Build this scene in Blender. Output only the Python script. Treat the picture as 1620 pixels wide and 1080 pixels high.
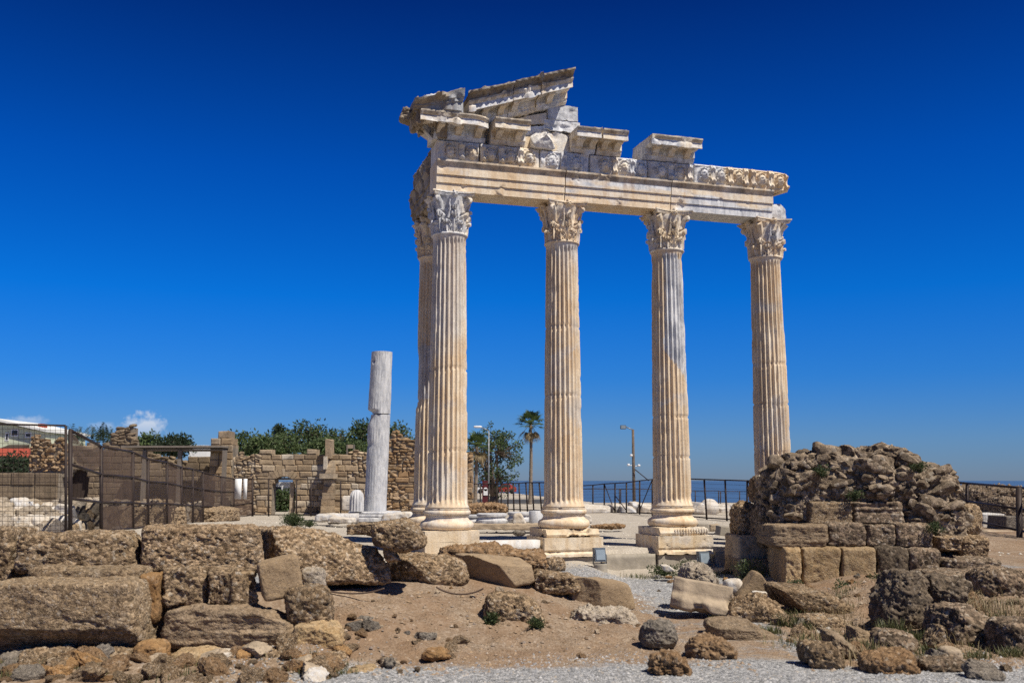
import bpy, math, random
import numpy as np
from mathutils import Vector, Matrix

for _o in list(bpy.data.objects):
    bpy.data.objects.remove(_o, do_unlink=True)
SC = bpy.context.scene
COL = SC.collection
PI = math.pi

# ------------------------------------------------------------------ camera
PITCH = math.radians(7.95)
CAMZ = 2.3
FPX = 1575.0
cam_data = bpy.data.cameras.new("camera")
cam_data.lens = 35.0
cam_data.sensor_width = 36.0
cam_data.clip_start = 0.1
cam_data.clip_end = 60000
cam_data.dof.use_dof = True
cam_data.dof.focus_distance = 26.5
cam_data.dof.aperture_fstop = 1.5
cam = bpy.data.objects.new("camera", cam_data)
COL.objects.link(cam)
cam.location = (0, 0, CAMZ)
cam.rotation_euler = (PI / 2 + PITCH, 0, 0)
SC.camera = cam

# ------------------------------------------------------------------ sun and sky
SUN = Vector((0.508, -0.456, 1.0)).normalized()
sun_data = bpy.data.lights.new("sun", 'SUN')
sun_data.energy = 5.0
sun_data.angle = math.radians(0.53)
sun_data.color = (1.0, 0.93, 0.82)
sun = bpy.data.objects.new("sun", sun_data)
COL.objects.link(sun)
sun.rotation_euler = SUN.to_track_quat('Z', 'Y').to_euler()
sun.location = (20, -20, 40)

world = bpy.data.worlds.new("World")
SC.world = world
world.use_nodes = True
_nt = world.node_tree
_nt.nodes.clear()


def N(nt, typ, **kw):
    n = nt.nodes.new(typ)
    for k, v in kw.items():
        if k in n.inputs.keys():
            n.inputs[k].default_value = v
        else:
            setattr(n, k, v)
    return n


def LK(nt, a, b):
    nt.links.new(a, b)


def ramp(nt, fac, stops, interp='LINEAR'):
    r = nt.nodes.new('ShaderNodeValToRGB')
    r.color_ramp.interpolation = interp
    el = r.color_ramp.elements
    while len(el) > 1:
        el.remove(el[-1])
    el[0].position = stops[0][0]
    c = stops[0][1]
    el[0].color = (c, c, c, 1) if isinstance(c, (int, float)) else (*c, 1)
    for p, c in stops[1:]:
        e = el.new(p)
        e.color = (c, c, c, 1) if isinstance(c, (int, float)) else (*c, 1)
    if fac is not None:
        nt.links.new(fac, r.inputs[0])
    return r.outputs[0]


def mth(nt, op, a, b=None, c=None, clamp=False):
    n = nt.nodes.new('ShaderNodeMath')
    n.operation = op
    n.use_clamp = clamp
    for i, v in enumerate((a, b, c)):
        if v is None:
            continue
        if isinstance(v, (int, float)):
            n.inputs[i].default_value = v
        else:
            nt.links.new(v, n.inputs[i])
    return n.outputs[0]


def mixc(nt, fac, a, b, blend='MIX'):
    n = nt.nodes.new('ShaderNodeMix')
    n.data_type = 'RGBA'
    n.blend_type = blend
    n.clamp_factor = True
    for i, v in ((0, fac), (6, a), (7, b)):
        if isinstance(v, (int, float)):
            n.inputs[i].default_value = v
        elif isinstance(v, tuple):
            n.inputs[i].default_value = (*v, 1)
        else:
            nt.links.new(v, n.inputs[i])
    return n.outputs[2]


sky = N(_nt, 'ShaderNodeTexSky')
sky.sky_type = 'NISHITA'
sky.sun_disc = False
sky.sun_elevation = math.asin(SUN.z)
sky.sun_rotation = math.atan2(SUN.x, SUN.y)
sky.altitude = 0
sky.air_density = 1.0
sky.dust_density = 0.15
sky.ozone_density = 2.5
_tc = N(_nt, 'ShaderNodeTexCoord')
_sep = N(_nt, 'ShaderNodeSeparateXYZ')
LK(_nt, _tc.outputs['Generated'], _sep.inputs[0])
# the sky's own deepening of blue with height over the sea horizon (a polarised, dry spring sky)
tint = ramp(_nt, _sep.outputs[2], [(0.0, (0.135, 0.205, 0.40)), (0.04, (0.112, 0.222, 0.46)), (0.10, (0.044, 0.215, 0.54)), (0.18, (0.006, 0.215, 0.60)),
                                   (0.30, (0.002, 0.155, 0.52)), (0.45, (0.002, 0.070, 0.29)), (0.58, (0.075, 0.092, 0.14)), (1.0, (0.21, 0.21, 0.23))])
skyc = mixc(_nt, 1.0, sky.outputs[0], tint, 'MULTIPLY')


def cloud(colr, px, py, rx, ry, seed, dens):
    """a small far cumulus low over the horizon, placed by its bearing"""
    d = Vector(((px - 810) / FPX, math.cos(PITCH) - (540 - py) / FPX * math.sin(PITCH), math.sin(PITCH) + (540 - py) / FPX * math.cos(PITCH))).normalized()
    right = Vector((d.y, -d.x, 0)).normalized()
    up = right.cross(d)
    v1 = N(_nt, 'ShaderNodeVectorMath', operation='DOT_PRODUCT')
    v1.inputs[1].default_value = right
    v2 = N(_nt, 'ShaderNodeVectorMath', operation='DOT_PRODUCT')
    v2.inputs[1].default_value = up
    v3 = N(_nt, 'ShaderNodeVectorMath', operation='DOT_PRODUCT')
    v3.inputs[1].default_value = d
    for v in (v1, v2, v3):
        LK(_nt, _tc.outputs['Generated'], v.inputs[0])
    a = mth(_nt, 'DIVIDE', v1.outputs['Value'], rx)
    b = mth(_nt, 'DIVIDE', v2.outputs['Value'], ry)
    r = mth(_nt, 'SQRT', mth(_nt, 'ADD', mth(_nt, 'POWER', a, 2.0), mth(_nt, 'POWER', b, 2.0)))
    nz = N(_nt, 'ShaderNodeTexNoise')
    nz.inputs['Scale'].default_value = 90
    nz.inputs['Detail'].default_value = 6
    nz.inputs['Roughness'].default_value = 0.62
    mp = N(_nt, 'ShaderNodeMapping')
    mp.inputs['Location'].default_value = (seed, seed * 2, 0)
    LK(_nt, _tc.outputs['Generated'], mp.inputs[0])
    LK(_nt, mp.outputs[0], nz.inputs['Vector'])
    m = mth(_nt, 'SUBTRACT', mth(_nt, 'ADD', 1.0, mth(_nt, 'MULTIPLY', mth(_nt, 'SUBTRACT', nz.outputs[0], 0.5), 2.2)), r)
    # flat base: fade away below the centre line
    m = mth(_nt, 'MULTIPLY', mth(_nt, 'MULTIPLY', m, 1.6, clamp=True), dens)
    m = mth(_nt, 'MULTIPLY', m, mth(_nt, 'MULTIPLY_ADD', b, 0.55, 0.6, clamp=True))
    m = mth(_nt, 'MULTIPLY', m, mth(_nt, 'GREATER_THAN', v3.outputs['Value'], 0.0), clamp=True)
    return mixc(_nt, m, colr, (3.6, 3.9, 4.4))


skyc = cloud(skyc, 228, 677, 0.021, 0.015, 3.1, 1.0)
skyc = cloud(skyc, 38, 668, 0.022, 0.008, 7.7, 0.5)
skyc = cloud(skyc, 168, 676, 0.016, 0.007, 12.3, 0.35)
_bg = N(_nt, 'ShaderNodeBackground')
_bg.inputs['Strength'].default_value = 0.15
LK(_nt, skyc, _bg.inputs[0])
_out = N(_nt, 'ShaderNodeOutputWorld')
LK(_nt, _bg.outputs[0], _out.inputs[0])

SC.view_settings.view_transform = 'Standard'
SC.view_settings.look = 'None'
SC.view_settings.exposure = 0.3
SC.view_settings.gamma = 1.0
SC.render.engine = 'CYCLES'
SC.cycles.use_denoising = False
SC.cycles.max_bounces = 6
SC.cycles.transparent_max_bounces = 12

# ------------------------------------------------------------------ numpy noise
_MASK = np.uint32(0xFFFFFFFF)


def _hash(ix, iy, iz, seed):
    h = (ix.astype(np.int64) * 374761393 + iy.astype(np.int64) * 668265263 + iz.astype(np.int64) * 2147483647 + seed * 1274126177) & 0xFFFFFFFF
    h = ((h ^ (h >> 13)) * 1274126177) & 0xFFFFFFFF
    h = ((h ^ (h >> 16)) * 2246822519) & 0xFFFFFFFF
    h = h ^ (h >> 15)
    return h.astype(np.float64) / 4294967295.0


def vnoise(p, seed=0):
    p = np.asarray(p, float)
    i = np.floor(p).astype(np.int64)
    f = p - i
    f = f * f * f * (f * (f * 6 - 15) + 10)
    r = 0
    for dx in (0, 1):
        wx = f[:, 0] if dx else 1 - f[:, 0]
        for dy in (0, 1):
            wy = f[:, 1] if dy else 1 - f[:, 1]
            for dz in (0, 1):
                wz = f[:, 2] if dz else 1 - f[:, 2]
                r = r + wx * wy * wz * _hash(i[:, 0] + dx, i[:, 1] + dy, i[:, 2] + dz, seed)
    return r * 2 - 1


_ROT = np.array([[0.0, 0.8, 0.6], [-0.8, 0.36, -0.48], [-0.6, -0.48, 0.64]])


def fbm(p, octs=4, seed=0, gain=0.5):
    p = np.asarray(p, float)
    a, s, t = 1.0, 0, 0
    for k in range(octs):
        s = s + a * vnoise(p, seed + k * 17)
        t += a
        a *= gain
        p = (p @ _ROT) * 2.03 + 5.3
    return s / t * 1.4


def worley(p, seed=0):
    p = np.asarray(p, float)
    i = np.floor(p).astype(np.int64)
    best = np.full(len(p), 9.0)
    for dx in (-1, 0, 1):
        for dy in (-1, 0, 1):
            for dz in (-1, 0, 1):
                c = i + np.array([dx, dy, dz])
                q = np.stack([_hash(c[:, 0], c[:, 1], c[:, 2], seed + k * 101) for k in range(3)], 1) + c
                d = ((q - p) ** 2).sum(1)
                best = np.minimum(best, d)
    return np.sqrt(best)


def sstep(a, b, x):
    t = np.clip((np.asarray(x, float) - a) / (b - a), 0, 1)
    return t * t * (3 - 2 * t)


# ------------------------------------------------------------------ mesh helpers
class Geo:
    def __init__(self):
        self.v, self.f, self.a, self.n = [], [], [], 0

    def add(self, V, F, a=0.0):
        V = np.asarray(V, float).reshape(-1, 3)
        self.v.append(V)
        n = self.n
        if isinstance(F, np.ndarray):
            self.f.extend((F + n).tolist())
        else:
            self.f.extend([[i + n for i in r] for r in F])
        self.a.append(np.full(len(V), a) if np.isscalar(a) else np.asarray(a, float))
        self.n += len(V)
        return self

    def V(self):
        return np.concatenate(self.v) if self.v else np.zeros((0, 3))

    def setV(self, V):
        self.v = [V]
        self.a = [np.concatenate(self.a)]


def new_mesh(name, V, F, mat=None, smooth=True, attrs=None, sharp=None):
    me = bpy.data.meshes.new(name)
    me.from_pydata(np.asarray(V).tolist(), [], F if isinstance(F, list) else F.tolist())
    if attrs:
        for k, arr in attrs.items():
            at = me.attributes.new(k, 'FLOAT', 'POINT')
            at.data.foreach_set('value', np.asarray(arr, np.float32))
    if smooth:
        me.shade_smooth()
        if sharp:
            me.set_sharp_from_angle(angle=math.radians(sharp))
    if mat is not None:
        me.materials.append(mat)
    me.update()
    return me


def build(name, geo, mat, parent=None, loc=None, smooth=True, rot=None, sharp=None):
    V = geo.V()
    if loc is not None:
        V = V - np.asarray(loc, float)
    me = new_mesh(name, V, geo.f, mat, smooth, {'tone': np.concatenate(geo.a) if geo.a else []}, sharp)
    o = bpy.data.objects.new(name, me)
    COL.objects.link(o)
    if loc is not None:
        o.location = loc
    if rot is not None:
        o.rotation_euler = rot
    if parent is not None:
        o.parent = parent
    return o


def tag(o, label=None, cat=None, group=None, kind=None):
    if label:
        o['label'] = label
    if cat:
        o['category'] = cat
    if group:
        o['group'] = group
    if kind:
        o['kind'] = kind
    return o


def empty(name, loc, label, cat, group=None, rz=0):
    o = bpy.data.objects.new(name, None)
    COL.objects.link(o)
    o.location = loc
    o.rotation_euler = (0, 0, rz)
    o.empty_display_size = 0.3
    return tag(o, label, cat, group)


def box(x0, x1, y0, y1, z0, z1):
    V = np.array([[x0, y0, z0], [x1, y0, z0], [x1, y1, z0], [x0, y1, z0], [x0, y0, z1], [x1, y0, z1], [x1, y1, z1], [x0, y1, z1]])
    return V, [[0, 3, 2, 1], [4, 5, 6, 7], [0, 1, 5, 4], [1, 2, 6, 5], [2, 3, 7, 6], [3, 0, 4, 7]]


def tube(pts, rad, n=8, cap=True):
    pts = np.asarray(pts, float)
    if np.isscalar(rad):
        rad = [rad] * len(pts)
    V, F = [], []
    ref = np.array([0.31, 0.17, 0.93])
    for k, p in enumerate(pts):
        t = pts[min(k + 1, len(pts) - 1)] - pts[max(k - 1, 0)]
        t = t / (np.linalg.norm(t) + 1e-9)
        a = ref - t * (ref @ t)
        if np.linalg.norm(a) < 1e-3:
            a = np.cross(t, [0.9, 0.3, 0.1])
        a = a / np.linalg.norm(a)
        b = np.cross(t, a)
        ref = a
        for j in range(n):
            an = 2 * PI * j / n
            V.append(p + rad[k] * (math.cos(an) * a + math.sin(an) * b))
    for k in range(len(pts) - 1):
        for j in range(n):
            j2 = (j + 1) % n
            F.append([k * n + j, k * n + j2, (k + 1) * n + j2, (k + 1) * n + j])
    if cap:
        F.append(list(range(n))[::-1])
        F.append([(len(pts) - 1) * n + j for j in range(n)])
    return np.array(V), F


def lathe(prof, n=48, closed_top=True):
    """prof: list of (r, z) from bottom to top"""
    V, F = [], []
    for r, z in prof:
        for j in range(n):
            a = 2 * PI * j / n
            V.append((r * math.cos(a), r * math.sin(a), z))
    for k in range(len(prof) - 1):
        for j in range(n):
            j2 = (j + 1) % n
            F.append([k * n + j, k * n + j2, (k + 1) * n + j2, (k + 1) * n + j])
    if closed_top:
        F.append([(len(prof) - 1) * n + j for j in range(n)])
        F.append(list(range(n))[::-1])
    return np.array(V, float), F


_CG = {}


def cubegrid(n):
    if n in _CG:
        return _CG[n]
    ids, V, F = {}, [], []

    def vid(p):
        if p not in ids:
            ids[p] = len(V)
            V.append([2 * c / n - 1 for c in p])
        return ids[p]
    for ax in range(3):
        for side in (0, n):
            for i in range(n):
                for j in range(n):
                    q = []
                    for (u, w) in ((i, j), (i + 1, j), (i + 1, j + 1), (i, j + 1)):
                        p = [0, 0, 0]
                        p[ax] = side
                        p[(ax + 1) % 3] = u
                        p[(ax + 2) % 3] = w
                        q.append(vid(tuple(p)))
                    F.append(q if side == n else q[::-1])
    _CG[n] = (np.array(V, float), np.array(F))
    return _CG[n]


def vnormals(V, F):
    F = np.asarray(F)
    n = np.zeros_like(V)
    fn = np.cross(V[F[:, 2]] - V[F[:, 0]], V[F[:, 3]] - V[F[:, 1]])
    for k in range(4):
        np.add.at(n, F[:, k], fn)
    return n / (np.linalg.norm(n, axis=1, keepdims=True) + 1e-12)


# ------------------------------------------------------------------ from picture bearings to the place
CP, SP = math.cos(PITCH), math.sin(PITCH)


def at(px, py, Y):
    """the point at distance Y ahead of the viewpoint that is seen at (px, py) of the 1620 wide photograph"""
    b = (540 - py) / FPX
    t = Y / (CP - b * SP)
    return np.array([(px - 810) / FPX * t, Y, CAMZ + (SP + b * CP) * t])


def atz(px, py, z):
    b = (540 - py) / FPX
    t = (z - CAMZ) / (SP + b * CP)
    return np.array([(px - 810) / FPX * t, (CP - b * SP) * t, z])


def xat(px, Y, z=0.5):
    return (px - 810) / FPX * (Y * CP + (z - CAMZ) * SP)


def zat(py, Y):
    return at(810, py, Y)[2]
# ------------------------------------------------------------------ materials
def mat_new(name):
    m = bpy.data.materials.new(name)
    m.use_nodes = True
    nt = m.node_tree
    b = nt.nodes['Principled BSDF']
    b.inputs['Roughness'].default_value = 0.9
    b.inputs['Specular IOR Level'].default_value = 0.25
    return m, nt, b


def coords(nt, scale=(1, 1, 1), rnd=False, world_pos=False):
    if world_pos:
        src = N(nt, 'ShaderNodeNewGeometry').outputs['Position']
    else:
        src = N(nt, 'ShaderNodeTexCoord').outputs['Object']
    if rnd:
        oi = N(nt, 'ShaderNodeObjectInfo')
        ad = N(nt, 'ShaderNodeVectorMath', operation='MULTIPLY_ADD')
        ad.inputs[1].default_value = (37.0, 53.0, 71.0)
        LK(nt, oi.outputs['Random'], ad.inputs[0])
        LK(nt, src, ad.inputs[2])
        src = ad.outputs[0]
    if scale != (1, 1, 1):
        mp = N(nt, 'ShaderNodeMapping')
        mp.inputs['Scale'].default_value = scale
        LK(nt, src, mp.inputs[0])
        src = mp.outputs[0]
    return src


def noise(nt, vec, scale, detail=5, rough=0.6, dist=0.0):
    n = N(nt, 'ShaderNodeTexNoise')
    n.inputs['Scale'].default_value = scale
    n.inputs['Detail'].default_value = detail
    n.inputs['Roughness'].default_value = rough
    n.inputs['Distortion'].default_value = dist
    LK(nt, vec, n.inputs['Vector'])
    return n.outputs[0]


def voro(nt, vec, scale, feature='F1', out='Distance', rnd=1.0):
    n = N(nt, 'ShaderNodeTexVoronoi')
    n.feature = feature
    n.inputs['Scale'].default_value = scale
    n.inputs['Randomness'].default_value = rnd
    LK(nt, vec, n.inputs['Vector'])
    return n.outputs[out]


def attr(nt, name):
    n = N(nt, 'ShaderNodeAttribute')
    n.attribute_name = name
    return n.outputs['Fac']


def bump(nt, bsdf, h, dist=0.02, strength=1.0):
    b = N(nt, 'ShaderNodeBump')
    b.inputs['Strength'].default_value = strength
    b.inputs['Distance'].default_value = dist
    LK(nt, h, b.inputs['Height'])
    LK(nt, b.outputs[0], bsdf.inputs['Normal'])


def mat_marble(name, warm=(0.62, 0.47, 0.29), pale=(0.68, 0.57, 0.42), grey=(0.60, 0.60, 0.60), patch=0.35, grime=0.35, stain=0.3, rnd=False, bdist=0.012):
    """weathered marble: warm patina, grey bare stone where the attribute 'tone' says the stone is fresh, dark lichen, rust streaks"""
    m, nt, b = mat_new(name)
    P = coords(nt, rnd=rnd)
    PS = coords(nt, (1, 1, 0.13), rnd=rnd)
    n1 = noise(nt, P, 1.3, 5, 0.6)
    n2 = noise(nt, PS, 7.0, 5, 0.65)
    c = mixc(nt, ramp(nt, n1, [(0.35, 0.0), (0.65, 1.0)]), warm, pale)
    c = mixc(nt, mth(nt, 'MULTIPLY', ramp(nt, n2, [(0.42, 0.0), (0.62, 1.0)]), 0.55), c, tuple(x * k for x, k in zip(warm, (0.82, 0.72, 0.58))))
    g = mth(nt, 'MULTIPLY', ramp(nt, noise(nt, P, 0.9, 6, 0.62, 0.6), [(0.52, 0.0), (0.60, 1.0)]), patch)
    g = mth(nt, 'MAXIMUM', g, attr(nt, 'tone'), clamp=True)
    veins = ramp(nt, noise(nt, coords(nt, (1, 1, 0.25), rnd=rnd), 5.0, 6, 0.7, 1.2), [(0.40, (grey[0] * 0.62, grey[1] * 0.64, grey[2] * 0.68)), (0.56, grey), (0.75, tuple(min(1, x * 1.18) for x in grey))])
    c = mixc(nt, g, c, veins)
    st = mth(nt, 'MULTIPLY', ramp(nt, noise(nt, PS, 3.1, 6, 0.7), [(0.56, 0.0), (0.70, 1.0)]), stain)
    c = mixc(nt, st, c, (0.40, 0.20, 0.07))
    gr = mth(nt, 'MULTIPLY', ramp(nt, noise(nt, P, 4.2, 8, 0.72), [(0.54, 0.0), (0.68, 1.0)]), grime)
    c = mixc(nt, gr, c, (0.12, 0.10, 0.085))
    crust = mth(nt, 'MULTIPLY', mth(nt, 'MULTIPLY', attr(nt, 'tone'), -1.0, clamp=True), ramp(nt, noise(nt, P, 5.5, 6, 0.7), [(0.34, 0.35), (0.58, 1.0)]))
    c = mixc(nt, crust, c, (0.15, 0.13, 0.11))
    fine = noise(nt, P, 38, 4, 0.6)
    c = mixc(nt, 0.45, c, ramp(nt, fine, [(0.3, 0.5), (0.7, 1.12)]), 'MULTIPLY')
    LK(nt, c, b.inputs['Base Color'])
    b.inputs['Roughness'].default_value = 0.8
    pits = ramp(nt, voro(nt, P, 16), [(0.05, 0.0), (0.28, 1.0)])
    h = mth(nt, 'ADD', mth(nt, 'MULTIPLY', noise(nt, P, 22, 6, 0.7), 1.0), mth(nt, 'MULTIPLY', pits, 0.35))
    bump(nt, b, h, bdist, 0.9)
    return m


def mat_rock(name, c1, c2, peb=0.72, pebscale=19, dark=(0.06, 0.05, 0.04), lich=(0.42, 0.38, 0.32), lichen=0.22, bdist=0.03, rnd=True, stripe=0.0):
    """coarse shelly conglomerate: matrix of two browns, pebbles of their own colours, grey lichen and dark weathering crust"""
    m, nt, b = mat_new(name)
    P = coords(nt, rnd=rnd)
    n1 = noise(nt, P, 1.7, 6, 0.65)
    c = mixc(nt, ramp(nt, n1, [(0.36, 0.0), (0.64, 1.0)]), c1, c2)
    if stripe:
        ws = noise(nt, coords(nt, (0.6, 0.6, 9.0), rnd=rnd), 1.6, 5, 0.6)
        c = mixc(nt, mth(nt, 'MULTIPLY', ramp(nt, ws, [(0.42, 0.0), (0.6, 1.0)]), stripe), c, dark)
    warp = N(nt, 'ShaderNodeVectorMath', operation='MULTIPLY_ADD')
    nzv = N(nt, 'ShaderNodeTexNoise')
    nzv.inputs['Scale'].default_value = 9
    LK(nt, P, nzv.inputs['Vector'])
    LK(nt, nzv.outputs['Color'], warp.inputs[0])
    warp.inputs[1].default_value = (0.08, 0.08, 0.08)
    LK(nt, P, warp.inputs[2])
    W_ = warp.outputs[0]
    vc = N(nt, 'ShaderNodeTexVoronoi')
    vc.inputs['Scale'].default_value = pebscale
    LK(nt, W_, vc.inputs['Vector'])
    sepc = N(nt, 'ShaderNodeSeparateColor')
    LK(nt, vc.outputs['Color'], sepc.inputs[0])
    pc = ramp(nt, sepc.outputs[0], [(0.0, tuple(x * 0.30 for x in c1)), (0.3, tuple(x * 0.80 for x in c1)), (0.6, c2), (0.85, tuple(min(0.7, x * 1.5) for x in c2)), (1.0, (0.60, 0.56, 0.49))])
    c = mixc(nt, peb, c, pc)
    lc = mth(nt, 'MULTIPLY', ramp(nt, noise(nt, P, 3.3, 7, 0.72), [(0.52, 0.0), (0.66, 1.0)]), lichen)
    c = mixc(nt, lc, c, lich)
    dk = mth(nt, 'MULTIPLY', ramp(nt, noise(nt, P, 6.5, 7, 0.75), [(0.56, 0.0), (0.70, 1.0)]), 0.65)
    c = mixc(nt, dk, c, dark)
    fine = noise(nt, P, 60, 4, 0.6)
    c = mixc(nt, 0.5, c, ramp(nt, fine, [(0.3, 0.35), (0.7, 1.0)]), 'MULTIPLY')
    oi = N(nt, 'ShaderNodeObjectInfo')
    c = mixc(nt, 1.0, c, ramp(nt, oi.outputs['Random'], [(0.0, (0.68, 0.63, 0.57)), (0.35, (0.96, 0.88, 0.78)), (0.7, (0.84, 0.79, 0.73)), (1.0, (1.05, 0.97, 0.88))]), 'MULTIPLY')
    LK(nt, c, b.inputs['Base Color'])
    b.inputs['Roughness'].default_value = 0.95
    h = mth(nt, 'ADD', mth(nt, 'MULTIPLY', mth(nt, 'SUBTRACT', 1.0, vc.outputs['Distance']), 0.45), mth(nt, 'MULTIPLY', noise(nt, P, 17, 7, 0.75), 1.0))
    h = mth(nt, 'SUBTRACT', h, mth(nt, 'MULTIPLY', ramp(nt, noise(nt, P, 11, 5, 0.7), [(0.56, 0.0), (0.68, 1.0)]), 0.7))
    bump(nt, b, h, bdist, 1.0)
    return m


def mat_plain(name, c, rough=0.8, metal=0.0, var=0.25, scale=6.0, bd=0.004, rnd=False):
    m, nt, b = mat_new(name)
    P = coords(nt, rnd=rnd)
    n = noise(nt, P, scale, 6, 0.65)
    c2 = tuple(x * (1 - var) for x in c)
    LK(nt, mixc(nt, ramp(nt, n, [(0.35, 0.0), (0.65, 1.0)]), c2, c), b.inputs['Base Color'])
    b.inputs['Roughness'].default_value = rough
    b.inputs['Metallic'].default_value = metal
    bump(nt, b, noise(nt, P, scale * 6, 5, 0.65), bd, 0.7)
    return m


def mat_wall(name, cols, mortar=(0.30, 0.25, 0.19), bd=0.03, grime=0.4):
    """masonry: every block carries its own random 'tone' that picks the colour of its stone; tone below zero is mortar"""
    m, nt, b = mat_new(name)
    P = coords(nt, world_pos=True)
    t = attr(nt, 'tone')
    k = len(cols) - 1
    c = ramp(nt, t, [(i / k, col) for i, col in enumerate(cols)])
    c = mixc(nt, mth(nt, 'LESS_THAN', t, -0.5), c, mortar)
    n = noise(nt, P, 2.2, 7, 0.7)
    c = mixc(nt, 0.75, c, ramp(nt, n, [(0.3, 0.40), (0.68, 1.15)]), 'MULTIPLY')
    g = mth(nt, 'MULTIPLY', ramp(nt, noise(nt, P, 0.8, 7, 0.7), [(0.5, 0.0), (0.68, 1.0)]), grime)
    c = mixc(nt, g, c, (0.10, 0.085, 0.07))
    c = mixc(nt, 0.4, c, ramp(nt, noise(nt, P, 14, 4, 0.6), [(0.3, 0.4), (0.7, 1.1)]), 'MULTIPLY')
    LK(nt, c, b.inputs['Base Color'])
    b.inputs['Roughness'].default_value = 0.95
    bump(nt, b, noise(nt, P, 9, 7, 0.75), bd, 1.0)
    return m


def mat_leaf(name, c1, c2, trans=0.25):
    m, nt, b = mat_new(name)
    t = attr(nt, 'tone')
    LK(nt, mixc(nt, t, c1, c2), b.inputs['Base Color'])
    b.inputs['Roughness'].default_value = 0.55
    b.inputs['Specular IOR Level'].default_value = 0.3
    tr = N(nt, 'ShaderNodeBsdfTranslucent')
    LK(nt, mixc(nt, t, tuple(x * 1.3 for x in c1), tuple(x * 1.3 for x in c2)), tr.inputs[0])
    mx = N(nt, 'ShaderNodeMixShader')
    mx.inputs[0].default_value = trans
    LK(nt, b.outputs[0], mx.inputs[1])
    LK(nt, tr.outputs[0], mx.inputs[2])
    LK(nt, mx.outputs[0], nt.nodes['Material Output'].inputs[0])
    return m


def mat_net(name, c, alpha):
    m, nt, b = mat_new(name)
    P = coords(nt, world_pos=True)
    LK(nt, mixc(nt, ramp(nt, noise(nt, P, 3, 4), [(0.35, 0.0), (0.65, 1.0)]), c, tuple(x * 0.75 for x in c)), b.inputs['Base Color'])
    tp = N(nt, 'ShaderNodeBsdfTransparent')
    mx = N(nt, 'ShaderNodeMixShader')
    LK(nt, mth(nt, 'MULTIPLY_ADD', noise(nt, P, 1.1, 3), 0.4, alpha - 0.2, clamp=True), mx.inputs[0])
    LK(nt, tp.outputs[0], mx.inputs[1])
    LK(nt, b.outputs[0], mx.inputs[2])
    LK(nt, mx.outputs[0], nt.nodes['Material Output'].inputs[0])
    return m


M = {}
M['marble'] = mat_marble('weathered_marble', warm=(0.66, 0.53, 0.36), pale=(0.76, 0.66, 0.51), patch=0.4, rnd=True)
M['marble_shaft'] = mat_marble('column_marble', warm=(0.68, 0.53, 0.36), pale=(0.78, 0.68, 0.53), grey=(0.64, 0.64, 0.64), patch=0.40, grime=0.22, stain=0.36, bdist=0.006, rnd=True)
M['marble_top'] = mat_marble('bleached_marble', warm=(0.70, 0.59, 0.43), pale=(0.82, 0.75, 0.63), grey=(0.70, 0.70, 0.70), patch=0.6, grime=0.65, stain=0.35, bdist=0.010, rnd=True)
M['marble_dark'] = mat_marble('grime_shade_marble', warm=(0.27, 0.21, 0.15), pale=(0.40, 0.34, 0.26), grey=(0.36, 0.36, 0.36), patch=0.5, grime=0.95, stain=0.2)  # grime of the gutters, plus shade of the side faces painted into the colour
M['marble_white'] = mat_marble('white_marble', warm=(0.54, 0.48, 0.40), pale=(0.62, 0.59, 0.54), grey=(0.58, 0.58, 0.585), patch=0.8, grime=0.45, stain=0.12, rnd=True)
M['marble_vein'] = mat_marble('grey_veined_marble', warm=(0.60, 0.58, 0.55), pale=(0.64, 0.63, 0.61), grey=(0.54, 0.545, 0.555), patch=1.0, grime=0.15, stain=0.05)
M['conglo'] = mat_rock('shelly_conglomerate', (0.27, 0.19, 0.115), (0.43, 0.33, 0.22), bdist=0.045, pebscale=23)
M['conglo_dark'] = mat_rock('dark_conglomerate', (0.16, 0.125, 0.09), (0.29, 0.225, 0.165), lichen=0.25)
M['conglo_fine'] = mat_rock('fine_conglomerate', (0.28, 0.205, 0.13), (0.41, 0.32, 0.215), peb=0.6, pebscale=36, bdist=0.024, lichen=0.3)
M['strata'] = mat_rock('layered_sandstone', (0.28, 0.21, 0.14), (0.40, 0.315, 0.22), peb=0.25, pebscale=40, stripe=0.35, bdist=0.022)
M['sandstone'] = mat_rock('smooth_sandstone', (0.32, 0.24, 0.155), (0.41, 0.32, 0.215), peb=0.12, pebscale=50, lichen=0.12, bdist=0.010)
M['ochre'] = mat_rock('ochre_limestone', (0.40, 0.285, 0.155), (0.54, 0.42, 0.27), peb=0.22, pebscale=30, lichen=0.3, bdist=0.02)
M['orange'] = mat_rock('orange_sandstone', (0.33, 0.19, 0.085), (0.42, 0.27, 0.13), peb=0.25, lichen=0.1, bdist=0.02)
M['clod'] = mat_rock('earthy_clod', (0.26, 0.165, 0.09), (0.36, 0.25, 0.15), peb=0.4, lichen=0.15)
M['greyrock'] = mat_rock('grey_boulder', (0.20, 0.18, 0.16), (0.33, 0.31, 0.28), peb=0.3, lichen=0.4)
M['blackrock'] = mat_rock('black_crust_rock', (0.10, 0.082, 0.065), (0.21, 0.17, 0.125), peb=0.4, lichen=0.18)
M['pile'] = mat_rock('rubble_core', (0.25, 0.195, 0.14), (0.42, 0.35, 0.27), peb=0.7, pebscale=9, rnd=False, lichen=0.3, bdist=0.04)
M['steel'] = mat_plain('dark_fence_steel', (0.045, 0.032, 0.028), 0.6, 0.3, 0.4)
M['galv'] = mat_plain('galvanised_pole', (0.27, 0.28, 0.28), 0.5, 0.4)
M['wood'] = mat_plain('weathered_beam', (0.20, 0.17, 0.14), 0.9)
M['darkwood'] = mat_plain('dark_door_wood', (0.05, 0.035, 0.028), 0.8)
M['white'] = mat_plain('white_paint', (0.75, 0.75, 0.74), 0.6, 0, 0.1)
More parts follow.
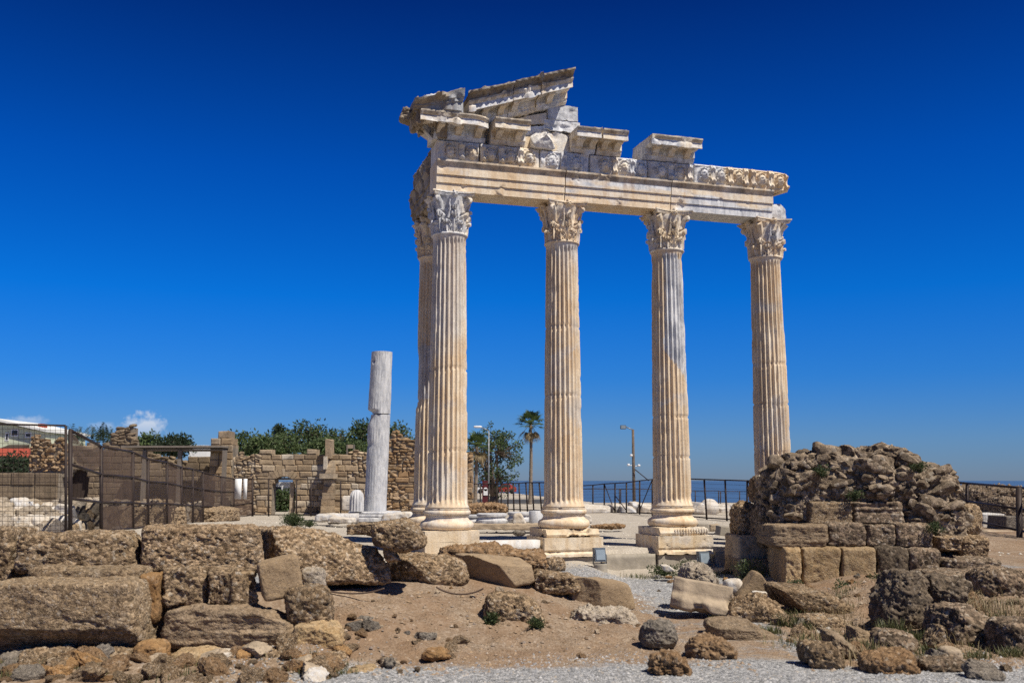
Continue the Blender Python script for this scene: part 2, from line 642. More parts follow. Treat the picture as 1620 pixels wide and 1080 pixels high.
M['lamp'] = mat_plain('lamp_grey', (0.13, 0.15, 0.17), 0.4, 0.2)
M['glass'] = mat_plain('lamp_glass', (0.25, 0.30, 0.34), 0.15, 0, 0.2)
M['concrete'] = mat_plain('grey_concrete', (0.36, 0.32, 0.26), 0.95, 0, 0.35, 3.0, 0.012)
M['lowwall'] = mat_plain('tan_kerb_stone', (0.42, 0.33, 0.23), 0.95, 0, 0.4, 3.0, 0.02)
M['render_green'] = mat_plain('pale_green_render', (0.55, 0.58, 0.42), 0.9, 0, 0.12)
M['render_white'] = mat_plain('white_render', (0.68, 0.68, 0.65), 0.9, 0, 0.12)
M['red'] = mat_plain('red_tiles', (0.40, 0.08, 0.045), 0.8, 0, 0.35, 9)
M['pane'] = mat_plain('window_dark', (0.04, 0.05, 0.06), 0.2)
M['trunk'] = mat_plain('tree_bark', (0.17, 0.13, 0.10), 0.95, 0, 0.5, 5, 0.02)
M['palmtrunk'] = mat_plain('palm_bark', (0.26, 0.21, 0.16), 0.95, 0, 0.45, 8, 0.02)
M['carred'] = mat_plain('red_car_paint', (0.36, 0.05, 0.04), 0.3)
M['maroon'] = mat_plain('maroon_paint', (0.10, 0.02, 0.025), 0.5)
M['rubber'] = mat_plain('black_rubber', (0.02, 0.02, 0.02), 0.8)
M['cable'] = mat_plain('dark_cable', (0.09, 0.06, 0.045), 0.8)
M['leaf'] = mat_leaf('fig_leaf', (0.028, 0.052, 0.022), (0.10, 0.14, 0.05))
M['leaf_olive'] = mat_leaf('olive_leaf', (0.05, 0.08, 0.03), (0.12, 0.16, 0.06))
M['leaf_dark'] = mat_leaf('dark_leaf', (0.015, 0.028, 0.016), (0.045, 0.07, 0.03))
M['palm'] = mat_leaf('palm_leaf', (0.03, 0.055, 0.02), (0.10, 0.14, 0.045))
M['palmdead'] = mat_leaf('dry_palm_leaf', (0.16, 0.11, 0.05), (0.28, 0.21, 0.10))
M['grass'] = mat_leaf('spring_grass', (0.045, 0.060, 0.020), (0.17, 0.16, 0.07))
M['straw'] = mat_leaf('dry_grass', (0.16, 0.12, 0.06), (0.36, 0.29, 0.17))
M['weed'] = mat_leaf('dusty_weed', (0.028, 0.048, 0.018), (0.085, 0.105, 0.04))
M['net'] = mat_net('brown_shade_net', (0.10, 0.066, 0.048), 0.74)
M['net_thin'] = mat_net('thin_brown_net', (0.10, 0.068, 0.050), 0.38)
M['wall'] = mat_wall('ashlar_wall', [(0.25, 0.18, 0.115), (0.40, 0.30, 0.19), (0.33, 0.245, 0.16), (0.50, 0.40, 0.28), (0.36, 0.25, 0.145), (0.56, 0.49, 0.39)])
M['wall_red'] = mat_wall('rubble_wall', [(0.24, 0.145, 0.075), (0.36, 0.24, 0.13), (0.30, 0.19, 0.10), (0.48, 0.36, 0.24), (0.34, 0.22, 0.12), (0.40, 0.30, 0.19)])
M['wall_dark'] = mat_wall('dark_ashlar_wall', [(0.17, 0.125, 0.085), (0.25, 0.19, 0.125), (0.21, 0.155, 0.10), (0.29, 0.22, 0.15)])
M['paleheap'] = mat_rock('pale_marble_rubble', (0.40, 0.34, 0.26), (0.58, 0.53, 0.46), peb=0.2, lichen=0.3, bdist=0.03)


def mat_ground():
    m, nt, b = mat_new('ground')
    P = coords(nt, world_pos=True)
    dirt, pale = attr(nt, 'dirt'), attr(nt, 'pale')

    def grain(scale, lo, mid, hi):
        v = N(nt, 'ShaderNodeTexVoronoi')
        v.inputs['Scale'].default_value = scale
        LK(nt, P, v.inputs['Vector'])
        s = N(nt, 'ShaderNodeSeparateColor')
        LK(nt, v.outputs['Color'], s.inputs[0])
        return ramp(nt, s.outputs[0], [(0.0, lo), (0.5, mid), (1.0, hi)]), v.outputs['Distance']
    g, gd = grain(34, (0.12, 0.12, 0.12), (0.27, 0.27, 0.27), (0.50, 0.49, 0.48))
    d, dd = grain(30, (0.15, 0.105, 0.072), (0.29, 0.215, 0.15), (0.50, 0.43, 0.35))
    n = noise(nt, P, 1.2, 8, 0.7)
    nf = noise(nt, P, 8, 6, 0.7)
    d = mixc(nt, 0.65, d, ramp(nt, nf, [(0.3, (0.19, 0.135, 0.09)), (0.7, (0.35, 0.265, 0.185))]))
    pl = mixc(nt, ramp(nt, noise(nt, P, 26, 3, 0.7), [(0.4, 0.0), (0.6, 1.0)]), (0.38, 0.335, 0.275), (0.50, 0.45, 0.38))
    pl = mixc(nt, ramp(nt, noise(nt, P, 0.35, 6, 0.65), [(0.42, 0.0), (0.62, 0.55)]), pl, (0.38, 0.33, 0.27))
    edge = mth(nt, 'MULTIPLY', mth(nt, 'SUBTRACT', mth(nt, 'ADD', n, mth(nt, 'MULTIPLY', nf, 0.5)), 0.75), 1.3)
    d = mixc(nt, ramp(nt, noise(nt, P, 0.7, 6, 0.65, 0.5), [(0.40, 0.0), (0.62, 0.75)]), d, mixc(nt, nf, (0.16, 0.095, 0.055), (0.29, 0.19, 0.115)))
    kd = ramp(nt, mth(nt, 'ADD', dirt, edge), [(0.35, 0.0), (0.65, 1.0)])
    kp = ramp(nt, mth(nt, 'ADD', pale, edge), [(0.35, 0.0), (0.65, 1.0)])
    c = mixc(nt, kd, mixc(nt, kp, g, pl), d)
    c = mixc(nt, 0.4, c, ramp(nt, n, [(0.3, 0.6), (0.7, 1.1)]), 'MULTIPLY')
    LK(nt, c, b.inputs['Base Color'])
    b.inputs['Roughness'].default_value = 1.0
    b.inputs['Specular IOR Level'].default_value = 0.1
    h = mth(nt, 'ADD', mth(nt, 'MULTIPLY', mth(nt, 'SUBTRACT', 1.0, gd), 0.5), mth(nt, 'MULTIPLY', nf, 1.5))
    bump(nt, b, h, 0.03, 0.9)
    return m


def mat_sea():
    m, nt, b = mat_new('sea')
    P = coords(nt, (0.35, 1.0, 1), world_pos=True)
    n = noise(nt, P, 0.25, 6, 0.6)
    LK(nt, mixc(nt, ramp(nt, noise(nt, P, 0.01, 4), [(0.4, 0.0), (0.6, 1.0)]), (0.050, 0.095, 0.155), (0.062, 0.108, 0.170)), b.inputs['Base Color'])
    b.inputs['Roughness'].default_value = 0.35
    b.inputs['Specular IOR Level'].default_value = 0.3
    bump(nt, b, n, 0.5, 0.6)
    return m


M['ground'] = mat_ground()
M['sea'] = mat_sea()
# ------------------------------------------------------------------ terrain
PHI = math.atan2(2.73, 9.08)
C1X, C1Y = -1.66, 25.8
TX, TY = math.cos(PHI), math.sin(PHI)


def yloc(X, Y):
    return -(X - C1X) * TY + (Y - C1Y) * TX


def wall_y(X):
    return np.interp(X, [-14, -6, -4, -2.5, -1, 0.5, 1.5, 2.6], [13.2, 13.6, 14.2, 15.6, 17, 17.6, 18, 18.4])


def zt(X, Y, rough=True):
    X = np.asarray(X, float)
    Y = np.asarray(Y, float)
    wy = wall_y(X)
    beh = Y - wy
    base = np.interp(X, [-6, -4, -3.3, -2.6, -1, 0, 1, 2.3], [0.0, 0.02, 0.20, 0.48, 0.50, 0.42, 0.2, 0.0])
    wx = 1 - sstep(1.6, 2.8, X)
    bk = np.interp(X, [-3.5, -1, 0.3, 1.2], [0.62, 0.62, 0.5, 0.3])
    z = wx * (base * sstep(-3.8, 0.1, beh) + (bk - base) * sstep(0.1, 0.8, beh) + (0.3 - bk) * sstep(2.5, 6, beh))
    yl = yloc(X, Y)
    k = sstep(-0.62, -0.40, yl)
    z = z + (0.5 - z) * k
    z = z + 0.32 * sstep(5.2, 8.0, X) * sstep(13.6, 16, Y) * (1 - k)
    left = sstep(-6, -10, X)
    z = z + left * np.interp(Y, [18, 26, 45, 60], [0.0, 0.5, 0.0, -0.2])
    shore = np.interp(X, [-60, -34, -24, -14, 0, 7], [900, 400, 220, 160, 150, 84])
    z = z - 5.5 * sstep(0, 7, Y - shore)
    if rough:
        P = np.stack([X, Y, np.zeros_like(X)], 1)
        near = 1 - sstep(40, 80, Y)
        dirt = wx * sstep(-4.5, -3, beh) * (1 - sstep(-0.3, 0.6, beh)) + sstep(4.2, 5.5, X) * sstep(13, 14.5, Y) * (1 - sstep(21, 23, Y))
        z = z + near * (0.035 * fbm(P * 0.55, 4, 3) + 0.012 * fbm(P * 3.1, 3, 5) + dirt * (0.06 * fbm(P * 1.8, 4, 9) + 0.045 * fbm(P * 5.5, 4, 12)))
    return z


def z1(X, Y):
    return float(zt(np.array([X]), np.array([Y]), True)[0])


def make_terrain():
    xs = np.concatenate([-np.geomspace(9, 1500, 34)[::-1], np.linspace(-8.9, 9.4, 200), np.geomspace(9.6, 1500, 40)])
    ys = np.concatenate([[-60, -20, 0, 6, 8, 9.5, 10.5], np.linspace(11, 20, 110), np.linspace(20.15, 29, 60), np.linspace(29.3, 60, 60), np.geomspace(61, 170, 44), np.geomspace(175, 1500, 24)])
    Xg, Yg = np.meshgrid(xs, ys)
    X, Y = Xg.ravel(), Yg.ravel()
    Z = zt(X, Y)
    nx, ny = len(xs), len(ys)
    idx = np.arange(nx * ny).reshape(ny, nx)
    F = np.stack([idx[:-1, :-1], idx[:-1, 1:], idx[1:, 1:], idx[1:, :-1]], -1).reshape(-1, 4)
    wy = wall_y(X)
    beh = Y - wy
    yl = yloc(X, Y)
    d1 = (1 - sstep(1.7, 3.4, X)) * sstep(12.2, 13.6, Y) * (1 - sstep(1.6, 3.0, beh))
    d1 = np.maximum(d1, 0.62 * (1 - sstep(3.5, 4.5, X)) * sstep(12.8, 13.8, Y) * (1 - sstep(17.0, 18.4, Y)))
    d2 = sstep(3.4, 4.8, X) * sstep(12.2, 13.4, Y) * (1 - sstep(22, 24, Y))
    d3 = (1 - sstep(-3.2, -2.0, X)) * (1 - sstep(17, 19, Y))
    d4 = sstep(10.5, 12, X) * sstep(16, 18, Y) * (1 - sstep(40, 50, Y))
    dirt = np.maximum.reduce([d1, d2, d3, d4])
    pale = sstep(-4.5, -0.8, yl)
    me = new_mesh('ground', np.stack([X, Y, Z], 1), F, M['ground'], True, {'dirt': dirt, 'pale': pale})
    o = bpy.data.objects.new('ground', me)
    COL.objects.link(o)
    tag(o, kind='structure')
    V, F = box(-30000, 30000, 60, 45000, -30, -2.2)
    tag(build('sea', Geo().add(V, F), M['sea'], smooth=False), kind='structure')


make_terrain()
# ------------------------------------------------------------------ the temple: columns and entablature
# local frame: x along the front (0 at the corner column), y back from it, z up
TEMPLE = empty('temple_ruin', (C1X, C1Y, 0), 'tall marble temple corner with fluted columns carrying a broken carved entablature', 'temple ruin', rz=PHI)
ZB, ZTOP = 1.07, 9.83          # foot of the column base, underside of the architrave
Z_SH0, Z_SH1 = 1.60, 8.71      # shaft


def rough(V, amp, freq, seed, octs=4):
    return amp * fbm(V * freq, octs, seed)


def weather(V, F, a_low, a_fine, seed, chip=0.0, cthr=0.25):
    """push the skin in and out along its normals; chip knocks pieces off"""
    Vn = np.zeros_like(V)
    for f in F:
        p = V[f]
        n = np.cross(p[1] - p[0], p[2] - p[0]) if len(f) == 3 else np.cross(p[2] - p[0], p[3] - p[1])
        Vn[f] += n
    Vn /= (np.linalg.norm(Vn, axis=1, keepdims=True) + 1e-9)
    d = rough(V, a_low, 1.7, seed) + rough(V, a_fine, 9.0, seed + 5)
    if chip:
        c = fbm(V * 3.2, 5, seed + 11)
        d = d - chip * np.clip((c - cthr) * 3, 0, 1)
    return V + Vn * d[:, None]


def extrude(prof, xs, closed=True, shear=0.0, shape=None, mould=None):
    """sweep a closed (y,z) profile along x; returns quads plus two end caps"""
    prof = np.asarray(prof, float)
    n = len(prof)
    V = []
    for x in xs:
        for (y, z) in prof:
            V.append((x, y, z + shear * (x - xs[0])))
    V = np.array(V)
    F = []
    for k in range(len(xs) - 1):
        for j in range(n):
            j2 = (j + 1) % n
            F.append([k * n + j, k * n + j2, (k + 1) * n + j2, (k + 1) * n + j])
    F.append(list(range(n))[::-1])
    F.append([(len(xs) - 1) * n + j for j in range(n)])
    return V, F


def densify(prof, step):
    out = []
    n = len(prof)
    for i in range(n):
        a, b = np.array(prof[i], float), np.array(prof[(i + 1) % n], float)
        k = max(1, int(np.linalg.norm(b - a) / step))
        for j in range(k):
            out.append(a + (b - a) * j / k)
    return np.array(out)


def swept(prof, x0, x1, step=0.05, shear=0.0, a_low=0.012, a_fine=0.008, seed=0, chip=0.05, cthr=0.3):
    xs = np.linspace(x0, x1, max(2, int((x1 - x0) / step)))
    V, F = extrude(densify(prof, step), xs, shear=shear)
    return weather(V, F, a_low, a_fine, seed, chip, cthr), F


NFL = 24


def shaft_geo(seed, tonef, dmgf=None, joints=(), z0=Z_SH0, z1_=Z_SH1, r0=0.52, r1=0.432, nz=150):
    per = 12
    nt_ = NFL * per
    th = np.arange(nt_) / nt_ * 2 * PI
    u = (np.arange(nt_) % per) / per
    zz = np.linspace(0, 1, nz)
    T, Zn = np.meshgrid(th, zz)
    U = np.tile(u, (nz, 1))
    Z = z0 + Zn * (z1_ - z0)
    R = r0 + (r1 - r0) * (Zn ** 1.35)
    R = R + 0.05 * np.exp(-((Z - z0) / 0.07) ** 2) + 0.045 * np.exp(-((Z - z1_) / 0.05) ** 2)
    fl = np.where((U > 0.10), np.sin(PI * np.clip((U - 0.10) / 0.90, 0, 1)) ** 0.55, 0)
    ends = sstep(0.10, 0.22, Z - z0 - 0.06 * (1 - np.sin(PI * U))) * sstep(0.10, 0.20, z1_ - Z - 0.05 * (1 - np.sin(PI * U)))
    depth = 0.080 * fl * ends
    P = np.stack([np.cos(T).ravel() * 0.5, np.sin(T).ravel() * 0.5, Z.ravel()], 1)
    chip = np.clip((fbm(P * np.array([5, 5, 2.2]), 5, seed) - 0.20) * 3, 0, 1).reshape(Z.shape)
    edge = 1 - fl
    depth = depth + 0.020 * chip * edge * ends
    wear = np.clip((fbm(P * np.array([2.1, 2.1, 0.5]), 4, seed + 3) - 0.42) * 3.2, 0, 1).reshape(Z.shape)
    flat = 0.040
    depth = depth * (1 - wear * 0.5) + flat * wear * 0.5 * ends
    if dmgf is not None:
        depth = depth + dmgf(T, Z, P).reshape(Z.shape)
    for zj in joints:
        zjj = zj + 0.02 * np.sin(T * 2 + seed)
        depth = depth + 0.035 * np.exp(-((Z - zjj) / 0.020) ** 2)
    R = R - depth + 0.003 * fbm(P * np.array([9, 9, 5]), 3, seed + 9).reshape(Z.shape)
    V = np.stack([R * np.cos(T), R * np.sin(T), Z], -1).reshape(-1, 3)
    idx = np.arange(nz * nt_).reshape(nz, nt_)
    F = np.stack([idx[:-1], np.roll(idx[:-1], -1, 1), np.roll(idx[1:], -1, 1), idx[1:]], -1).reshape(-1, 4)
    F = F.tolist() + [idx[-1].tolist(), idx[0][::-1].tolist()]
    tone = tonef(T, Z, P).ravel()
    return Geo().add(V, F, tone)


def base_geo(seed):
    # plinthless attic base: torus, scotia, torus
    def arc(rc, zc, r, a0, a1, n=7):
        return [(rc + r * math.cos(math.radians(a0 + (a1 - a0) * i / n)), zc + r * math.sin(math.radians(a0 + (a1 - a0) * i / n))) for i in range(n + 1)]
    p = [(0.0, ZB), (0.60, ZB)] + arc(0.575, ZB + 0.115, 0.115, -80, 80) + [(0.575, ZB + 0.245), (0.565, ZB + 0.26)]
    p += [(0.548, ZB + 0.285), (0.542, ZB + 0.315), (0.555, ZB + 0.345), (0.575, ZB + 0.355)] + arc(0.545, ZB + 0.425, 0.065, -80, 80) + [(0.565, ZB + 0.495), (0.57, ZB + 0.525), (0.50, ZB + 0.54)]
    V, F = lathe(p, 72)
    P = V.copy()
    c = np.clip((fbm(P * 3.1, 5, seed) - 0.35) * 3, 0, 1) * 0.03
    r = np.hypot(V[:, 0], V[:, 1]) + 1e-9
    k = 1 + (0.008 * fbm(P * 6, 4, seed + 2) - c) / r
    V[:, 0] *= k
    V[:, 1] *= k
    return Geo().add(V, F)


def leaf_strip(z0, h, r_at, th0, width, curl, seed):
    """an acanthus leaf that climbs the bell and curls over"""
    nv, nu = 19, 11
    V = []
    for i in range(nv):
        v = i / (nv - 1)
        up = min(v, 0.78) / 0.78
        z = z0 + h * (math.sin(up * PI / 2) ** 0.95)
        out = 0.040 + 0.035 * up
        if v > 0.62:
            k = (v - 0.62) / 0.38
            out += curl * math.sin(k * PI * 0.62)
            z -= 0.30 * h * (k ** 2.2)
        r = r_at(min(z, ZTOP)) + out
        w = width * (0.70 + 0.42 * math.sin(PI * min(1, v * 0.85 + 0.05))) * (1 - 0.5 * max(0, v - 0.72) / 0.28)
        w *= 1 + 0.26 * math.cos(v * 2 * PI * 4.5)
        for j in range(nu):
            u = -1 + 2 * j / (nu - 1)
            th = th0 + u * w / max(r, 0.3)
            rr = r + 0.030 * (1 - abs(u)) ** 2 - 0.018 * (abs(u) ** 2) + 0.026 * math.cos(u * PI * 3)
            V.append((rr * math.cos(th), rr * math.sin(th), z - 0.03 * u * u))
    F = []
    for i in range(nv - 1):
        for j in range(nu - 1):
            a = i * nu + j
            F.append([a, a + 1, a + nu + 1, a + nu])
    V = np.array(V)
    c = V.copy()
    rr = np.hypot(c[:, 0], c[:, 1])
    c[:, :2] *= ((rr - 0.030) / rr)[:, None]
    n = len(V)
    F2 = [[q + n for q in f[::-1]] for f in F]
    rim = [i * nu for i in range(nv)] + [(nv - 1) * nu + j for j in range(1, nu)] + [i * nu + nu - 1 for i in range(nv - 2, -1, -1)]
    F3 = [[rim[k + 1], rim[k], rim[k] + n, rim[k + 1] + n] for k in range(len(rim) - 1)]
    return np.concatenate([V, c]), F + F2 + F3


def capital_geo(seed, worn=0.5, corner_off=()):
    rng = random.Random(seed)
    g = Geo()
    zc0, zc1 = Z_SH1, ZTOP
    H = zc1 - zc0
    hb = H - 0.13

    def r_at(z):
        t = (z - zc0) / hb
        t = max(0, min(1.05, t))
        return 0.395 + 0.025 * worn + 0.02 * t + 0.12 * max(0, t - 0.55) ** 1.5 * 2.2
    prof = [(0.40, zc0 - 0.035), (0.462, zc0 - 0.035), (0.482, zc0 - 0.012), (0.482, zc0 + 0.012), (0.455, zc0 + 0.035)]
    prof += [(r_at(zc0 + hb * t), zc0 + hb * t) for t in np.linspace(0.06, 1.0, 22)]
    V, F = lathe(prof, 96)
    r = np.hypot(V[:, 0], V[:, 1])
    k0 = V[:, 2] > zc0 + 0.05
    d = (0.012 + 0.030 * worn) * fbm(V * 7.5, 5, seed) * k0
    V[:, :2] *= (1 + d / r)[:, None]
    g.add(V, F, 0.0)
    for row in range(2):
        for k in range(8):
            if rng.random() < worn * 0.22:
                continue
            th = (k + 0.5 * row) * PI / 4 + PI / 8
            h = (0.33, 0.60)[row] * (1 - 0.25 * worn * rng.random())
            V, F = leaf_strip(zc0 + 0.035, h, r_at, th, (0.128, 0.110)[row], (0.055, 0.060)[row] * (1 - 0.6 * worn * rng.random()), seed)
            V = V + ((0.006 + 0.016 * worn) * fbm(V * 9, 3, seed + k))[:, None] * np.array([1, 1, 0.4])
            g.add(V, F, 0.0)
    # heavy corner stalks that lean out under the points of the abacus, with what is left of their scrolls
    for k in range(4):
        a = PI / 4 + k * PI / 2
        ca, sa = math.cos(a), math.sin(a)
        pts, rad = [], []
        for i in range(9):
            t = i / 8
            rr = 0.40 + 0.23 * t ** 3.2
            pts.append((rr * ca, rr * sa, zc0 + 0.30 + 0.66 * t ** 0.85))
            rad.append(0.055 + 0.045 * t * (1 - 0.2 * t))
        V, F = tube(pts, rad, 9)
        V = V + 0.035 * fbm(V * 7, 4, seed + 40)[:, None]
        g.add(V, F, 0.0)
        if k in corner_off:
            continue
        V, F = cubegrid(7)
        q = V / np.linalg.norm(V, axis=1, keepdims=True) * np.array([0.085, 0.06, 0.095])
        q = np.stack([q[:, 0] * ca - q[:, 1] * sa, q[:, 0] * sa + q[:, 1] * ca, q[:, 2]], 1) + np.array([0.62 * ca, 0.62 * sa, zc1 - 0.215])
        q = q + 0.02 * fbm(q * 9, 4, seed + 44)[:, None]
        g.add(q, F, 0.0)
    # inner tendrils and flower on each face
    for k in range(4):
        a = k * PI / 2
        for s in (-1, 1):
            pts = []
            for t in np.linspace(0, 1, 12):
                rr = r_at(zc0 + 0.45 + 0.42 * t) + 0.05 + 0.02 * t
                an = a + s * (0.30 - 0.10 * math.sin(t * PI) + 0.10 * max(0, t - 0.6) - 0.5 * max(0, t - 0.75))
                pts.append((rr * math.cos(an), rr * math.sin(an), zc0 + 0.40 + 0.50 * t - 0.10 * max(0, t - 0.8)))
            V, F = tube(pts, [0.034] * 6 + [0.028] * 6, 6)
            g.add(V + 0.008 * fbm(V * 9, 3, seed)[:, None], F, 0.0)
        V, F = cubegrid(6)
        q = V / (np.linalg.norm(V, axis=1, keepdims=True))
        q = q * (0.085 * (1 + 0.22 * np.cos(np.arctan2(q[:, 2], q[:, 0] * math.sin(a) + q[:, 1] * math.cos(a)) * 5)))[:, None]
        g.add(q + np.array([0.535 * math.cos(a), 0.535 * math.sin(a), zc1 - 0.085]), F, 0.0)
        V, F = leaf_strip(zc0 + 0.40, 0.34, r_at, a, 0.085, 0.06, seed)
        g.add(V, F, 0.0)
    # abacus: square with hollow sides, pointed cut corners and a grooved edge
    w, hol = 0.60, 0.15
    outl = []
    for k in range(4):
        a = k * PI / 2
        for i in range(15):
            u2 = (-1 + 2 * i / 14) * 0.93
            x = w * u2
            y = -w + hol * (1 - abs(u2) ** 1.7)
            outl.append((x * math.cos(a) - y * math.sin(a), x * math.sin(a) + y * math.cos(a)))
    outl = np.array(outl)
    V, F = [], []
    lay = [(0.84, zc1 - 0.135), (0.90, zc1 - 0.13), (0.935, zc1 - 0.10), (0.955, zc1 - 0.075), (0.955, zc1 - 0.068), (0.925, zc1 - 0.062), (0.925, zc1 - 0.052), (1.0, zc1 - 0.046), (1.0, zc1 - 0.006)]
    for s, z in lay:
        for x, y in outl:
            V.append((x * s, y * s, z))
    n = len(outl)
    for k in range(len(lay) - 1):
        for j in range(n):
            F.append([k * n + j, k * n + (j + 1) % n, (k + 1) * n + (j + 1) % n, (k + 1) * n + j])
    F.append([(len(lay) - 1) * n + j for j in range(n)])
    F.append(list(range(n))[::-1])
    V = np.array(V)
    c = fbm(V * 2.4, 4, seed + 70)
    V[:, :2] *= (1 - (0.04 + 0.12 * worn) * np.clip(c - 0.2, 0, 1) * 2)[:, None]
    V = V + (0.004 + 0.008 * worn) * fbm(V * 8, 3, seed + 71)[:, None]
    V[:, 2] = np.minimum(V[:, 2], zc1 - 0.005)
    g.add(V, F, 0.0)
    g.setV(g.V())
    g.a = [np.clip(fbm(g.V() * 1.6, 4, seed + 50) * 1.6 + (0.35 if seed == 21 else -0.25), 0, 0.9)]
    return g


def patch_tone(kind):
    def f(T, Z, P):
        nz = fbm(P * np.array([1.6, 1.6, 0.8]), 5, 77 + kind).reshape(T.shape)
        zn = (Z - Z_SH0) / (Z_SH1 - Z_SH0)
        face = np.cos(T + 1.3)          # towards the viewer
        if kind == 1:                    # corner column: bleached grey in its top third
            return np.clip((zn - 0.52 + nz * 0.25) * 4, 0, 1) * 0.50 * np.clip(0.5 + np.cos(T + 1.9), 0, 1)
        if kind == 2:
            return np.clip((zn - 0.70 + nz * 0.4) * 3, 0, 1) * 0.65 * np.clip(0.3 + np.cos(T + 0.9), 0, 1)
        if kind == 3:                    # grey spliced piece with a slanting lower edge
            cut = 0.53 - 0.075 * np.sin((T + 1.35) * 1.0) - 0.02 * nz
            top = 0.985 - 0.10 * np.clip(np.cos(T + 0.25), 0, 1) ** 4
            side = np.cos(T + 0.95) + 0.25 * nz > 0.18
            return ((zn > cut) & (zn < top) & side).astype(float) * 0.97
        if kind == 4:
            return np.clip((nz - 0.55) * 2, 0, 0.35)
        if kind == 5:
            return np.where((zn > 0.42) & (zn < 0.62 + 0.03 * nz) & (np.cos(T + 2.1) > -0.2), 0.75, np.clip((nz - 0.5) * 2, 0, 0.3))
        return np.zeros_like(T)
    return f


def dmg3(T, Z, P):
    zn = (Z - Z_SH0) / (Z_SH1 - Z_SH0)
    right = np.clip(np.cos(T - 0.1) * 2 - 0.9, 0, 1)
    return 0.045 * right * sstep(0.40, 0.46, zn) * (1 - sstep(0.97, 1, zn)) * np.clip(0.6 + 0.6 * fbm(P * 1.6, 3, 4).reshape(T.shape), 0, 1)


def dmg4(T, Z, P):
    zn = (Z - Z_SH0) / (Z_SH1 - Z_SH0)
    right = np.clip(np.cos(T - 0.25) * 2 - 0.8, 0, 1)
    return 0.06 * right * sstep(0.66, 0.74, zn) * (1 - sstep(0.97, 1, zn))


def dmg5(T, Z, P):
    zn = (Z - Z_SH0) / (Z_SH1 - Z_SH0)
    left = np.clip(np.cos(T - 2.9) * 2 - 0.8, 0, 1)
    return 0.05 * left * sstep(0.38, 0.40, zn) * (1 - sstep(0.58, 0.64, zn))


SP_ = 3.16
cols = [
    (0.0, 0.0, 1, None, (5.15, 3.05), 11, 0.25, 'fluted corner column bleached grey near its top'),
    (SP_, 0.0, 2, None, (4.55, 6.4), 12, 0.9, 'fluted column second from the corner with a worn top'),
    (2 * SP_, 0.0, 3, dmg3, (4.05, 2.95), 13, 0.55, 'fluted column spliced with a long grey slanting repair'),
    (3 * SP_, 0.0, 4, dmg4, (5.62, 4.45, 3.1), 14, 0.7, 'brown fluted column partly hidden behind the rubble pile'),
    (0.21, 2.8, 5, dmg5, (4.55,), 15, 0.6, 'shaded fluted column standing behind the corner column'),
]
for i, (cx, cy, kind, dmg, joints, seed, worn, lab) in enumerate(cols):
    c = bpy.data.objects.new('column', None)
    COL.objects.link(c)
    c.parent = TEMPLE
    c.location = (cx, cy, 0)
    c.rotation_euler = (0, 0, 0.0)
    c['label'] = lab
    build('shaft', shaft_geo(seed, patch_tone(kind), dmg, joints), M['marble_shaft'], c)
    build('base', base_geo(seed), M['marble_shaft'], c)
    build('capital', capital_geo(21 if i == 0 else seed + 30, worn, corner_off=(1,) if i == 0 else ((seed) % 4, (seed + 1) % 4)), M['marble_top'] if i in (0, 2) else M['marble_shaft'], c, sharp=38)
    # pedestals: moulded top course, block, spreading foot
    g = Geo()

    def ped(x0, x1, y0, y1, za, zb, s, chip=0.06, step=0.06):
        V, F = swept([(y0, za), (y1, za), (y1, zb), (y0, zb)], x0, x1, step, 0, 0.01, 0.006, s, chip, 0.35)
        g.add(V, F)
    if i == 0:
        ped(-0.72, 0.66, -0.74, 0.7, 0.80, 1.062, 31, 0.02)
        ped(-0.72, 0.66, -0.75, 0.7, 0.52, 0.797, 32, 0.02)
        ped(-0.80, 0.76, -0.80, 0.7, 0.0, 0.515, 33, 0.05)
    elif i in (1, 2, 3):
        V, F = swept([(-0.70, 0.86), (0.7, 0.86), (0.7, 1.06), (-0.66, 1.06), (-0.68, 1.0), (-0.74, 0.93), (-0.72, 0.87)], -0.72, 0.72, 0.05, 0, 0.015, 0.01, 41 + i, 0.08, 0.2)
        g.add(V, F)
        V, F = swept([(-0.66, 0.36), (0.7, 0.36), (0.7, 0.857), (-0.78, 0.857), (-0.78, 0.55), (-0.74, 0.50), (-0.80, 0.44), (-0.80, 0.37)], -0.80, 0.80, 0.05, 0, 0.012, 0.006, 51 + i, 0.06, 0.25)
        g.add(V, F)
        if i == 2:   # tongue ornament left on the moulding
            for k in range(13):
                V, F = cubegrid(4)
                g.add(V / np.linalg.norm(V, axis=1, keepdims=True) * np.array([0.030, 0.035, 0.085]) + np.array([-0.28 + k * 0.078, -0.73, 0.955]), F, 0.0)
    else:
        ped(-0.70, 0.70, -0.7, 0.7, 0.3, 1.06, 61)
    build('pedestal', g, M['marble'], c, sharp=38)
    if i in (1, 2, 3):
        g2 = Geo()
        V, F = swept([(-0.72, -0.25), (0.6, -0.25), (0.6, 0.355), (-0.72, 0.355)], -0.78, 0.74, 0.08, 0, 0.015, 0.01, 71 + i, 0.03)
        g2.add(V, F)
        build('foundation', g2, M['concrete'], c, sharp=38)

# ---- architrave: three stepped fasciae and a crown, in three blocks on the front and one on the side
def arch_prof(d=0.42, back=0.42):
    return [(back, 9.832), (back, 10.655), (-d - 0.125, 10.655), (-d - 0.13, 10.60), (-d - 0.09, 10.55), (-d - 0.055, 10.49), (-d - 0.05, 10.475),
            (-d - 0.05, 10.262), (-d - 0.012, 10.258), (-d - 0.012, 10.050), (-d + 0.026, 10.046), (-d + 0.026, 9.832)]


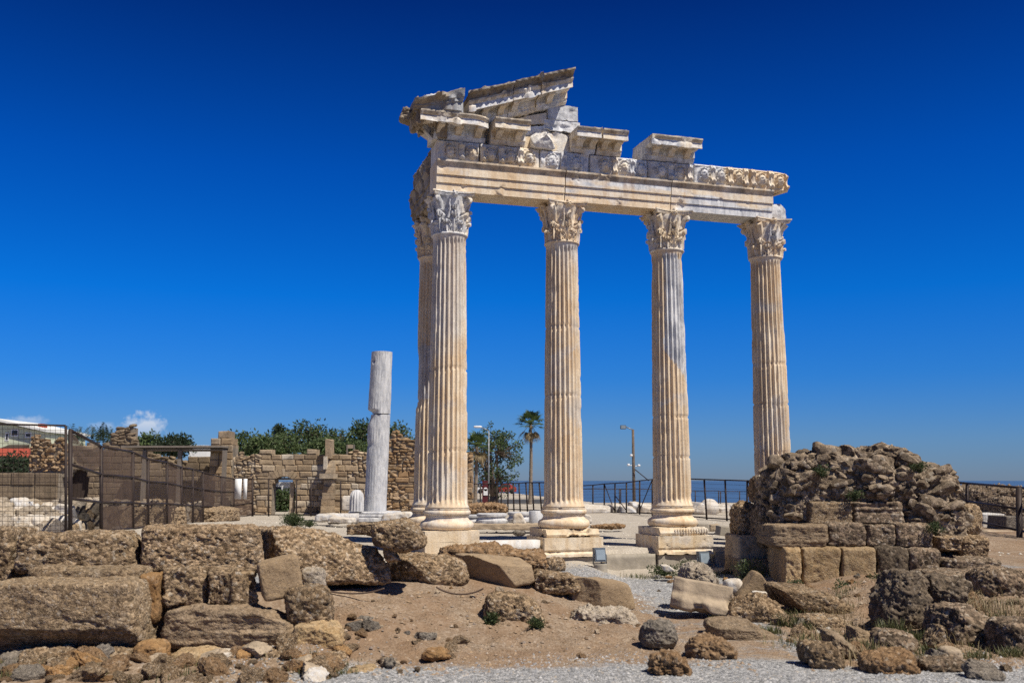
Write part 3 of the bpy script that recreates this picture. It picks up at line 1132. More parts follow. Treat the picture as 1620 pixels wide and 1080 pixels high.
def arch_block(x0, x1, seed, tone_c):
    V, F = swept(arch_prof(), x0, x1, 0.03, 0, 0.004, 0.0025, seed, 0.05, 0.52)
    t = np.clip((fbm(V * np.array([0.55, 1, 1.9]), 5, seed + 3) + tone_c) * 4, 0, 1)
    up = sstep(10.46, 10.50, V[:, 2]) * (V[:, 1] < -0.3)
    t = np.where(up > 0.5, -0.8 * np.clip(0.75 + fbm(V * 2.5, 4, seed + 6), 0, 1), t)
    return Geo().add(V, F, t)


build('architrave', arch_block(-0.46, 3.10, 101, -0.45), M['marble_shaft'], TEMPLE, sharp=38)
build('architrave', arch_block(3.125, 6.26, 102, -0.18), M['marble_shaft'], TEMPLE, sharp=38)
build('architrave', arch_block(6.285, 9.52, 103, 0.02), M['marble_shaft'], TEMPLE, sharp=38)
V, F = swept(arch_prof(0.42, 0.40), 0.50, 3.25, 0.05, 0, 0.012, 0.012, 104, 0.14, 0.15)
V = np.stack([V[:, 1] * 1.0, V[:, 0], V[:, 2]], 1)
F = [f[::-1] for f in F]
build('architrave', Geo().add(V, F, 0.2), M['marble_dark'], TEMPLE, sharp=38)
# the rounded white stump of the inner architrave at the broken end
def lump(c, s, seed, e=5, n=22, low=0.12, fine=0.04, planes=()):
    V, F = cubegrid(n)
    V = V / (np.abs(V) ** e).sum(1, keepdims=True) ** (1 / e)
    for (nx, ny, nz_, d) in planes:
        nn = np.array([nx, ny, nz_], float)
        nn /= np.linalg.norm(nn)
        k = V @ nn - d
        V = V - np.clip(k, 0, None)[:, None] * nn * 0.95
    V = V * np.asarray(s, float)
    Nn = vnormals(V, F)
    m = float(np.mean(s))
    V = V + Nn * (low * m * fbm(V * 1.2 / m, 3, seed) + fine * m * fbm(V * 4.5 / m, 4, seed + 3))[:, None]
    return V + np.asarray(c, float), F


V, F = lump((9.82, 0.10, 10.10), (0.33, 0.30, 0.29), 105, 6, planes=[(1, 0, 0.9, 0.85)])
V[:, 2] = np.maximum(V[:, 2], 9.832)
build('broken_block', Geo().add(V, F, 0.9), M['marble_white'], TEMPLE)


# ---- frieze with carved heads
def frieze_block(x0, x1, heads, pils, seed, z0=10.66, z1_=11.20, face=-0.43, back=0.35, tone=-0.2, worn=0.0, overhang=False):
    nx, nz = max(8, int((x1 - x0) / 0.022)), 26
    xs, zs = np.linspace(x0, x1, nx), np.linspace(z0, z1_, nz)
    Xg, Zg = np.meshgrid(xs, zs)
    H = np.zeros_like(Xg)
    H += 0.035 * sstep(z1_ - 0.075, z1_ - 0.055, Zg) + 0.02 * (1 - sstep(z0 + 0.02, z0 + 0.05, Zg))
    for hx in heads:
        hz = (z0 + z1_) / 2 - 0.02
        dx, dz = (Xg - hx) / 0.125, (Zg - hz + 0.015) / 0.175
        r = np.hypot(dx, dz)
        hair = 0.105 * np.exp(-((r - 1.22) / 0.20) ** 2) * sstep(-1.1, -0.5, dz) * (1 + 0.35 * np.sin(np.arctan2(dz, dx) * 13 + seed))
        face_ = 0.20 * np.sqrt(np.clip(1 - r ** 2, 0, 1))
        nose = 0.045 * np.exp(-(dx / 0.16) ** 2) * np.exp(-((dz + 0.05) / 0.28) ** 2)
        eyes = -0.040 * (np.exp(-(((np.abs(dx) - 0.38) / 0.17) ** 2)) * np.exp(-((dz - 0.18) / 0.13) ** 2))
        brow = 0.022 * np.exp(-((dz - 0.36) / 0.10) ** 2) * (np.abs(dx) < 0.7)
        mouth = -0.032 * np.exp(-(dx / 0.24) ** 2) * np.exp(-((dz + 0.50) / 0.07) ** 2)
        H = np.maximum(H, (hair + face_ + (nose + eyes + brow + mouth) * (r < 1)) * (1 - worn))
    for p in pils:
        dx = (Xg - p) / 0.085
        body = 0.085 * (np.abs(dx) < 1) * (0.8 + 0.2 * np.cos(dx * PI * 2))
        knob = 0.13 * np.exp(-(dx / 0.9) ** 2) * np.exp(-((Zg - z0 - 0.10) / 0.06) ** 2) + 0.09 * np.exp(-(dx / 1.1) ** 2) * np.exp(-((Zg - z1_ + 0.12) / 0.05) ** 2)
        H = np.maximum(H, (body + knob) * (1 - worn))
    P = np.stack([Xg.ravel(), Xg.ravel() * 0, Zg.ravel()], 1)
    H = H + (0.006 + 0.05 * worn) * fbm(P * 5, 5, seed).reshape(Xg.shape) + (0.005 + 0.02 * worn) * fbm(P * 16, 3, seed + 4).reshape(Xg.shape)
    # rounded block edges
    ed = np.minimum(np.minimum(Xg - x0, x1 - Xg), np.minimum(Zg - z0, z1_ - Zg))
    H = H - 0.05 * np.exp(-ed / 0.02)
    Vf = np.stack([Xg, face - H, Zg], -1).reshape(-1, 3)
    g = Geo()
    idx = np.arange(nx * nz).reshape(nz, nx)
    F = np.stack([idx[:-1, :-1], idx[:-1, 1:], idx[1:, 1:], idx[1:, :-1]], -1).reshape(-1, 4).tolist()
    rim = idx[0].tolist() + idx[1:, -1].tolist() + idx[-1, :-1][::-1].tolist() + idx[1:-1, 0][::-1].tolist()
    n = len(Vf)
    Vb = Vf[rim].copy()
    Vb[:, 1] = back
    if overhang:
        Vb[:, 0] = np.where(Vb[:, 0] > x1 - 0.25, Vb[:, 0] - 0.25, Vb[:, 0])
    m = len(rim)
    F += [[rim[(k + 1) % m], rim[k], n + k, n + (k + 1) % m] for k in range(m)]
    F.append([n + k for k in range(m)][::-1])
    V = np.concatenate([Vf, Vb])
    if overhang:   # the projecting end is broken away underneath
        k = np.clip((V[:, 0] - 9.55) / (x1 - 9.55), 0, 1)
        V[:, 2] = np.where(V[:, 2] < z0 + 0.25, V[:, 2] + k * 0.06, V[:, 2])
        V[:, 1] += np.where(V[:, 1] < 0, (k ** 3) * 0.22, 0)
    t = np.clip((fbm(V * 1.3, 5, seed + 8) + tone) * 2.2, 0, 1)
    return g.add(V, F, t)


FZ = [(-0.45, 0.70, (-0.12, 0.48), (0.20,), 201, 'marble_top', 0.15), (0.725, 2.38, (1.02, 1.56, 2.08), (0.79, 1.30, 1.83), 202, 'marble_top', 0.1),
      (2.41, 3.83, (2.74, 3.42), (3.08,), 203, 'marble_top', 0.35), (3.86, 5.57, (4.28, 4.86, 5.36), (4.58, 5.10), 204, 'marble_top', 0.2),
      (5.60, 7.00, (5.98, 6.55), (6.27, 6.86), 205, 'marble_top', 0.1), (7.03, 8.74, (7.32, 7.86, 8.42), (7.59, 8.14, 8.66), 206, 'marble_top', 0.1),
      (8.77, 10.15, (9.17, 9.76), (8.88, 9.46, 10.07), 207, 'marble_shaft', 0.0)]
for k, (a, b, hs, ps, s, mt, wn) in enumerate(FZ):
    build('frieze_block', frieze_block(a, b, hs, ps, s, worn=wn, overhang=(k == 6), z1_=11.20 + (0.04 if k > 4 else 0), tone=0.35 if k in (0, 2, 3, 4, 5) else -0.4), M[mt], TEMPLE, sharp=38)
# side frieze, badly broken
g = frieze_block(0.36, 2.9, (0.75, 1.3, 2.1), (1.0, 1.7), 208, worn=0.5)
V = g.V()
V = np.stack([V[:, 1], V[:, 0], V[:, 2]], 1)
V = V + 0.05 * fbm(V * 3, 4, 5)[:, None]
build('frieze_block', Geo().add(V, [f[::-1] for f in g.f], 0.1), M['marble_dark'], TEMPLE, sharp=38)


# ---- cornice blocks
def geison(zb, y_in=-0.40, proj=0.58, sima=0.0, top=0.0):
    """profile of a cornice block standing on zb, projecting towards the viewer"""
    y = y_in
    p = [(0.35, zb), (y - 0.02, zb), (y - 0.08, zb + 0.06), (y - 0.09, zb + 0.12), (y - 0.13, zb + 0.14), (y - 0.13, zb + 0.31),
         (y - proj + 0.05, zb + 0.345), (y - proj + 0.04, zb + 0.275), (y - proj - 0.015, zb + 0.275), (y - proj + 0.005, zb + 0.43), (y - proj - 0.025, zb + 0.44), (y - proj - 0.075, zb + 0.50), (y - proj - 0.075, zb + 0.54)]
    p += [(0.30, zb + 0.54)]
    return p


def gutter(x0, x1, zb, seed, shear, sima, parent, proj=0.58, chip=0.05):
    y = -0.40
    p = [(0.28, zb + 0.544), (y - proj - 0.04, zb + 0.544), (y - proj - 0.05, zb + 0.60), (y - proj - 0.15, zb + 0.68), (y - proj - 0.24, zb + 0.55 + sima - 0.06), (y - proj - 0.25, zb + 0.55 + sima - 0.05), (y - proj - 0.25, zb + 0.55 + sima), (0.28, zb + 0.50 + sima)]
    V, F = swept(p, x0, x1, 0.03, shear, 0.012, 0.008, seed, chip, 0.3)
    k = (V[:, 2] - shear * (V[:, 0] - x0) > zb + 0.60) & (V[:, 2] - shear * (V[:, 0] - x0) < zb + 0.53 + sima) & (V[:, 1] < -0.9)
    V[:, 1] -= np.where(k, 0.022 * np.sin(V[:, 0] * 2 * PI / 0.17) + 0.03 * fbm(V * 8, 4, seed + 6), 0)
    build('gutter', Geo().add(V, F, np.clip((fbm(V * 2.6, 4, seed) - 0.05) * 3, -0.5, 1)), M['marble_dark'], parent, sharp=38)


def cornice(x0, x1, zb, mods, seed, shear=0.0, sima=0.0, chip=0.10, cthr=0.28, tone=0.3, beads=False, proj=0.58, taper=None):
    g = Geo()
    V, F = swept(geison(zb, proj=proj), x0, x1, 0.04, shear, 0.012, 0.006, seed, chip * 0.55, cthr + 0.08)
    if taper:
        V = taper(V)
    zz = V[:, 2] - shear * (V[:, 0] - x0) - zb
    tt = np.clip((fbm(V * 1.5, 5, seed + 2) + tone) * 2, 0, 1)
    tt = np.where((zz > 0.435) & (V[:, 1] < -0.7), -0.7 * np.clip(0.8 + fbm(V * 3, 4, seed + 9), 0, 1), tt)
    g.add(V, F, tt)
    for mx in mods:
        pr = [(-0.44, zb + 0.10), (-0.40, zb + 0.34), (-0.88, zb + 0.345), (-0.87, zb + 0.24), (-0.70, zb + 0.21), (-0.60, zb + 0.12)]
        V, F = swept(pr, mx - 0.085, mx + 0.085, 0.05, shear, 0.01, 0.008, seed + int(mx * 10), 0.03)
        V[:, 2] += shear * (mx - 0.085 - x0)
        g.add(V, F, 0.15)
    if beads:
        n = int((x1 - x0) / 0.075)
        for k in range(n):
            if (math.sin(k * 12.9898 + seed) * 43758.5) % 1 < 0.25:
                continue
            x = x0 + 0.06 + k * 0.075
            V, F = box(x, x + 0.042, -0.40 - proj - 0.078, -0.40 - proj - 0.02, zb + 0.465 + shear * (x - x0), zb + 0.53 + shear * (x - x0))
            g.add(V, F, 0.1)
    return g


ZF = 11.225
def undercut(V):
    """only the crown of the corner block overhangs the side; its bed stops over the frieze"""
    low = (V[:, 2] < ZF + 0.25) | ((V[:, 1] > -0.58) & (V[:, 2] < ZF + 0.335))
    V[:, 0] = np.where(low, np.maximum(V[:, 0], -0.56), V[:, 0])
    return V


def corner_taper(V):
    # right end broken back on a slant
    k = np.clip((V[:, 0] - 0.35) / 0.5, 0, 1)
    V[:, 1] = np.where(V[:, 1] < -0.5, V[:, 1] + k * k * 0.18, V[:, 1])
    return undercut(V)


build('cornice_block', cornice(-1.02, 0.84, ZF, (-0.42, 0.08, 0.62), 301, tone=0.2, taper=corner_taper, chip=0.14), M['marble_top'], TEMPLE, sharp=38)
# return of the corner cornice along the side
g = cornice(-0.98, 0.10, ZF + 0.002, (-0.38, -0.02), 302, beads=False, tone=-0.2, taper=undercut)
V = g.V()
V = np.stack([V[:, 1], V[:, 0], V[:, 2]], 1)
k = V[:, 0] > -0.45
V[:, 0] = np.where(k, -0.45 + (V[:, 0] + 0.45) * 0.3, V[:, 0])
build('cornice_return', Geo().add(V, [f[::-1] for f in g.f], 0.0), M['marble_dark'], TEMPLE, sharp=38)  # shade of this return is painted in by its darker marble
build('cornice_block', cornice(0.98, 1.95, ZF, (1.18, 1.72), 303, tone=-0.1, chip=0.06), M['marble_top'], TEMPLE, sharp=38)
build('cornice_block', cornice(3.28, 3.98, ZF, (3.48, 3.85), 304, tone=0.1, chip=0.12), M['marble_top'], TEMPLE, sharp=38)
build('cornice_block', cornice(4.03, 4.76, ZF, (4.2, 4.58), 305, tone=-0.1, chip=0.06), M['marble_top'], TEMPLE, sharp=38)
build('cornice_block', cornice(5.46, 7.00, ZF, (5.75, 6.22, 6.72), 306, tone=0.35, chip=0.10), M['marble_top'], TEMPLE, sharp=38)
# chipped white lump in front of the tympanum
V, F = lump((2.47, -0.50, 11.44), (0.33, 0.28, 0.24), 307, 5, planes=[(1, -0.5, 0.5, 0.6), (-0.7, -0.6, 0.5, 0.65), (0.2, -0.9, -0.5, 0.62)])
V[:, 2] = np.maximum(V[:, 2], 11.205)
build('broken_block', Geo().add(V, F, 0.7), M['marble_top'], TEMPLE)
# raking corner piece with the lion spout
SL = 0.332
g = Geo()
pr = [(0.25, 0.0), (-0.98, 0.0), (-1.0, 0.12), (-1.04, 0.15), (-1.05, 0.24), (-1.10, 0.30), (-1.18, 0.42), (-1.20, 0.50), (-1.15, 0.53), (0.15, 0.48)]
V, F = swept(pr, -1.20, 0.10, 0.05, 0.0, 0.03, 0.02, 310, 0.12, 0.22)
V[:, 2] = ZF + 0.545 + np.maximum(V[:, 2], 0) * (0.42 + 0.36 * np.clip((V[:, 0] + 1.2) / 1.3, 0, 1)) + 0.20 * np.clip((V[:, 0] + 1.0), 0, 2) * (V[:, 2] > 0.05)
g.add(V, F, np.clip((fbm(V * 1.5, 5, 3) + 0.15) * 2, 0, 1))
build('raking_cornice', g, M['marble_dark'], TEMPLE, sharp=38)
g = Geo()
V, F = swept([(0.6, 0.0), (-1.10, 0.0), (-1.2, 0.18), (-1.26, 0.36), (0.5, 0.36)], -0.55, 0.62, 0.06, 0, 0.03, 0.03, 311, 0.2, 0.1)
V = np.stack([-1.05 + (V[:, 1] + 1.05) * 0.30, V[:, 0] - 0.35, ZF + 0.40 + V[:, 2] * 0.9], 1)
g.add(V, [f[::-1] for f in F], 0.0)
V, F = lump((-1.36, -0.60, ZF + 0.48), (0.13, 0.16, 0.17), 312, 4, 16, 0.35, 0.22, planes=[(-1, 0.3, 0.5, 0.7)])
g.add(V, F, -0.4)
build('cornice_return', g, M['marble_dark'], TEMPLE, sharp=38)
V, F = lump((-0.55, -0.45, 12.20), (0.45, 0.35, 0.13), 313, 5, planes=[(-0.6, 0, 0.8, 0.7)])
build('broken_block', Geo().add(V, F, 0.9), M['marble_white'], TEMPLE)
# the long raking beam in three pieces
def rk(x0, x1, mods, seed, chip, dz=0.0, sima=0.28):
    return cornice(x0, x1, 11.60 + SL * (x0 - 0.25) - 0.02 + dz, mods, seed, shear=SL, sima=sima, chip=chip, cthr=0.22, tone=0.3, beads=False)


def rkb(x0, x1, mods, seed, chip, dz=0.0):
    o = build('raking_cornice', rk(x0, x1, mods, seed, chip, dz), M['marble_top'], TEMPLE, sharp=38)
    gutter(x0 + 0.004, x1 - 0.004, 11.60 + SL * (x0 - 0.25) - 0.02 + dz, seed + 40, SL, 0.20, o, chip=chip * 0.6)


rkb(0.25, 1.46, (0.78, 1.24), 321, 0.14)
rkb(1.475, 2.24, (1.62,), 322, 0.13, 0.02)
rkb(2.255, 3.16, (2.62,), 323, 0.08, 0.03)
# tympanum courses under the beam
def tymp(x0, x1, za0, za1, zb0, zb1, y, seed, tone):
    """a slab between two sloping edges"""
    xs = np.linspace(x0, x1, max(3, int((x1 - x0) / 0.05)))
    V, F = extrude(densify([(0.3, 0), (0.3, 1), (y, 1), (y, 0)], 0.08), xs)
    k = (V[:, 0] - x0) / (x1 - x0)
    lo, hi = za0 + (za1 - za0) * k, zb0 + (zb1 - zb0) * k
    V[:, 2] = lo + (hi - lo) * V[:, 2]
    V = weather(V, F, 0.018, 0.012, seed, 0.05, 0.2)
    return Geo().add(V, F, np.clip((fbm(V * 1.3, 5, seed + 2) + tone) * 2, 0, 1))


build('tympanum_block', tymp(0.9, 2.62, 11.72, 11.98, 11.80, 12.30, -0.36, 331, -0.5), M['marble'], TEMPLE, sharp=38)
build('tympanum_block', tymp(2.0, 2.62, 11.55, 11.62, 11.80, 11.97, -0.34, 332, 0.5), M['marble_top'], TEMPLE, sharp=38)
build('tympanum_block', tymp(2.64, 3.52, 12.12, 12.12, 12.50, 12.56, -0.40, 333, 0.8), M['marble_white'], TEMPLE, sharp=38)
build('tympanum_block', tymp(2.55, 3.58, 11.80, 11.80, 12.11, 12.11, -0.38, 334, 0.6), M['marble_top'], TEMPLE, sharp=38)
build('tympanum_block', tymp(2.50, 3.50, 11.23, 11.23, 11.79, 11.79, -0.36, 335, -0.1), M['marble_top'], TEMPLE, sharp=38)
build('tympanum_block', tymp(1.96, 2.30, 11.22, 11.22, 11.56, 11.56, -0.38, 336, -0.5), M['marble'], TEMPLE, sharp=38)
build('tympanum_block', tymp(-0.3, 0.95, 11.77, 11.77, 11.80, 11.80, -0.30, 337, -0.2), M['marble'], TEMPLE, sharp=38)
# ------------------------------------------------------------------ rocks and blocks
ROCKP = {   # low warp, mid, lumps, lump frequency (1/m), superellipse exponent
    'conglo': (0.045, 0.026, 0.032, 11.0, 11), 'conglo_dark': (0.05, 0.035, 0.040, 8.0, 6), 'conglo_fine': (0.035, 0.016, 0.018, 12.0, 9),
    'strata': (0.04, 0.022, 0.022, 10.0, 7), 'sandstone': (0.03, 0.010, 0.006, 9.0, 10), 'ochre': (0.018, 0.018, 0.016, 9.0, 14), 'orange': (0.03, 0.022, 0.02, 9.0, 7),
    'clod': (0.06, 0.05, 0.06, 9.0, 3.0), 'greyrock': (0.05, 0.03, 0.035, 8.0, 2.8), 'blackrock': (0.06, 0.05, 0.040, 9.0, 5), 'marble_white': (0.05, 0.02, 0.0, 8, 5),
    'pile': (0.08, 0.06, 0.14, 4.2, 5), 'paleheap': (0.09, 0.05, 0.05, 5, 4), 'concrete': (0.01, 0.004, 0, 8, 24), 'lowwall': (0.03, 0.02, 0.01, 8, 10), 'marble_vein': (0.004, 0.002, 0, 8, 30), 'marble': (0.02, 0.012, 0, 8, 14),
}


def quadblock(px4, Y, D, style, seed, n=40, yaw=0.0, planes=(), e=None, amp=1.0, dy=0.0, backz=0.0):
    """a block whose front has its corners at bearings px4 = (tl, tr, br, bl) at distance Y, D metres thick"""
    low, mid, lump_, lf, ee = ROCKP[style]
    e = e or ee
    V, F = cubegrid(n)
    V = V / (np.abs(V) ** e).sum(1, keepdims=True) ** (1 / e)
    for (a, b, c, d) in planes:
        nn = np.array([a, b, c], float)
        nn /= np.linalg.norm(nn)
        k = V @ nn - d
        V = V - np.clip(k, 0, None)[:, None] * nn
    tl, bl = at(px4[0][0], px4[0][1], Y), at(px4[3][0], px4[3][1], Y)
    tr, br = at(px4[1][0], px4[1][1], Y + dy), at(px4[2][0], px4[2][1], Y + dy)
    if dy:
        yaw = yaw - dy / max(0.3, tr[0] - tl[0])
    u, w, d = ((V[:, 0] + 1) / 2)[:, None], ((V[:, 2] + 1) / 2)[:, None], (V[:, 1] + 1) / 2
    P = (bl * (1 - u) + br * u) * (1 - w) + (tl * (1 - u) + tr * u) * w
    P[:, 1] += d * D
    P[:, 0] += yaw * d * D
    P[:, 2] += backz * d
    Nn = vnormals(P, F)
    Q = P + seed * 3.7
    disp = low * fbm(Q * 1.3, 3, seed) + mid * fbm(Q * 5.5, 4, seed + 1)
    if lump_:
        Qw = Q + 0.06 * np.stack([vnoise(Q * 9, seed + 21), vnoise(Q * 9 + 7, seed + 22), vnoise(Q * 9 + 13, seed + 23)], 1)
        big = 0.55 - worley(Qw * lf, seed)
        ridg = 0.5 - np.abs(fbm(Qw * lf * 0.9, 4, seed + 12, 0.6))
        disp = disp + lump_ * (0.55 * big + 0.75 * ridg + 0.45 * (0.5 - worley(Qw * lf * 2.6, seed + 4)) + 0.30 * fbm(Q * lf * 4.5, 2, seed + 31))
        disp = disp - lump_ * 1.2 * np.clip((fbm(Q * 4.5, 5, seed + 7, 0.6) - 0.30) * 4, 0, 1)
    if style == 'strata':
        disp = disp + 0.03 * vnoise(np.stack([Q[:, 0] * 0.8, Q[:, 1] * 0.8, Q[:, 2] * 16], 1), seed)
    return P + Nn * (disp * amp)[:, None], F


def place(name, V, F, mat, label, cat, group=None, tone=0.0, parent=None):
    c = V.mean(0)
    c[2] = V[:, 2].min()
    o = build(name, Geo().add(V, F, tone), M[mat], parent, loc=c)
    if label:
        tag(o, label, cat, group)
    return o


def B(name, px4, Y, D, style, seed, label, cat='stone', n=40, mat=None, group=None, **k):
    if len(px4) == 4 and not hasattr(px4[0], '__len__'):
        x0, y0, x1, y1 = px4
        px4 = ((x0, y0), (x1, y0), (x1, y1), (x0, y1))
    V, F = quadblock(px4, Y, D, style, seed, n, **k)
    return place(name, V, F, mat or style, label, cat, group)


# -- the low wall of great blocks, left foreground
B('stone_block', ((28, 845), (203, 846), (224, 903), (20, 905)), 14.3, 0.85, 'conglo', 1, 'long pitted block on the upper left of the low wall with a flat pale top', n=56, dy=0.3)
B('stone_block', ((44, 899), (212, 900), (216, 945), (44, 945)), 13.9, 0.7, 'conglo_fine', 2, 'thin ledge of stone showing between the two leftmost big blocks', n=44)
B('stone_block', ((-32, 922), (203, 922), (212, 1036), (-34, 1036)), 13.1, 0.9, 'conglo_fine', 3, 'largest grainy block at the left edge, its dark underside cut back', n=64, e=16, planes=[(0, -0.62, -0.78, 0.84)])
B('stone_block', ((222, 833), (410, 833), (422, 908), (220, 908)), 14.5, 0.95, 'conglo', 4, 'great rough conglomerate block standing left of the tilted squarish stone', n=64, dy=0.45)
B('stone_block', ((-60, 838), (18, 836), (20, 935), (-60, 935)), 14.7, 0.9, 'conglo', 5, 'mossy block cut by the left edge of the picture behind the others', n=40)
B('stone', ((216, 908), (256, 909), (246, 985), (213, 985)), 13.75, 0.40, 'orange', 6, 'narrow upright orange stone wedged between two big blocks', n=28, planes=[(1, 0, 0.3, 0.85)])
B('stone', ((258, 901), (324, 900), (329, 957), (258, 959)), 13.85, 0.55, 'conglo', 7, 'squarish pebbly stone beside the narrow upright orange one', n=32, dy=0.2)
B('stone', ((327, 903), (372, 903), (368, 960), (330, 958)), 13.9, 0.55, 'conglo', 8, 'pebbly stone squeezed in the middle of the short row of three', n=28)
B('stone', ((366, 902), (408, 903), (412, 960), (366, 962)), 13.85, 0.55, 'conglo', 9, 'pebbly stone at the right end of the short row of three', n=28, dy=0.15)
B('stone_block', ((262, 957), (436, 960), (480, 1026), (250, 1025)), 13.45, 0.62, 'strata', 10, 'long low layered beam of stone lying under the short row of three', n=56, planes=[(0.75, 0, 0.66, 0.86), (-0.5, 0, 0.9, 1.0)])
B('stone', ((405, 893), (470, 876), (483, 938), (419, 954)), 13.75, 0.50, 'sandstone', 11, 'smooth tan squarish stone tilted on top of the rubble', n=36, dy=0.15)
B('stone', ((474, 900), (507, 903), (508, 938), (478, 940)), 14.1, 0.35, 'conglo_fine', 12, 'small pale stone tucked behind the tilted squarish stone', mat='paleheap', n=20)
B('stone_block', ((442, 836), (588, 841), (628, 925), (444, 922)), 15.5, 1.1, 'conglo', 13, 'long coarse pebbly block with a stepped top above bare earth', n=64, planes=[(0.62, 0, 0.78, 0.84), (0, -0.9, 0.43, 0.93), (-0.4, 0, -0.9, 1.02)], dy=0.9)
B('stone', ((445, 932), (512, 932), (522, 990), (455, 996)), 13.6, 0.5, 'conglo', 14, 'rounded pebbly stone below the tilted squarish stone', n=32, e=3.6)
B('stone', ((462, 990), (528, 984), (545, 1022), (466, 1040)), 13.3, 0.5, 'conglo_fine', 15, 'pale angular stone under the rounded pebbly one', mat='ochre', n=32, planes=[(0.6, -0.3, 0.7, 0.85)])
B('stone', ((576, 826), (650, 822), (676, 868), (590, 880)), 16.0, 0.8, 'conglo', 16, 'grey boulder perched on the end of the long pebbly block', n=40, e=4, planes=[(-0.5, 0, -0.8, 0.85)])
B('stone', ((603, 858), (622, 862), (640, 893), (606, 890)), 16.1, 0.35, 'conglo', 17, 'small wedge stone propped under the perched grey boulder', n=22, e=3.5)
B('stone_block', ((545, 829), (604, 826), (610, 848), (545, 848)), 17.2, 0.6, 'conglo', 18, 'flat stone lying just behind the perched grey boulder', n=28)
B('stone_block', ((634, 877), (740, 881), (748, 926), (626, 936)), 17.0, 0.85, 'conglo', 19, 'rounded block with a white lichen spot right of the long pebbly block', n=44, e=5, planes=[(-0.6, -0.5, -0.3, 0.86)], dy=0.45)
B('stone_block', ((744, 878), (842, 884), (850, 922), (772, 938)), 17.4, 0.8, 'sandstone', 20, 'smooth tan block with a slanting edge in the middle of the low wall', n=44, planes=[(-0.8, -0.55, -0.2, 0.62), (0.1, -0.5, 0.85, 0.9)], dy=0.5)
B('stone', ((842, 901), (908, 910), (926, 936), (846, 945)), 17.9, 0.8, 'conglo', 21, 'flat pitted stone between the smooth slanting block and the smooth end block', n=36, e=5)
B('stone_block', ((918, 913), (1000, 922), (1011, 969), (916, 962)), 17.7, 0.65, 'sandstone', 22, 'smooth rounded tan block at the right end of the low wall', n=44, e=6, planes=[(-0.8, -0.6, 0, 0.80)], dy=0.35)
B('stone', ((700, 868), (790, 868), (800, 888), (690, 892)), 18.6, 0.8, 'clod', 23, 'crumbling brown ledge lying before the corner pedestal', n=32, e=5)
B('stone', ((785, 872), (858, 875), (866, 900), (790, 900)), 18.8, 0.8, 'clod', 24, 'crumbling brown ledge behind the smooth slanting block', n=32, e=5)
B('stone', ((864, 882), (890, 884), (894, 903), (862, 905)), 22.5, 0.45, 'conglo', 25, 'small round brown stone near the foot of the second column', n=22, e=3)
# -- loose stones on the dirt
B('boulder', ((772, 940), (846, 948), (872, 1004), (760, 998)), 15.4, 0.85, 'conglo', 31, 'weedy layered boulder lying alone on the brown dirt', n=48, e=4.2)
B('boulder', ((1022, 985), (1070, 985), (1075, 1030), (1016, 1028)), 14.1, 0.45, 'greyrock', 32, 'round grey boulder on the gravel below the carved fragment', n=36)
B('stone', ((1040, 1040), (1088, 1042), (1100, 1077), (1030, 1074)), 12.2, 0.35, 'clod', 33, 'crumbly brown clod nearest on the grey gravel', n=34)
B('stone', ((1100, 1010), (1160, 1014), (1178, 1050), (1092, 1044)), 13.3, 0.5, 'clod', 34, 'low crumbly lump of earth right of the round grey boulder', n=34)
B('stone', ((915, 962), (1000, 968), (1022, 1002), (905, 996)), 16.2, 0.6, 'clod', 35, 'low crumbling outcrop in the dirt before the smooth end block', mat='paleheap', n=34, amp=1.2)
B('stone', ((560, 972), (590, 978), (600, 998), (535, 996)), 14.6, 0.4, 'greyrock', 36, 'dark grey angular stone at the left end of the dirt', n=24, e=4)
B('stone', ((670, 1026), (706, 1028), (716, 1046), (662, 1046)), 13.2, 0.35, 'orange', 37, 'low orange stone sunk in the dirt above the gravel', n=24, e=3)
B('stone', ((606, 1040), (622, 1036), (626, 1056), (602, 1056)), 12.6, 0.25, 'greyrock', 38, 'small grey stone half buried left of the low orange stone', n=18, e=4)
# -- right foreground
V, F = swept([(0.55, 0.0), (0.52, 0.46), (0.10, 0.50), (0.04, 0.34), (0.02, 0.26), (-0.06, 0.22), (-0.12, 0.16), (-0.13, 0.03), (0.0, -0.02)], -0.50, 0.50, 0.03, 0, 0.02, 0.008, 41, 0.09, 0.25)
k = np.clip((-V[:, 0] - 0.30) / 0.2, 0, 1)
V[:, 1] += k * 0.15 * (1 - V[:, 2])
ct, st_, cr, sr = math.cos(-0.16), math.sin(-0.16), math.cos(-0.22), math.sin(-0.22)
V = np.stack([V[:, 0] * ct - V[:, 2] * st_, V[:, 1], V[:, 0] * st_ + V[:, 2] * ct], 1)
V = np.stack([V[:, 0] * cr - V[:, 1] * sr, V[:, 0] * sr + V[:, 1] * cr, V[:, 2]], 1)
pc_ = at(1106, 962, 17.2)
V = V + np.array([pc_[0], pc_[1], z1(pc_[0], pc_[1]) + 0.10])
place('carved_fragment', V, F, 'lowwall', 'pale carved cornice fragment with a moulded edge lying in the gravel', 'fragment')
B('stone', ((1086, 898), (1118, 893), (1146, 932), (1082, 934)), 18.0, 0.8, 'clod', 42, 'jagged rubble lump heaped behind the carved fragment', mat='paleheap', n=36, e=3)
B('stone', ((1196, 904), (1204, 905), (1236, 948), (1164, 947)), 19.2, 0.5, 'sandstone', 43, 'triangular tan slab leaning before the rubble pile', n=32, e=8)
B('stone', ((1193, 935), (1216, 934), (1222, 949), (1190, 950)), 17.9, 0.3, 'marble_white', 44, 'white marble chunk beside the triangular slab', n=20)
B('stone', ((1150, 920), (1170, 917), (1178, 936), (1150, 938)), 19.5, 0.35, 'marble_white', 45, 'white marble chunk behind the jagged rubble lump', n=20)
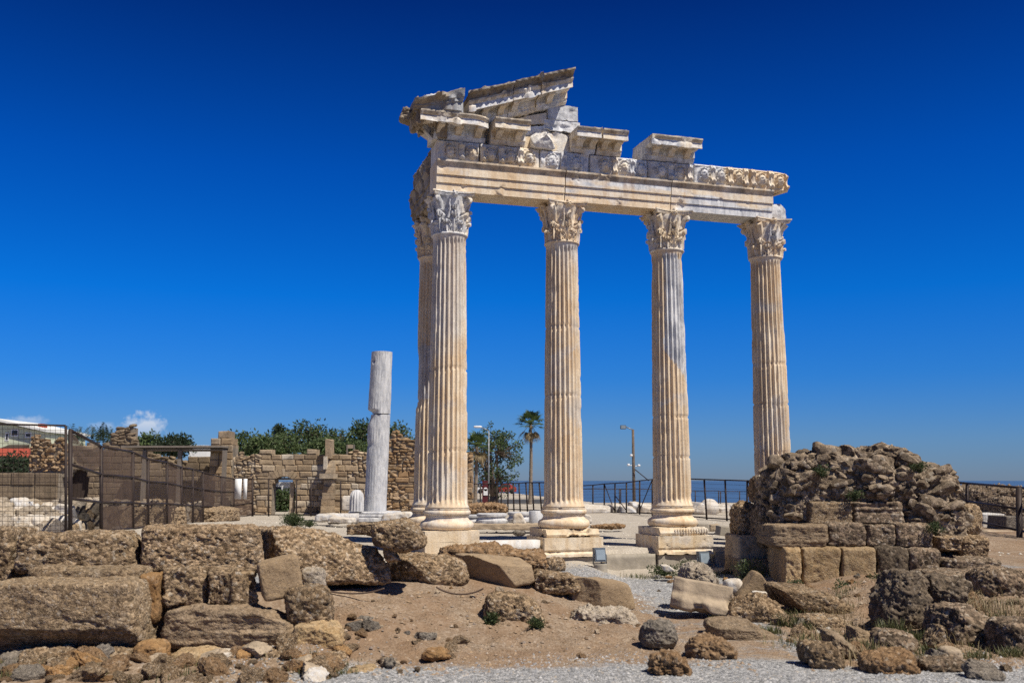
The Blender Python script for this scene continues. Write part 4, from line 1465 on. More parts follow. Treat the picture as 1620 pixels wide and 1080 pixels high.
B('stone_block', ((1224, 925), (1300, 932), (1392, 985), (1232, 962)), 17.6, 1.0, 'conglo_fine', 46, 'long flat pebbly slab lying before the yellow blocks', mat='conglo', n=56, e=6, planes=[(0.1, -0.4, 0.9, 0.86), (-0.9, -0.3, -0.2, 0.85)])
B('stone', ((1172, 945), (1230, 945), (1258, 990), (1154, 990)), 16.6, 0.7, 'conglo', 47, 'broad pebbly stone right of the carved fragment', n=40, e=4, planes=[(-0.6, -0.5, 0.6, 0.75), (0.5, -0.6, 0.6, 0.8)])
B('stone', ((1120, 984), (1190, 984), (1256, 1030), (1130, 1012)), 15.0, 0.7, 'strata', 48, 'low flat stone half buried in grass beside the grey gravel', n=36, e=4, planes=[(0.0, -0.5, 0.85, 0.8)])
B('stone', ((1276, 978), (1338, 980), (1345, 1004), (1272, 1004)), 16.0, 0.6, 'conglo', 49, 'pebbly stone in shadow under the long flat slab', n=32, e=5)
B('stone', ((1304, 995), (1350, 1010), (1378, 1054), (1330, 1046)), 13.4, 0.6, 'strata', 50, 'slanting brown slab among the near right stones', n=36, e=6, planes=[(0.5, -0.5, 0.7, 0.75)])
B('stone', ((1276, 1018), (1322, 1022), (1346, 1062), (1280, 1062)), 12.7, 0.5, 'conglo', 51, 'brown stone at the edge of the near gravel', n=32, e=4)
B('stone', ((1350, 990), (1384, 1000), (1398, 1030), (1352, 1024)), 14.6, 0.5, 'strata', 52, 'brown stone leaning behind the slanting brown slab', n=30, e=4)
B('boulder', ((1410, 906), (1470, 908), (1490, 1000), (1394, 1006)), 15.5, 0.8, 'blackrock', 53, 'tall dark boulder standing before the rubble pile', n=52, e=4, planes=[(-0.7, -0.3, 0.6, 0.80), (0.5, -0.85, 0.1, 0.86)])
B('stone', ((1434, 904), (1468, 905), (1478, 932), (1430, 934)), 15.9, 0.5, 'blackrock', 54, 'black porous stone on top of the tall dark boulder', n=30, e=4)
B('boulder', ((1482, 912), (1538, 916), (1558, 960), (1480, 968)), 15.9, 0.8, 'blackrock', 55, 'wide black porous boulder right of the tall dark one', n=44, e=4.5, planes=[(0.7, -0.5, -0.4, 0.78), (0.0, -0.7, 0.7, 0.85)])
B('boulder', ((1496, 964), (1574, 968), (1612, 1026), (1490, 1030)), 14.4, 0.9, 'conglo_dark', 56, 'broad dark pebbly boulder low at the right edge', n=48, e=4.5, planes=[(0.5, -0.6, 0.6, 0.8), (-0.8, -0.5, 0.2, 0.8)])
B('stone', ((1490, 990), (1496, 990), (1506, 1026), (1470, 1024)), 14.0, 0.35, 'conglo', 57, 'small triangular stone leaning on the broad dark boulder', n=24, e=6)
B('stone', ((1496, 1026), (1522, 1026), (1530, 1046), (1492, 1044)), 13.2, 0.3, 'sandstone', 58, 'small pale smooth stone under the broad dark boulder', mat='lowwall', n=24, e=4)
B('boulder', ((1560, 900), (1640, 905), (1660, 970), (1556, 975)), 17.5, 1.0, 'conglo_dark', 59, 'dark stone cut by the right edge of the picture', n=40, e=4)
B('stone', ((1590, 985), (1660, 985), (1670, 1060), (1600, 1064)), 13.6, 0.8, 'conglo_dark', 60, 'dark lump of stone in the lower right corner', n=36, e=4)
B('stone', ((1400, 1000), (1450, 1005), (1462, 1046), (1396, 1046)), 13.9, 0.6, 'conglo_dark', 61, 'brown stone low in front of the tall dark boulder', n=34, e=3.6)
B('stone', ((1385, 1040), (1455, 1040), (1470, 1085), (1380, 1085)), 12.3, 0.5, 'clod', 62, 'earthy stone at the lower edge among the right rubble', n=32, e=3.6)
B('stone', ((1470, 1045), (1540, 1048), (1560, 1085), (1462, 1085)), 12.4, 0.5, 'conglo_dark', 63, 'dark stone at the lower edge beside the earthy one', n=32, e=4)
# -- rubble course under the left blocks
lows = [((40, 1030), (96, 1030), (100, 1062), (30, 1062), 'conglo', 'brown stone in the rubble under the largest left block'), ((-20, 1040), (44, 1036), (46, 1066), (-20, 1070), 'greyrock', 'flat grey stone in the lower left corner'),
        ((120, 1034), (205, 1030), (212, 1062), (110, 1064), 'conglo', 'wide brown stone under the right end of the largest left block'), ((206, 1018), (250, 1018), (254, 1054), (204, 1056), 'orange', 'orange lump filling the gap below the narrow upright stone'),
        ((262, 1030), (340, 1032), (362, 1078), (256, 1078), 'ochre', 'big ochre rounded stone under the long layered beam'), ((330, 1028), (366, 1029), (366, 1044), (332, 1046), 'marble_white', 'white marble chip under the long layered beam'),
        ((366, 1030), (402, 1030), (400, 1056), (366, 1056), 'orange', 'small orange stone right of the white marble chip'), ((404, 1030), (452, 1034), (452, 1058), (400, 1058), 'conglo', 'knobbly stone under the pointed end of the layered beam'),
        ((430, 1044), (490, 1040), (500, 1074), (420, 1078), 'clod', 'earthy stone below the pale angular one'), ((496, 1040), (545, 1030), (556, 1070), (492, 1074), 'conglo', 'pebbly stone at the foot of the rubble slope'),
        ((545, 1058), (590, 1056), (596, 1082), (540, 1082), 'ochre', 'pale ochre stone at the lower edge left of the gravel'), ((160, 1058), (230, 1060), (236, 1086), (150, 1086), 'clod', 'crumbly stone at the lower edge beneath the orange lump'),
        ((60, 1060), (120, 1058), (126, 1086), (56, 1086), 'greyrock', 'grey stone at the lower edge near the left corner')]
for k, (a, b, c, d, st, lab) in enumerate(lows):
    B('stone', (a, b, c, d), 12.9 - 0.5 * (a[1] > 1050), 0.55, st if st != 'ochre' else 'conglo_fine', 70 + k, lab, n=28, e=3.4, mat=st)

# -- little loose stones: copies of a few shapes
rng = random.Random(5)
protos = []
for k, (st, mt) in enumerate((('clod', 'conglo'), ('greyrock', 'greyrock'), ('conglo_fine', 'orange'), ('sandstone', 'lowwall'), ('clod', 'clod'), ('marble_white', 'marble_white'))):
    V, F = cubegrid(12)
    V = V / (np.abs(V) ** 3).sum(1, keepdims=True) ** (1 / 3)
    for j in range(5):
        r = random.Random(k * 31 + j)
        nn = np.array([r.uniform(-1, 1), r.uniform(-1, 1), r.uniform(-0.5, 1)])
        nn /= np.linalg.norm(nn)
        kk = V @ nn - r.uniform(0.6, 0.85)
        V = V - np.clip(kk, 0, None)[:, None] * nn
    V = V * np.array([0.5, 0.40, 0.30])
    V = V * (1 + 0.20 * fbm(V * 4, 4, k) + 0.10 * fbm(V * 13, 3, k + 9))[:, None]
    protos.append((new_mesh('loose_stone', V, F, M[mt], True, None, 26), mt))
LAB = {'conglo': 'small brown stone loose in the rubble', 'greyrock': 'small grey stone loose in the rubble', 'orange': 'small orange stone loose in the rubble', 'lowwall': 'small tan stone loose in the rubble',
       'clod': 'small earthy clod loose in the rubble', 'marble_white': 'small white marble chip loose in the rubble'}


def loose(X, Y, s, k, sink=0.3):
    me, mt = protos[k]
    o = bpy.data.objects.new('loose_stone', me)
    COL.objects.link(o)
    o.location = (X, Y, z1(X, Y) + s * (0.30 - sink * 0.6))
    o.scale = (s * rng.uniform(0.8, 1.25), s * rng.uniform(0.8, 1.2), s * rng.uniform(0.7, 1.1))
    o.rotation_euler = (rng.uniform(-0.5, 0.5), rng.uniform(-0.5, 0.5), rng.uniform(0, 6.3))
    tag(o, LAB[mt], 'stone', LAB[mt].replace('small ', 'small loose ').replace(' stone loose', ' stones').replace(' clod loose', ' clods').replace(' chip loose', ' chips'))


W6 = [42, 6, 12, 8, 34, 2]
for _ in range(110):      # under the left blocks
    X, Y = rng.uniform(-7.2, -2.2) + rng.random() ** 3 * 0.8, rng.uniform(11.7, 13.3)
    loose(X, Y, rng.choice((0.10, 0.14, 0.18, 0.26, 0.34, 0.42)), rng.choices(range(6), W6)[0])
for _ in range(24):      # dirt bank and its foot
    X, Y = rng.uniform(-2.6, 2.6), rng.uniform(13.0, 17.5)
    loose(X, Y, rng.choice((0.05, 0.06, 0.08, 0.10, 0.14)), rng.choices(range(6), [20, 10, 10, 24, 30, 2])[0])
for _ in range(92):     # right rubble slope
    X = rng.uniform(3.4, 8.6)
    Y = rng.uniform(12.0, 19.5)
    if X < 4.4 and Y < 14.2:
        continue
    loose(X, Y, rng.choice((0.10, 0.13, 0.17, 0.22, 0.30, 0.38)), rng.choices(range(6), [30, 14, 6, 6, 30, 3])[0])
for _ in range(26):      # foot of the pile
    X, Y = rng.uniform(5.2, 10.5), rng.uniform(18.5, 21.9)
    loose(X, Y, rng.choice((0.08, 0.11, 0.15, 0.2, 0.28)), rng.choices(range(6), [30, 12, 8, 12, 26, 3])[0])
for _ in range(20):      # along the foot of the low wall and the temple kerb
    X = rng.uniform(2.0, 5.5)
    loose(X, rng.uniform(20, 25.3), rng.choice((0.06, 0.08, 0.12, 0.2)), rng.choices(range(6), [10, 18, 6, 22, 6, 14])[0])


for _ in range(34):      # broken stone spilling from the left wall to the dirt
    loose(rng.uniform(-2.6, -0.7), rng.uniform(12.4, 14.6), rng.choice((0.07, 0.10, 0.14, 0.2, 0.26)), rng.choices(range(6), [34, 8, 12, 16, 30, 2])[0])
for _ in range(22):      # crumbs of the bank
    X = rng.uniform(-2.4, 1.6)
    loose(X, float(wall_y(X)) - rng.uniform(0.2, 2.6), rng.choice((0.04, 0.05, 0.07, 0.09)), rng.choices(range(6), [24, 8, 10, 20, 40, 1])[0])


# -- the masonry pile at the right: stepped blocks around a rubble core, one mortared thing
PILE = empty('masonry_pile', (8.0, 23.5, 0), 'ruined stepped masonry pile with yellow blocks below and a dark rubble core', 'ruin')
PL = Vector((8.0, 23.5, 0))


def pile_part(name, V, F, mat, label=None, tone=0.0):
    o = build(name, Geo().add(V - np.array(PL), F, tone), M[mat], PILE)
    if label:
        o['label'] = label
    return o


def PB(px4, Y, D, style, seed, mat=None, label=None, n=28, **k):
    if not hasattr(px4[0], '__len__'):
        x0, y0, x1, y1 = px4
        px4 = ((x0, y0), (x1, y0), (x1, y1), (x0, y1))
    V, F = quadblock(px4, Y, D, style, seed, n, **k)
    return pile_part('stone_block', V, F, mat or style, label)


PB((1241, 866, 1269, 929), 22.0, 3.0, 'ochre', 101, 'ochre', 'ochre block at the front left corner', yaw=0.10)
PB((1270.5, 866, 1331, 925), 22.02, 1.2, 'ochre', 102, 'ochre', 'broad yellow dressed block')
PB((1333, 866, 1387, 932), 22.0, 1.2, 'ochre', 103, 'ochre', 'chipped yellow dressed block')
PB((1388.5, 866, 1440, 930), 22.05, 1.2, 'conglo_dark', 104, 'blackrock', None, e=9)
PB((1441, 868, 1492, 932), 22.0, 1.3, 'conglo_dark', 105, 'conglo_dark', None, e=7)
PB((1290, 924, 1332, 934), 21.9, 0.5, 'ochre', 106, 'strata')
PB(((1226, 830), (1310, 829), (1310, 865.5), (1221, 866)), 22.3, 1.6, 'strata', 107, 'strata', 'moulded block with long grooves', n=36, e=14)
PB((1311.5, 828, 1371, 865), 22.35, 1.5, 'ochre', 108, 'conglo_dark', amp=1.4)
PB((1373, 829, 1418, 865), 22.33, 1.5, 'ochre', 109, 'conglo_dark', amp=1.4)
PB((1419.5, 828, 1477, 866), 22.3, 1.6, 'ochre', 110, 'conglo_dark', amp=1.4)
PB(((1284, 793), (1349, 793), (1351, 828), (1281, 829)), 22.8, 1.3, 'strata', 111, 'conglo_fine', e=16, amp=0.7)
PB(((1350, 792), (1430, 793), (1434, 828), (1352, 829)), 22.85, 1.3, 'strata', 112, 'conglo_dark', e=16, amp=0.7)
PB((1170, 797, 1222, 852), 25.2, 1.4, 'pile', 113, 'conglo', 'porous block at the left corner', amp=0.6, n=36)
PB((1168, 848, 1236, 890), 24.6, 1.6, 'ochre', 114, 'lowwall')
PB((1168, 884, 1240, 925), 24.3, 1.6, 'ochre', 115, 'conglo_fine')
PB((1199, 752, 1240, 797), 25.8, 1.2, 'pile', 116, 'conglo_dark', 'dark block against the last column', amp=0.5, n=32)
PB((1206, 800, 1240, 866), 24.0, 2.0, 'pile', 117, 'conglo_dark', None, amp=0.5)
PB((1526, 797, 1556, 846), 23.6, 1.6, 'conglo_dark', 118, 'conglo_fine', None, e=7)
PB((1522, 850, 1568, 886), 22.6, 1.4, 'conglo', 119, 'conglo', None, n=32)
PB((1486, 848, 1524, 872), 22.3, 1.4, 'conglo', 120, 'conglo')
PB((1500, 884, 1590, 910), 21.8, 1.4, 'conglo', 121, 'conglo_dark', None, e=8)
PB((1480, 906, 1600, 934), 20.9, 1.6, 'conglo', 122, 'conglo_dark', None, e=8)
core = Geo()
for k, (q, Y, D, n, e) in enumerate([
        (((1236, 742), (1520, 738), (1530, 850), (1230, 850)), 23.1, 2.8, 90, 7),
        (((1250, 722), (1350, 712), (1360, 756), (1236, 760)), 23.3, 2.2, 56, 3.4),
        (((1300, 716), (1400, 716), (1410, 760), (1290, 758)), 23.1, 2.3, 56, 3.4),
        (((1385, 706), (1432, 702), (1486, 758), (1380, 760)), 23.2, 2.2, 60, 3.2),
        (((1450, 738), (1516, 742), (1524, 800), (1440, 800)), 23.1, 2.2, 52, 4),
        (((1440, 795), (1530, 795), (1540, 880), (1440, 880)), 22.9, 2.2, 60, 6),
        (((1350, 742), (1470, 738), (1470, 800), (1345, 800)), 22.95, 1.6, 60, 4)]):
    V, F = quadblock(q, Y, D, 'pile', 130 + k, n, e=e, amp=0.62)
    core.add(V, F)
o = build('rubble_core', Geo().add(core.V() - np.array(PL), core.f), M['pile'], PILE)
# stones bedded in the core
SV = core.V()
SN = None
rs = np.random.RandomState(8)
cand = SV[(SV[:, 1] < 24.6)]
st = Geo()
for k in range(1300):
    c = cand[rs.randint(len(cand))]
    s = rs.choice([0.05, 0.07, 0.09, 0.12, 0.16, 0.24], p=[0.22, 0.24, 0.24, 0.16, 0.10, 0.04])
    V, F = cubegrid(6)
    V = V / (np.abs(V) ** 4).sum(1, keepdims=True) ** (1 / 4)
    for j in range(6):
        nn = rs.uniform(-1, 1, 3)
        nn /= np.linalg.norm(nn)
        V = V - np.clip(V @ nn - 0.66, 0, None)[:, None] * nn
    V = V * np.array([1.3, 1, 0.72]) * s
    V = V + 0.07 * s * fbm(V * 3 / s, 3, k)[:, None]
    a = rs.uniform(-0.5, 0.5)
    V = np.stack([V[:, 0] * math.cos(a) - V[:, 2] * math.sin(a), V[:, 1], V[:, 0] * math.sin(a) + V[:, 2] * math.cos(a)], 1)
    st.add(V + c - np.array(PL) + np.array([0, -0.25 * s, 0]), F, rs.uniform(0, 1))
o = build('bedded_stones', st, M['pile'], PILE, sharp=28)
o['kind'] = 'stuff'
# ------------------------------------------------------------------ masonry walls of the old town
def stone_at(g, r, xa, xb, za, zc, y, depth, rb, jit, prot, gap, tones):
    p = r.uniform(-prot, prot)
    if rb:      # an unworked lump bedded in the wall
        V, F = cubegrid(4)
        V = V / (np.abs(V) ** 3.2).sum(1, keepdims=True) ** (1 / 3.2)
        nn = np.array([r.uniform(-1, 1), -1, r.uniform(-1, 1)])
        nn /= np.linalg.norm(nn)
        V = V - np.clip(V @ nn - 0.75, 0, None)[:, None] * nn
        s = np.array([(xb - xa) * 0.56, min(0.5, depth) * 0.5, (zc - za) * 0.60]) * r.uniform(0.82, 1.12)
        V = V * s * (1 + 0.12 * fbm(V * 1.6 + r.uniform(0, 50), 3, 3))[:, None]
        an = r.uniform(-0.3, 0.3)
        V = np.stack([V[:, 0] * math.cos(an) - V[:, 2] * math.sin(an), V[:, 1], V[:, 0] * math.sin(an) + V[:, 2] * math.cos(an)], 1)
        V = V + np.array([(xa + xb) / 2 + r.uniform(-0.04, 0.04), y + s[1] * 0.62 + p, (za + zc) / 2 + r.uniform(-0.03, 0.03)])
        g.add(V, F, r.uniform(*tones))
        return
    V, F = box(xa + gap / 2, xb - gap / 2, y - 0.02 + p, y + depth, za + gap / 2, zc - gap / 2)
    V = V + np.array([[r.uniform(-jit, jit), r.uniform(-jit, jit), r.uniform(-jit, jit)] for _ in range(8)])
    b = min(0.05, (xb - xa) * 0.15, (zc - za) * 0.18)
    f = [0, 1, 5, 4]
    C = V[f].mean(0)
    Vf = V[f].copy()
    Vf[:, 0] += np.sign(C[0] - Vf[:, 0]) * b
    Vf[:, 2] += np.sign(C[2] - Vf[:, 2]) * b
    Vf[:, 1] -= b * 0.7
    V = np.concatenate([V, Vf])
    F = [q for q in F if q != [0, 1, 5, 4]] + [[0, 1, 9, 8], [1, 5, 10, 9], [5, 4, 11, 10], [4, 0, 8, 11], [8, 9, 10, 11]]
    g.add(V, F, r.uniform(*tones))


def masonry(g, x0, x1, topf, zb, y, depth, ch=(0.3, 0.42), bw=(0.5, 1.0), hole=None, seed=0, jit=0.02, prot=0.03, gap=0.02, tones=(0, 1), rubble=None):
    """courses of single blocks, each a slightly tapered box with its own tone; topf(x) is the height of the broken top"""
    r = random.Random(seed)
    z = zb
    while True:
        h = r.uniform(*ch)
        x = x0 - r.uniform(0, 0.3)
        any_ = False
        while x < x1:
            rb = rubble(x, z) if rubble else 0
            w = r.uniform(*bw) * (0.5 if rb else 1)
            xa, xb = max(x, x0), min(x + w, x1)
            x += w
            if xb - xa < 0.08:
                continue
            xm = (xa + xb) / 2
            subs = [(z, z + h)]
            if rb:
                m = z + h * r.uniform(0.4, 0.6)
                subs = [(z, m), (m, z + h)]
            for (za, zc) in subs:
                if (za + zc) / 2 > topf(xm):
                    continue
                any_ = True
                if hole:
                    iv = hole((za + zc) / 2)
                    if iv and xb > iv[0] and xa < iv[1]:
                        if xa < iv[0] - 0.06:
                            pieces = [(xa, iv[0])]
                        else:
                            pieces = []
                        if xb > iv[1] + 0.06:
                            pieces.append((iv[1], xb))
                    else:
                        pieces = [(xa, xb)]
                else:
                    pieces = [(xa, xb)]
                for (qa, qb) in pieces:
                    stone_at(g, r, qa, qb, za, zc, y, depth, rb, jit, prot, gap, tones)
                continue
        z += h
        if not any_ or z > zb + 14:
            break


def pts_top(pts, Y):
    """height profile from picture bearings (px, py) at distance Y"""
    xs = [at(p[0], p[1], Y)[0] for p in pts]
    zs = [at(p[0], p[1], Y)[2] for p in pts]

    def f(x):
        return float(np.interp(x, xs, zs)) + 0.10 * math.sin(x * 7.1) * math.sin(x * 2.3)
    return f


def backing(g, x0, x1, topf, zb, y, depth, hole=None, step=0.4, tone=-1.0):
    n = max(1, int((x1 - x0) / (step if not hole else 0.12)))
    for k in range(n):
        a, b = x0 + (x1 - x0) * k / n, x0 + (x1 - x0) * (k + 1) / n
        t = topf((a + b) / 2) - 0.18
        z0_ = zb
        if hole:
            zz = zb
            while zz < t and (lambda iv: iv and iv[0] < (a + b) / 2 < iv[1])(hole(zz + 0.05)):
                zz += 0.1
            z0_ = zz
        if t > z0_ + 0.05:
            V, F = box(a, b + 0.001 * (k % 2), y + 0.045 + 0.002 * (k % 2), y + depth * 0.96, z0_ - 0.3 * (z0_ == zb), t)
            g.add(V, F, tone)


YA = 58.0
def X_(px, Y):
    return at(px, 780, Y)[0]


# -- the long wall with the arched gateway
aw = empty('arch_wall', (X_(510, YA), YA, 0.3), 'brown ashlar wall pierced by an arched gateway', 'wall')
AL = np.array([X_(510, YA), YA, 0.3])
ax0, ax1 = X_(430, YA), X_(467, YA)
axm, ar = (ax0 + ax1) / 2, (ax1 - ax0) / 2
azs = zat(771, YA)


def arch_hole(z):
    if z < azs:
        return (ax0, ax1)
    h = ar * ar - (z - azs) ** 2
    return (axm - math.sqrt(h), axm + math.sqrt(h)) if h > 0.01 else None


topA = pts_top([(366, 722), (380, 716), (392, 724), (404, 716), (408, 715), (500, 716), (520, 715), (540, 714), (580, 713), (606, 713)], YA)
g = Geo()
masonry(g, X_(368, YA), X_(606, YA), topA, 0.2, YA, 0.9, (0.28, 0.38), (0.4, 0.9), arch_hole, 3, rubble=lambda x, z: x < X_(402, YA) or (x > X_(545, YA) and z > 2.4) or (x > X_(560, YA) and z < 1.2))
backing(g, X_(368, YA), X_(606, YA), topA, 0.2, YA, 0.9, arch_hole)
o = build('wall', Geo().add(g.V() - AL, g.f, np.concatenate(g.a)), M['wall'], aw, smooth=False)
g = Geo()
for k in range(13):       # voussoirs
    a0, a1 = PI * k / 13, PI * (k + 1) / 13
    V = []
    for yy in (YA - 0.06, YA + 0.9):
        for (a, rr) in ((a0 + 0.015, ar), (a1 - 0.015, ar), (a1 - 0.015, ar + 0.42), (a0 + 0.015, ar + 0.42)):
            V.append((axm + rr * math.cos(a), yy, azs + rr * math.sin(a)))
    g.add(np.array(V) - AL, [[0, 1, 2, 3][::-1], [4, 5, 6, 7], [0, 4, 5, 1], [1, 5, 6, 2], [2, 6, 7, 3], [3, 7, 4, 0]], random.Random(k).uniform(0, 0.8))
build('arch', g, M['wall'], aw, smooth=False)
# the buttress with its broken head that throws a slanting shade, and its capital
g = Geo()
bx0, bx1 = X_(517, YA), X_(531, YA)
for k in range(9):
    za, zc = 0.2 + k * 0.36, 0.2 + (k + 1) * 0.36
    dpt = max(0.35, 2.0 - k * 0.19)
    V, F = box(bx0 + 0.01 * (k % 2), bx1 - 0.012 * (k % 3), YA - dpt, YA + 0.02, za, zc - 0.012)
    g.add(V - AL, F, random.Random(k + 4).uniform(0.2, 1))
V, F = box(X_(513, YA), X_(534, YA), YA - 1.6, YA - 0.1, zat(754, YA) - 0.1, zat(749, YA))
g.add(V - AL, F, 0.9)
V, F = box(X_(515, YA), X_(520, YA), YA - 0.9, YA - 0.1, zat(742, YA), zat(722, YA))
g.add(V - AL, F, 1.0)
V, F = box(X_(516, YA), X_(525, YA), YA - 0.6, YA + 0.5, zat(716, YA) - 0.3, zat(696, YA))
g.add(V + np.array([0.05 * math.sin(i) for i in range(24)]).reshape(8, 3) - AL, F, 0.7)
build('buttress', g, M['wall'], aw, smooth=False)
V, F = box(ax1 - 0.35, ax1 - 0.12, YA + 0.2, YA + 0.5, 0.2, azs + 0.3)
build('door_post', Geo().add(V - AL, F, 0.6), M['lowwall'], aw, smooth=False)
g = Geo()
for k in range(6):
    V, F = tube([(ax0 + 0.1 + (ax1 - ax0 - 0.2) * k / 5, YA + 0.7, azs + 0.55), (ax0 + 0.1 + (ax1 - ax0 - 0.2) * k / 5, YA + 0.7, azs + ar)], 0.02, 5)
    g.add(V - AL, F)
V, F = box(ax0 + 0.02, ax1 - 0.02, YA + 0.66, YA + 0.74, azs + 0.45, azs + 0.56)
g.add(V - AL, F)
build('arch_grille', g, M['steel'], aw, smooth=False)

# -- the taller ruined wall to the right of the lone column
tw = empty('ruined_wall', (X_(650, YA + 1), YA + 1, 0.3), 'tall reddish rubble wall behind the broken grey column, its top crumbling', 'wall')
TLo = np.array([X_(650, YA + 1), YA + 1, 0.3])
topT = pts_top([(575, 712), (600, 711), (608, 690), (616, 684), (630, 682), (640, 692), (660, 695), (735, 716), (747, 716)], YA + 1)
g = Geo()
masonry(g, X_(574, YA + 1), X_(748, YA + 1), topT, 0.2, YA + 1, 1.2, (0.28, 0.40), (0.4, 0.95), None, 9, jit=0.03, prot=0.06,
        rubble=lambda x, z: z > 2.6 or (math.sin(x * 1.7 + z) > 0.1))
backing(g, X_(574, YA + 1), X_(748, YA + 1), topT, 0.2, YA + 1, 1.2)
build('wall', Geo().add(g.V() - TLo, g.f, np.concatenate(g.a)), M['wall_red'], tw, smooth=False)

# -- old house ruin at the left with its dark doorway
YH = 62.0
hw = empty('house_ruin', (X_(190, YH), YH, 0.3), 'ruined stone house with a dark arched doorway and broken wall stubs', 'ruin')
HL = np.array([X_(190, YH), YH, 0.3])
hx0, hx1 = X_(110, YH), X_(139, YH)
hzs = zat(757, YH)


def hhole(z):
    hm, hr = (hx0 + hx1) / 2, (hx1 - hx0) / 2
    if z < hzs:
        return (hx0, hx1)
    h = hr * hr - (z - hzs) ** 2
    return (hm - math.sqrt(h), hm + math.sqrt(h)) if h > 0.01 else None


g = Geo()
topH = pts_top([(100, 708), (112, 708), (159, 708), (161, 710), (170, 696), (180, 692), (184, 674), (210, 673), (213, 704), (230, 720), (250, 718), (290, 728), (330, 720), (345, 716), (368, 722)], YH)
masonry(g, X_(100, YH), X_(368, YH), topH, 0.2, YH, 0.8, (0.32, 0.48), (0.5, 1.2), hhole, 12, rubble=lambda x, z: z > 4.4 or (x > X_(225, YH) and z > 2.6 and x < X_(290, YH)))
backing(g, X_(100, YH), X_(368, YH), topH, 0.2, YH, 0.8, hhole)
build('wall', Geo().add(g.V() - HL, g.f, np.concatenate(g.a)), M['wall_dark'], hw, smooth=False)
V, F = box(hx0, hx1, YH + 0.35, YH + 0.45, 0.2, hzs + 0.7)
g = Geo().add(V - HL, F)
for k in range(5):
    xx = hx0 + (hx1 - hx0) * (k + 0.5) / 5
    V, F = box(xx - 0.01, xx + 0.01, YH + 0.33, YH + 0.352, 0.2, hzs + 0.4)
    g.add(V - HL, F)
build('door', g, M['darkwood'], hw, smooth=False)
# pillar stub to the right
g = Geo()
YPp = YH - 2
topP = pts_top([(328, 706), (338, 700), (341, 684), (360, 683), (363, 706), (368, 706)], YPp)
masonry(g, X_(330, YPp), X_(366, YPp), topP, 0.2, YPp, 1.2, (0.35, 0.45), (0.5, 0.9), None, 15)
backing(g, X_(330, YPp), X_(366, YPp), topP, 0.2, YPp, 1.2)
build('pillar', Geo().add(g.V() - HL, g.f, np.concatenate(g.a)), M['wall'], hw, smooth=False)
# flat beams of the shelter between the two stubs
sh = empty('beam_shelter', (X_(270, 59), 59, 2.0), 'low flat shelter of dark weathered beams between two wall stubs', 'shelter')
SL_ = np.array([X_(270, 59), 59, 2.0])
for k, (pa, pb, pya, pyb) in enumerate(((192, 352, 705, 708), (205, 350, 710, 712.5))):
    V, F = box(X_(pa, 59), X_(pb, 59), 58.6 + 0.4 * k, 61 - 0.3 * k, zat(pyb, 59), zat(pya, 59))
    build('roof_beam', Geo().add(V - SL_, F), M['wood'], sh, smooth=False)
for px in (226, 282, 353):
    V, F = box(X_(px, 59) - 0.11, X_(px, 59) + 0.11, 58.9, 59.15, 0.0, zat(712, 59))
    build('post', Geo().add(V - SL_, F), M['wood'], sh, smooth=False)
# -- left rubble ruin and its ashlar foot
YR = 52.0
lr = empty('rubble_ruin', (X_(50, YR), YR, 0.3), 'crumbling rubble ruin on big dark ashlar blocks at the far left', 'ruin')
RL = np.array([X_(50, YR), YR, 0.3])
g = Geo()
topR = pts_top([(-60, 744), (36, 744), (40, 700), (55, 690), (70, 694), (84, 700), (96, 692), (103, 700), (112, 740)], YR + 0.6)
masonry(g, X_(37, YR), X_(99, YR), topR, zat(745, YR), YR + 0.4, 0.7, (0.2, 0.34), (0.25, 0.6), None, 21, jit=0.06, prot=0.12, rubble=lambda x, z: True)
backing(g, X_(37, YR), X_(99, YR), topR, zat(745, YR), YR + 0.4, 0.7)
build('rubble_wall', Geo().add(g.V() - RL, g.f, np.concatenate(g.a)), M['wall_red'], lr, smooth=False)
g = Geo()
zt_ = zat(743, YR)
masonry(g, X_(-80, YR), X_(91, YR), lambda x: zt_, 0.0, YR, 1.1, (0.66, 0.70), (1.2, 2.0), None, 22, gap=0.05)
backing(g, X_(-80, YR), X_(91, YR), lambda x: zt_, 0.0, YR, 1.1)
build('ashlar_foot', Geo().add(g.V() - RL, g.f, np.concatenate(g.a)), M['wall_dark'], lr, smooth=False)

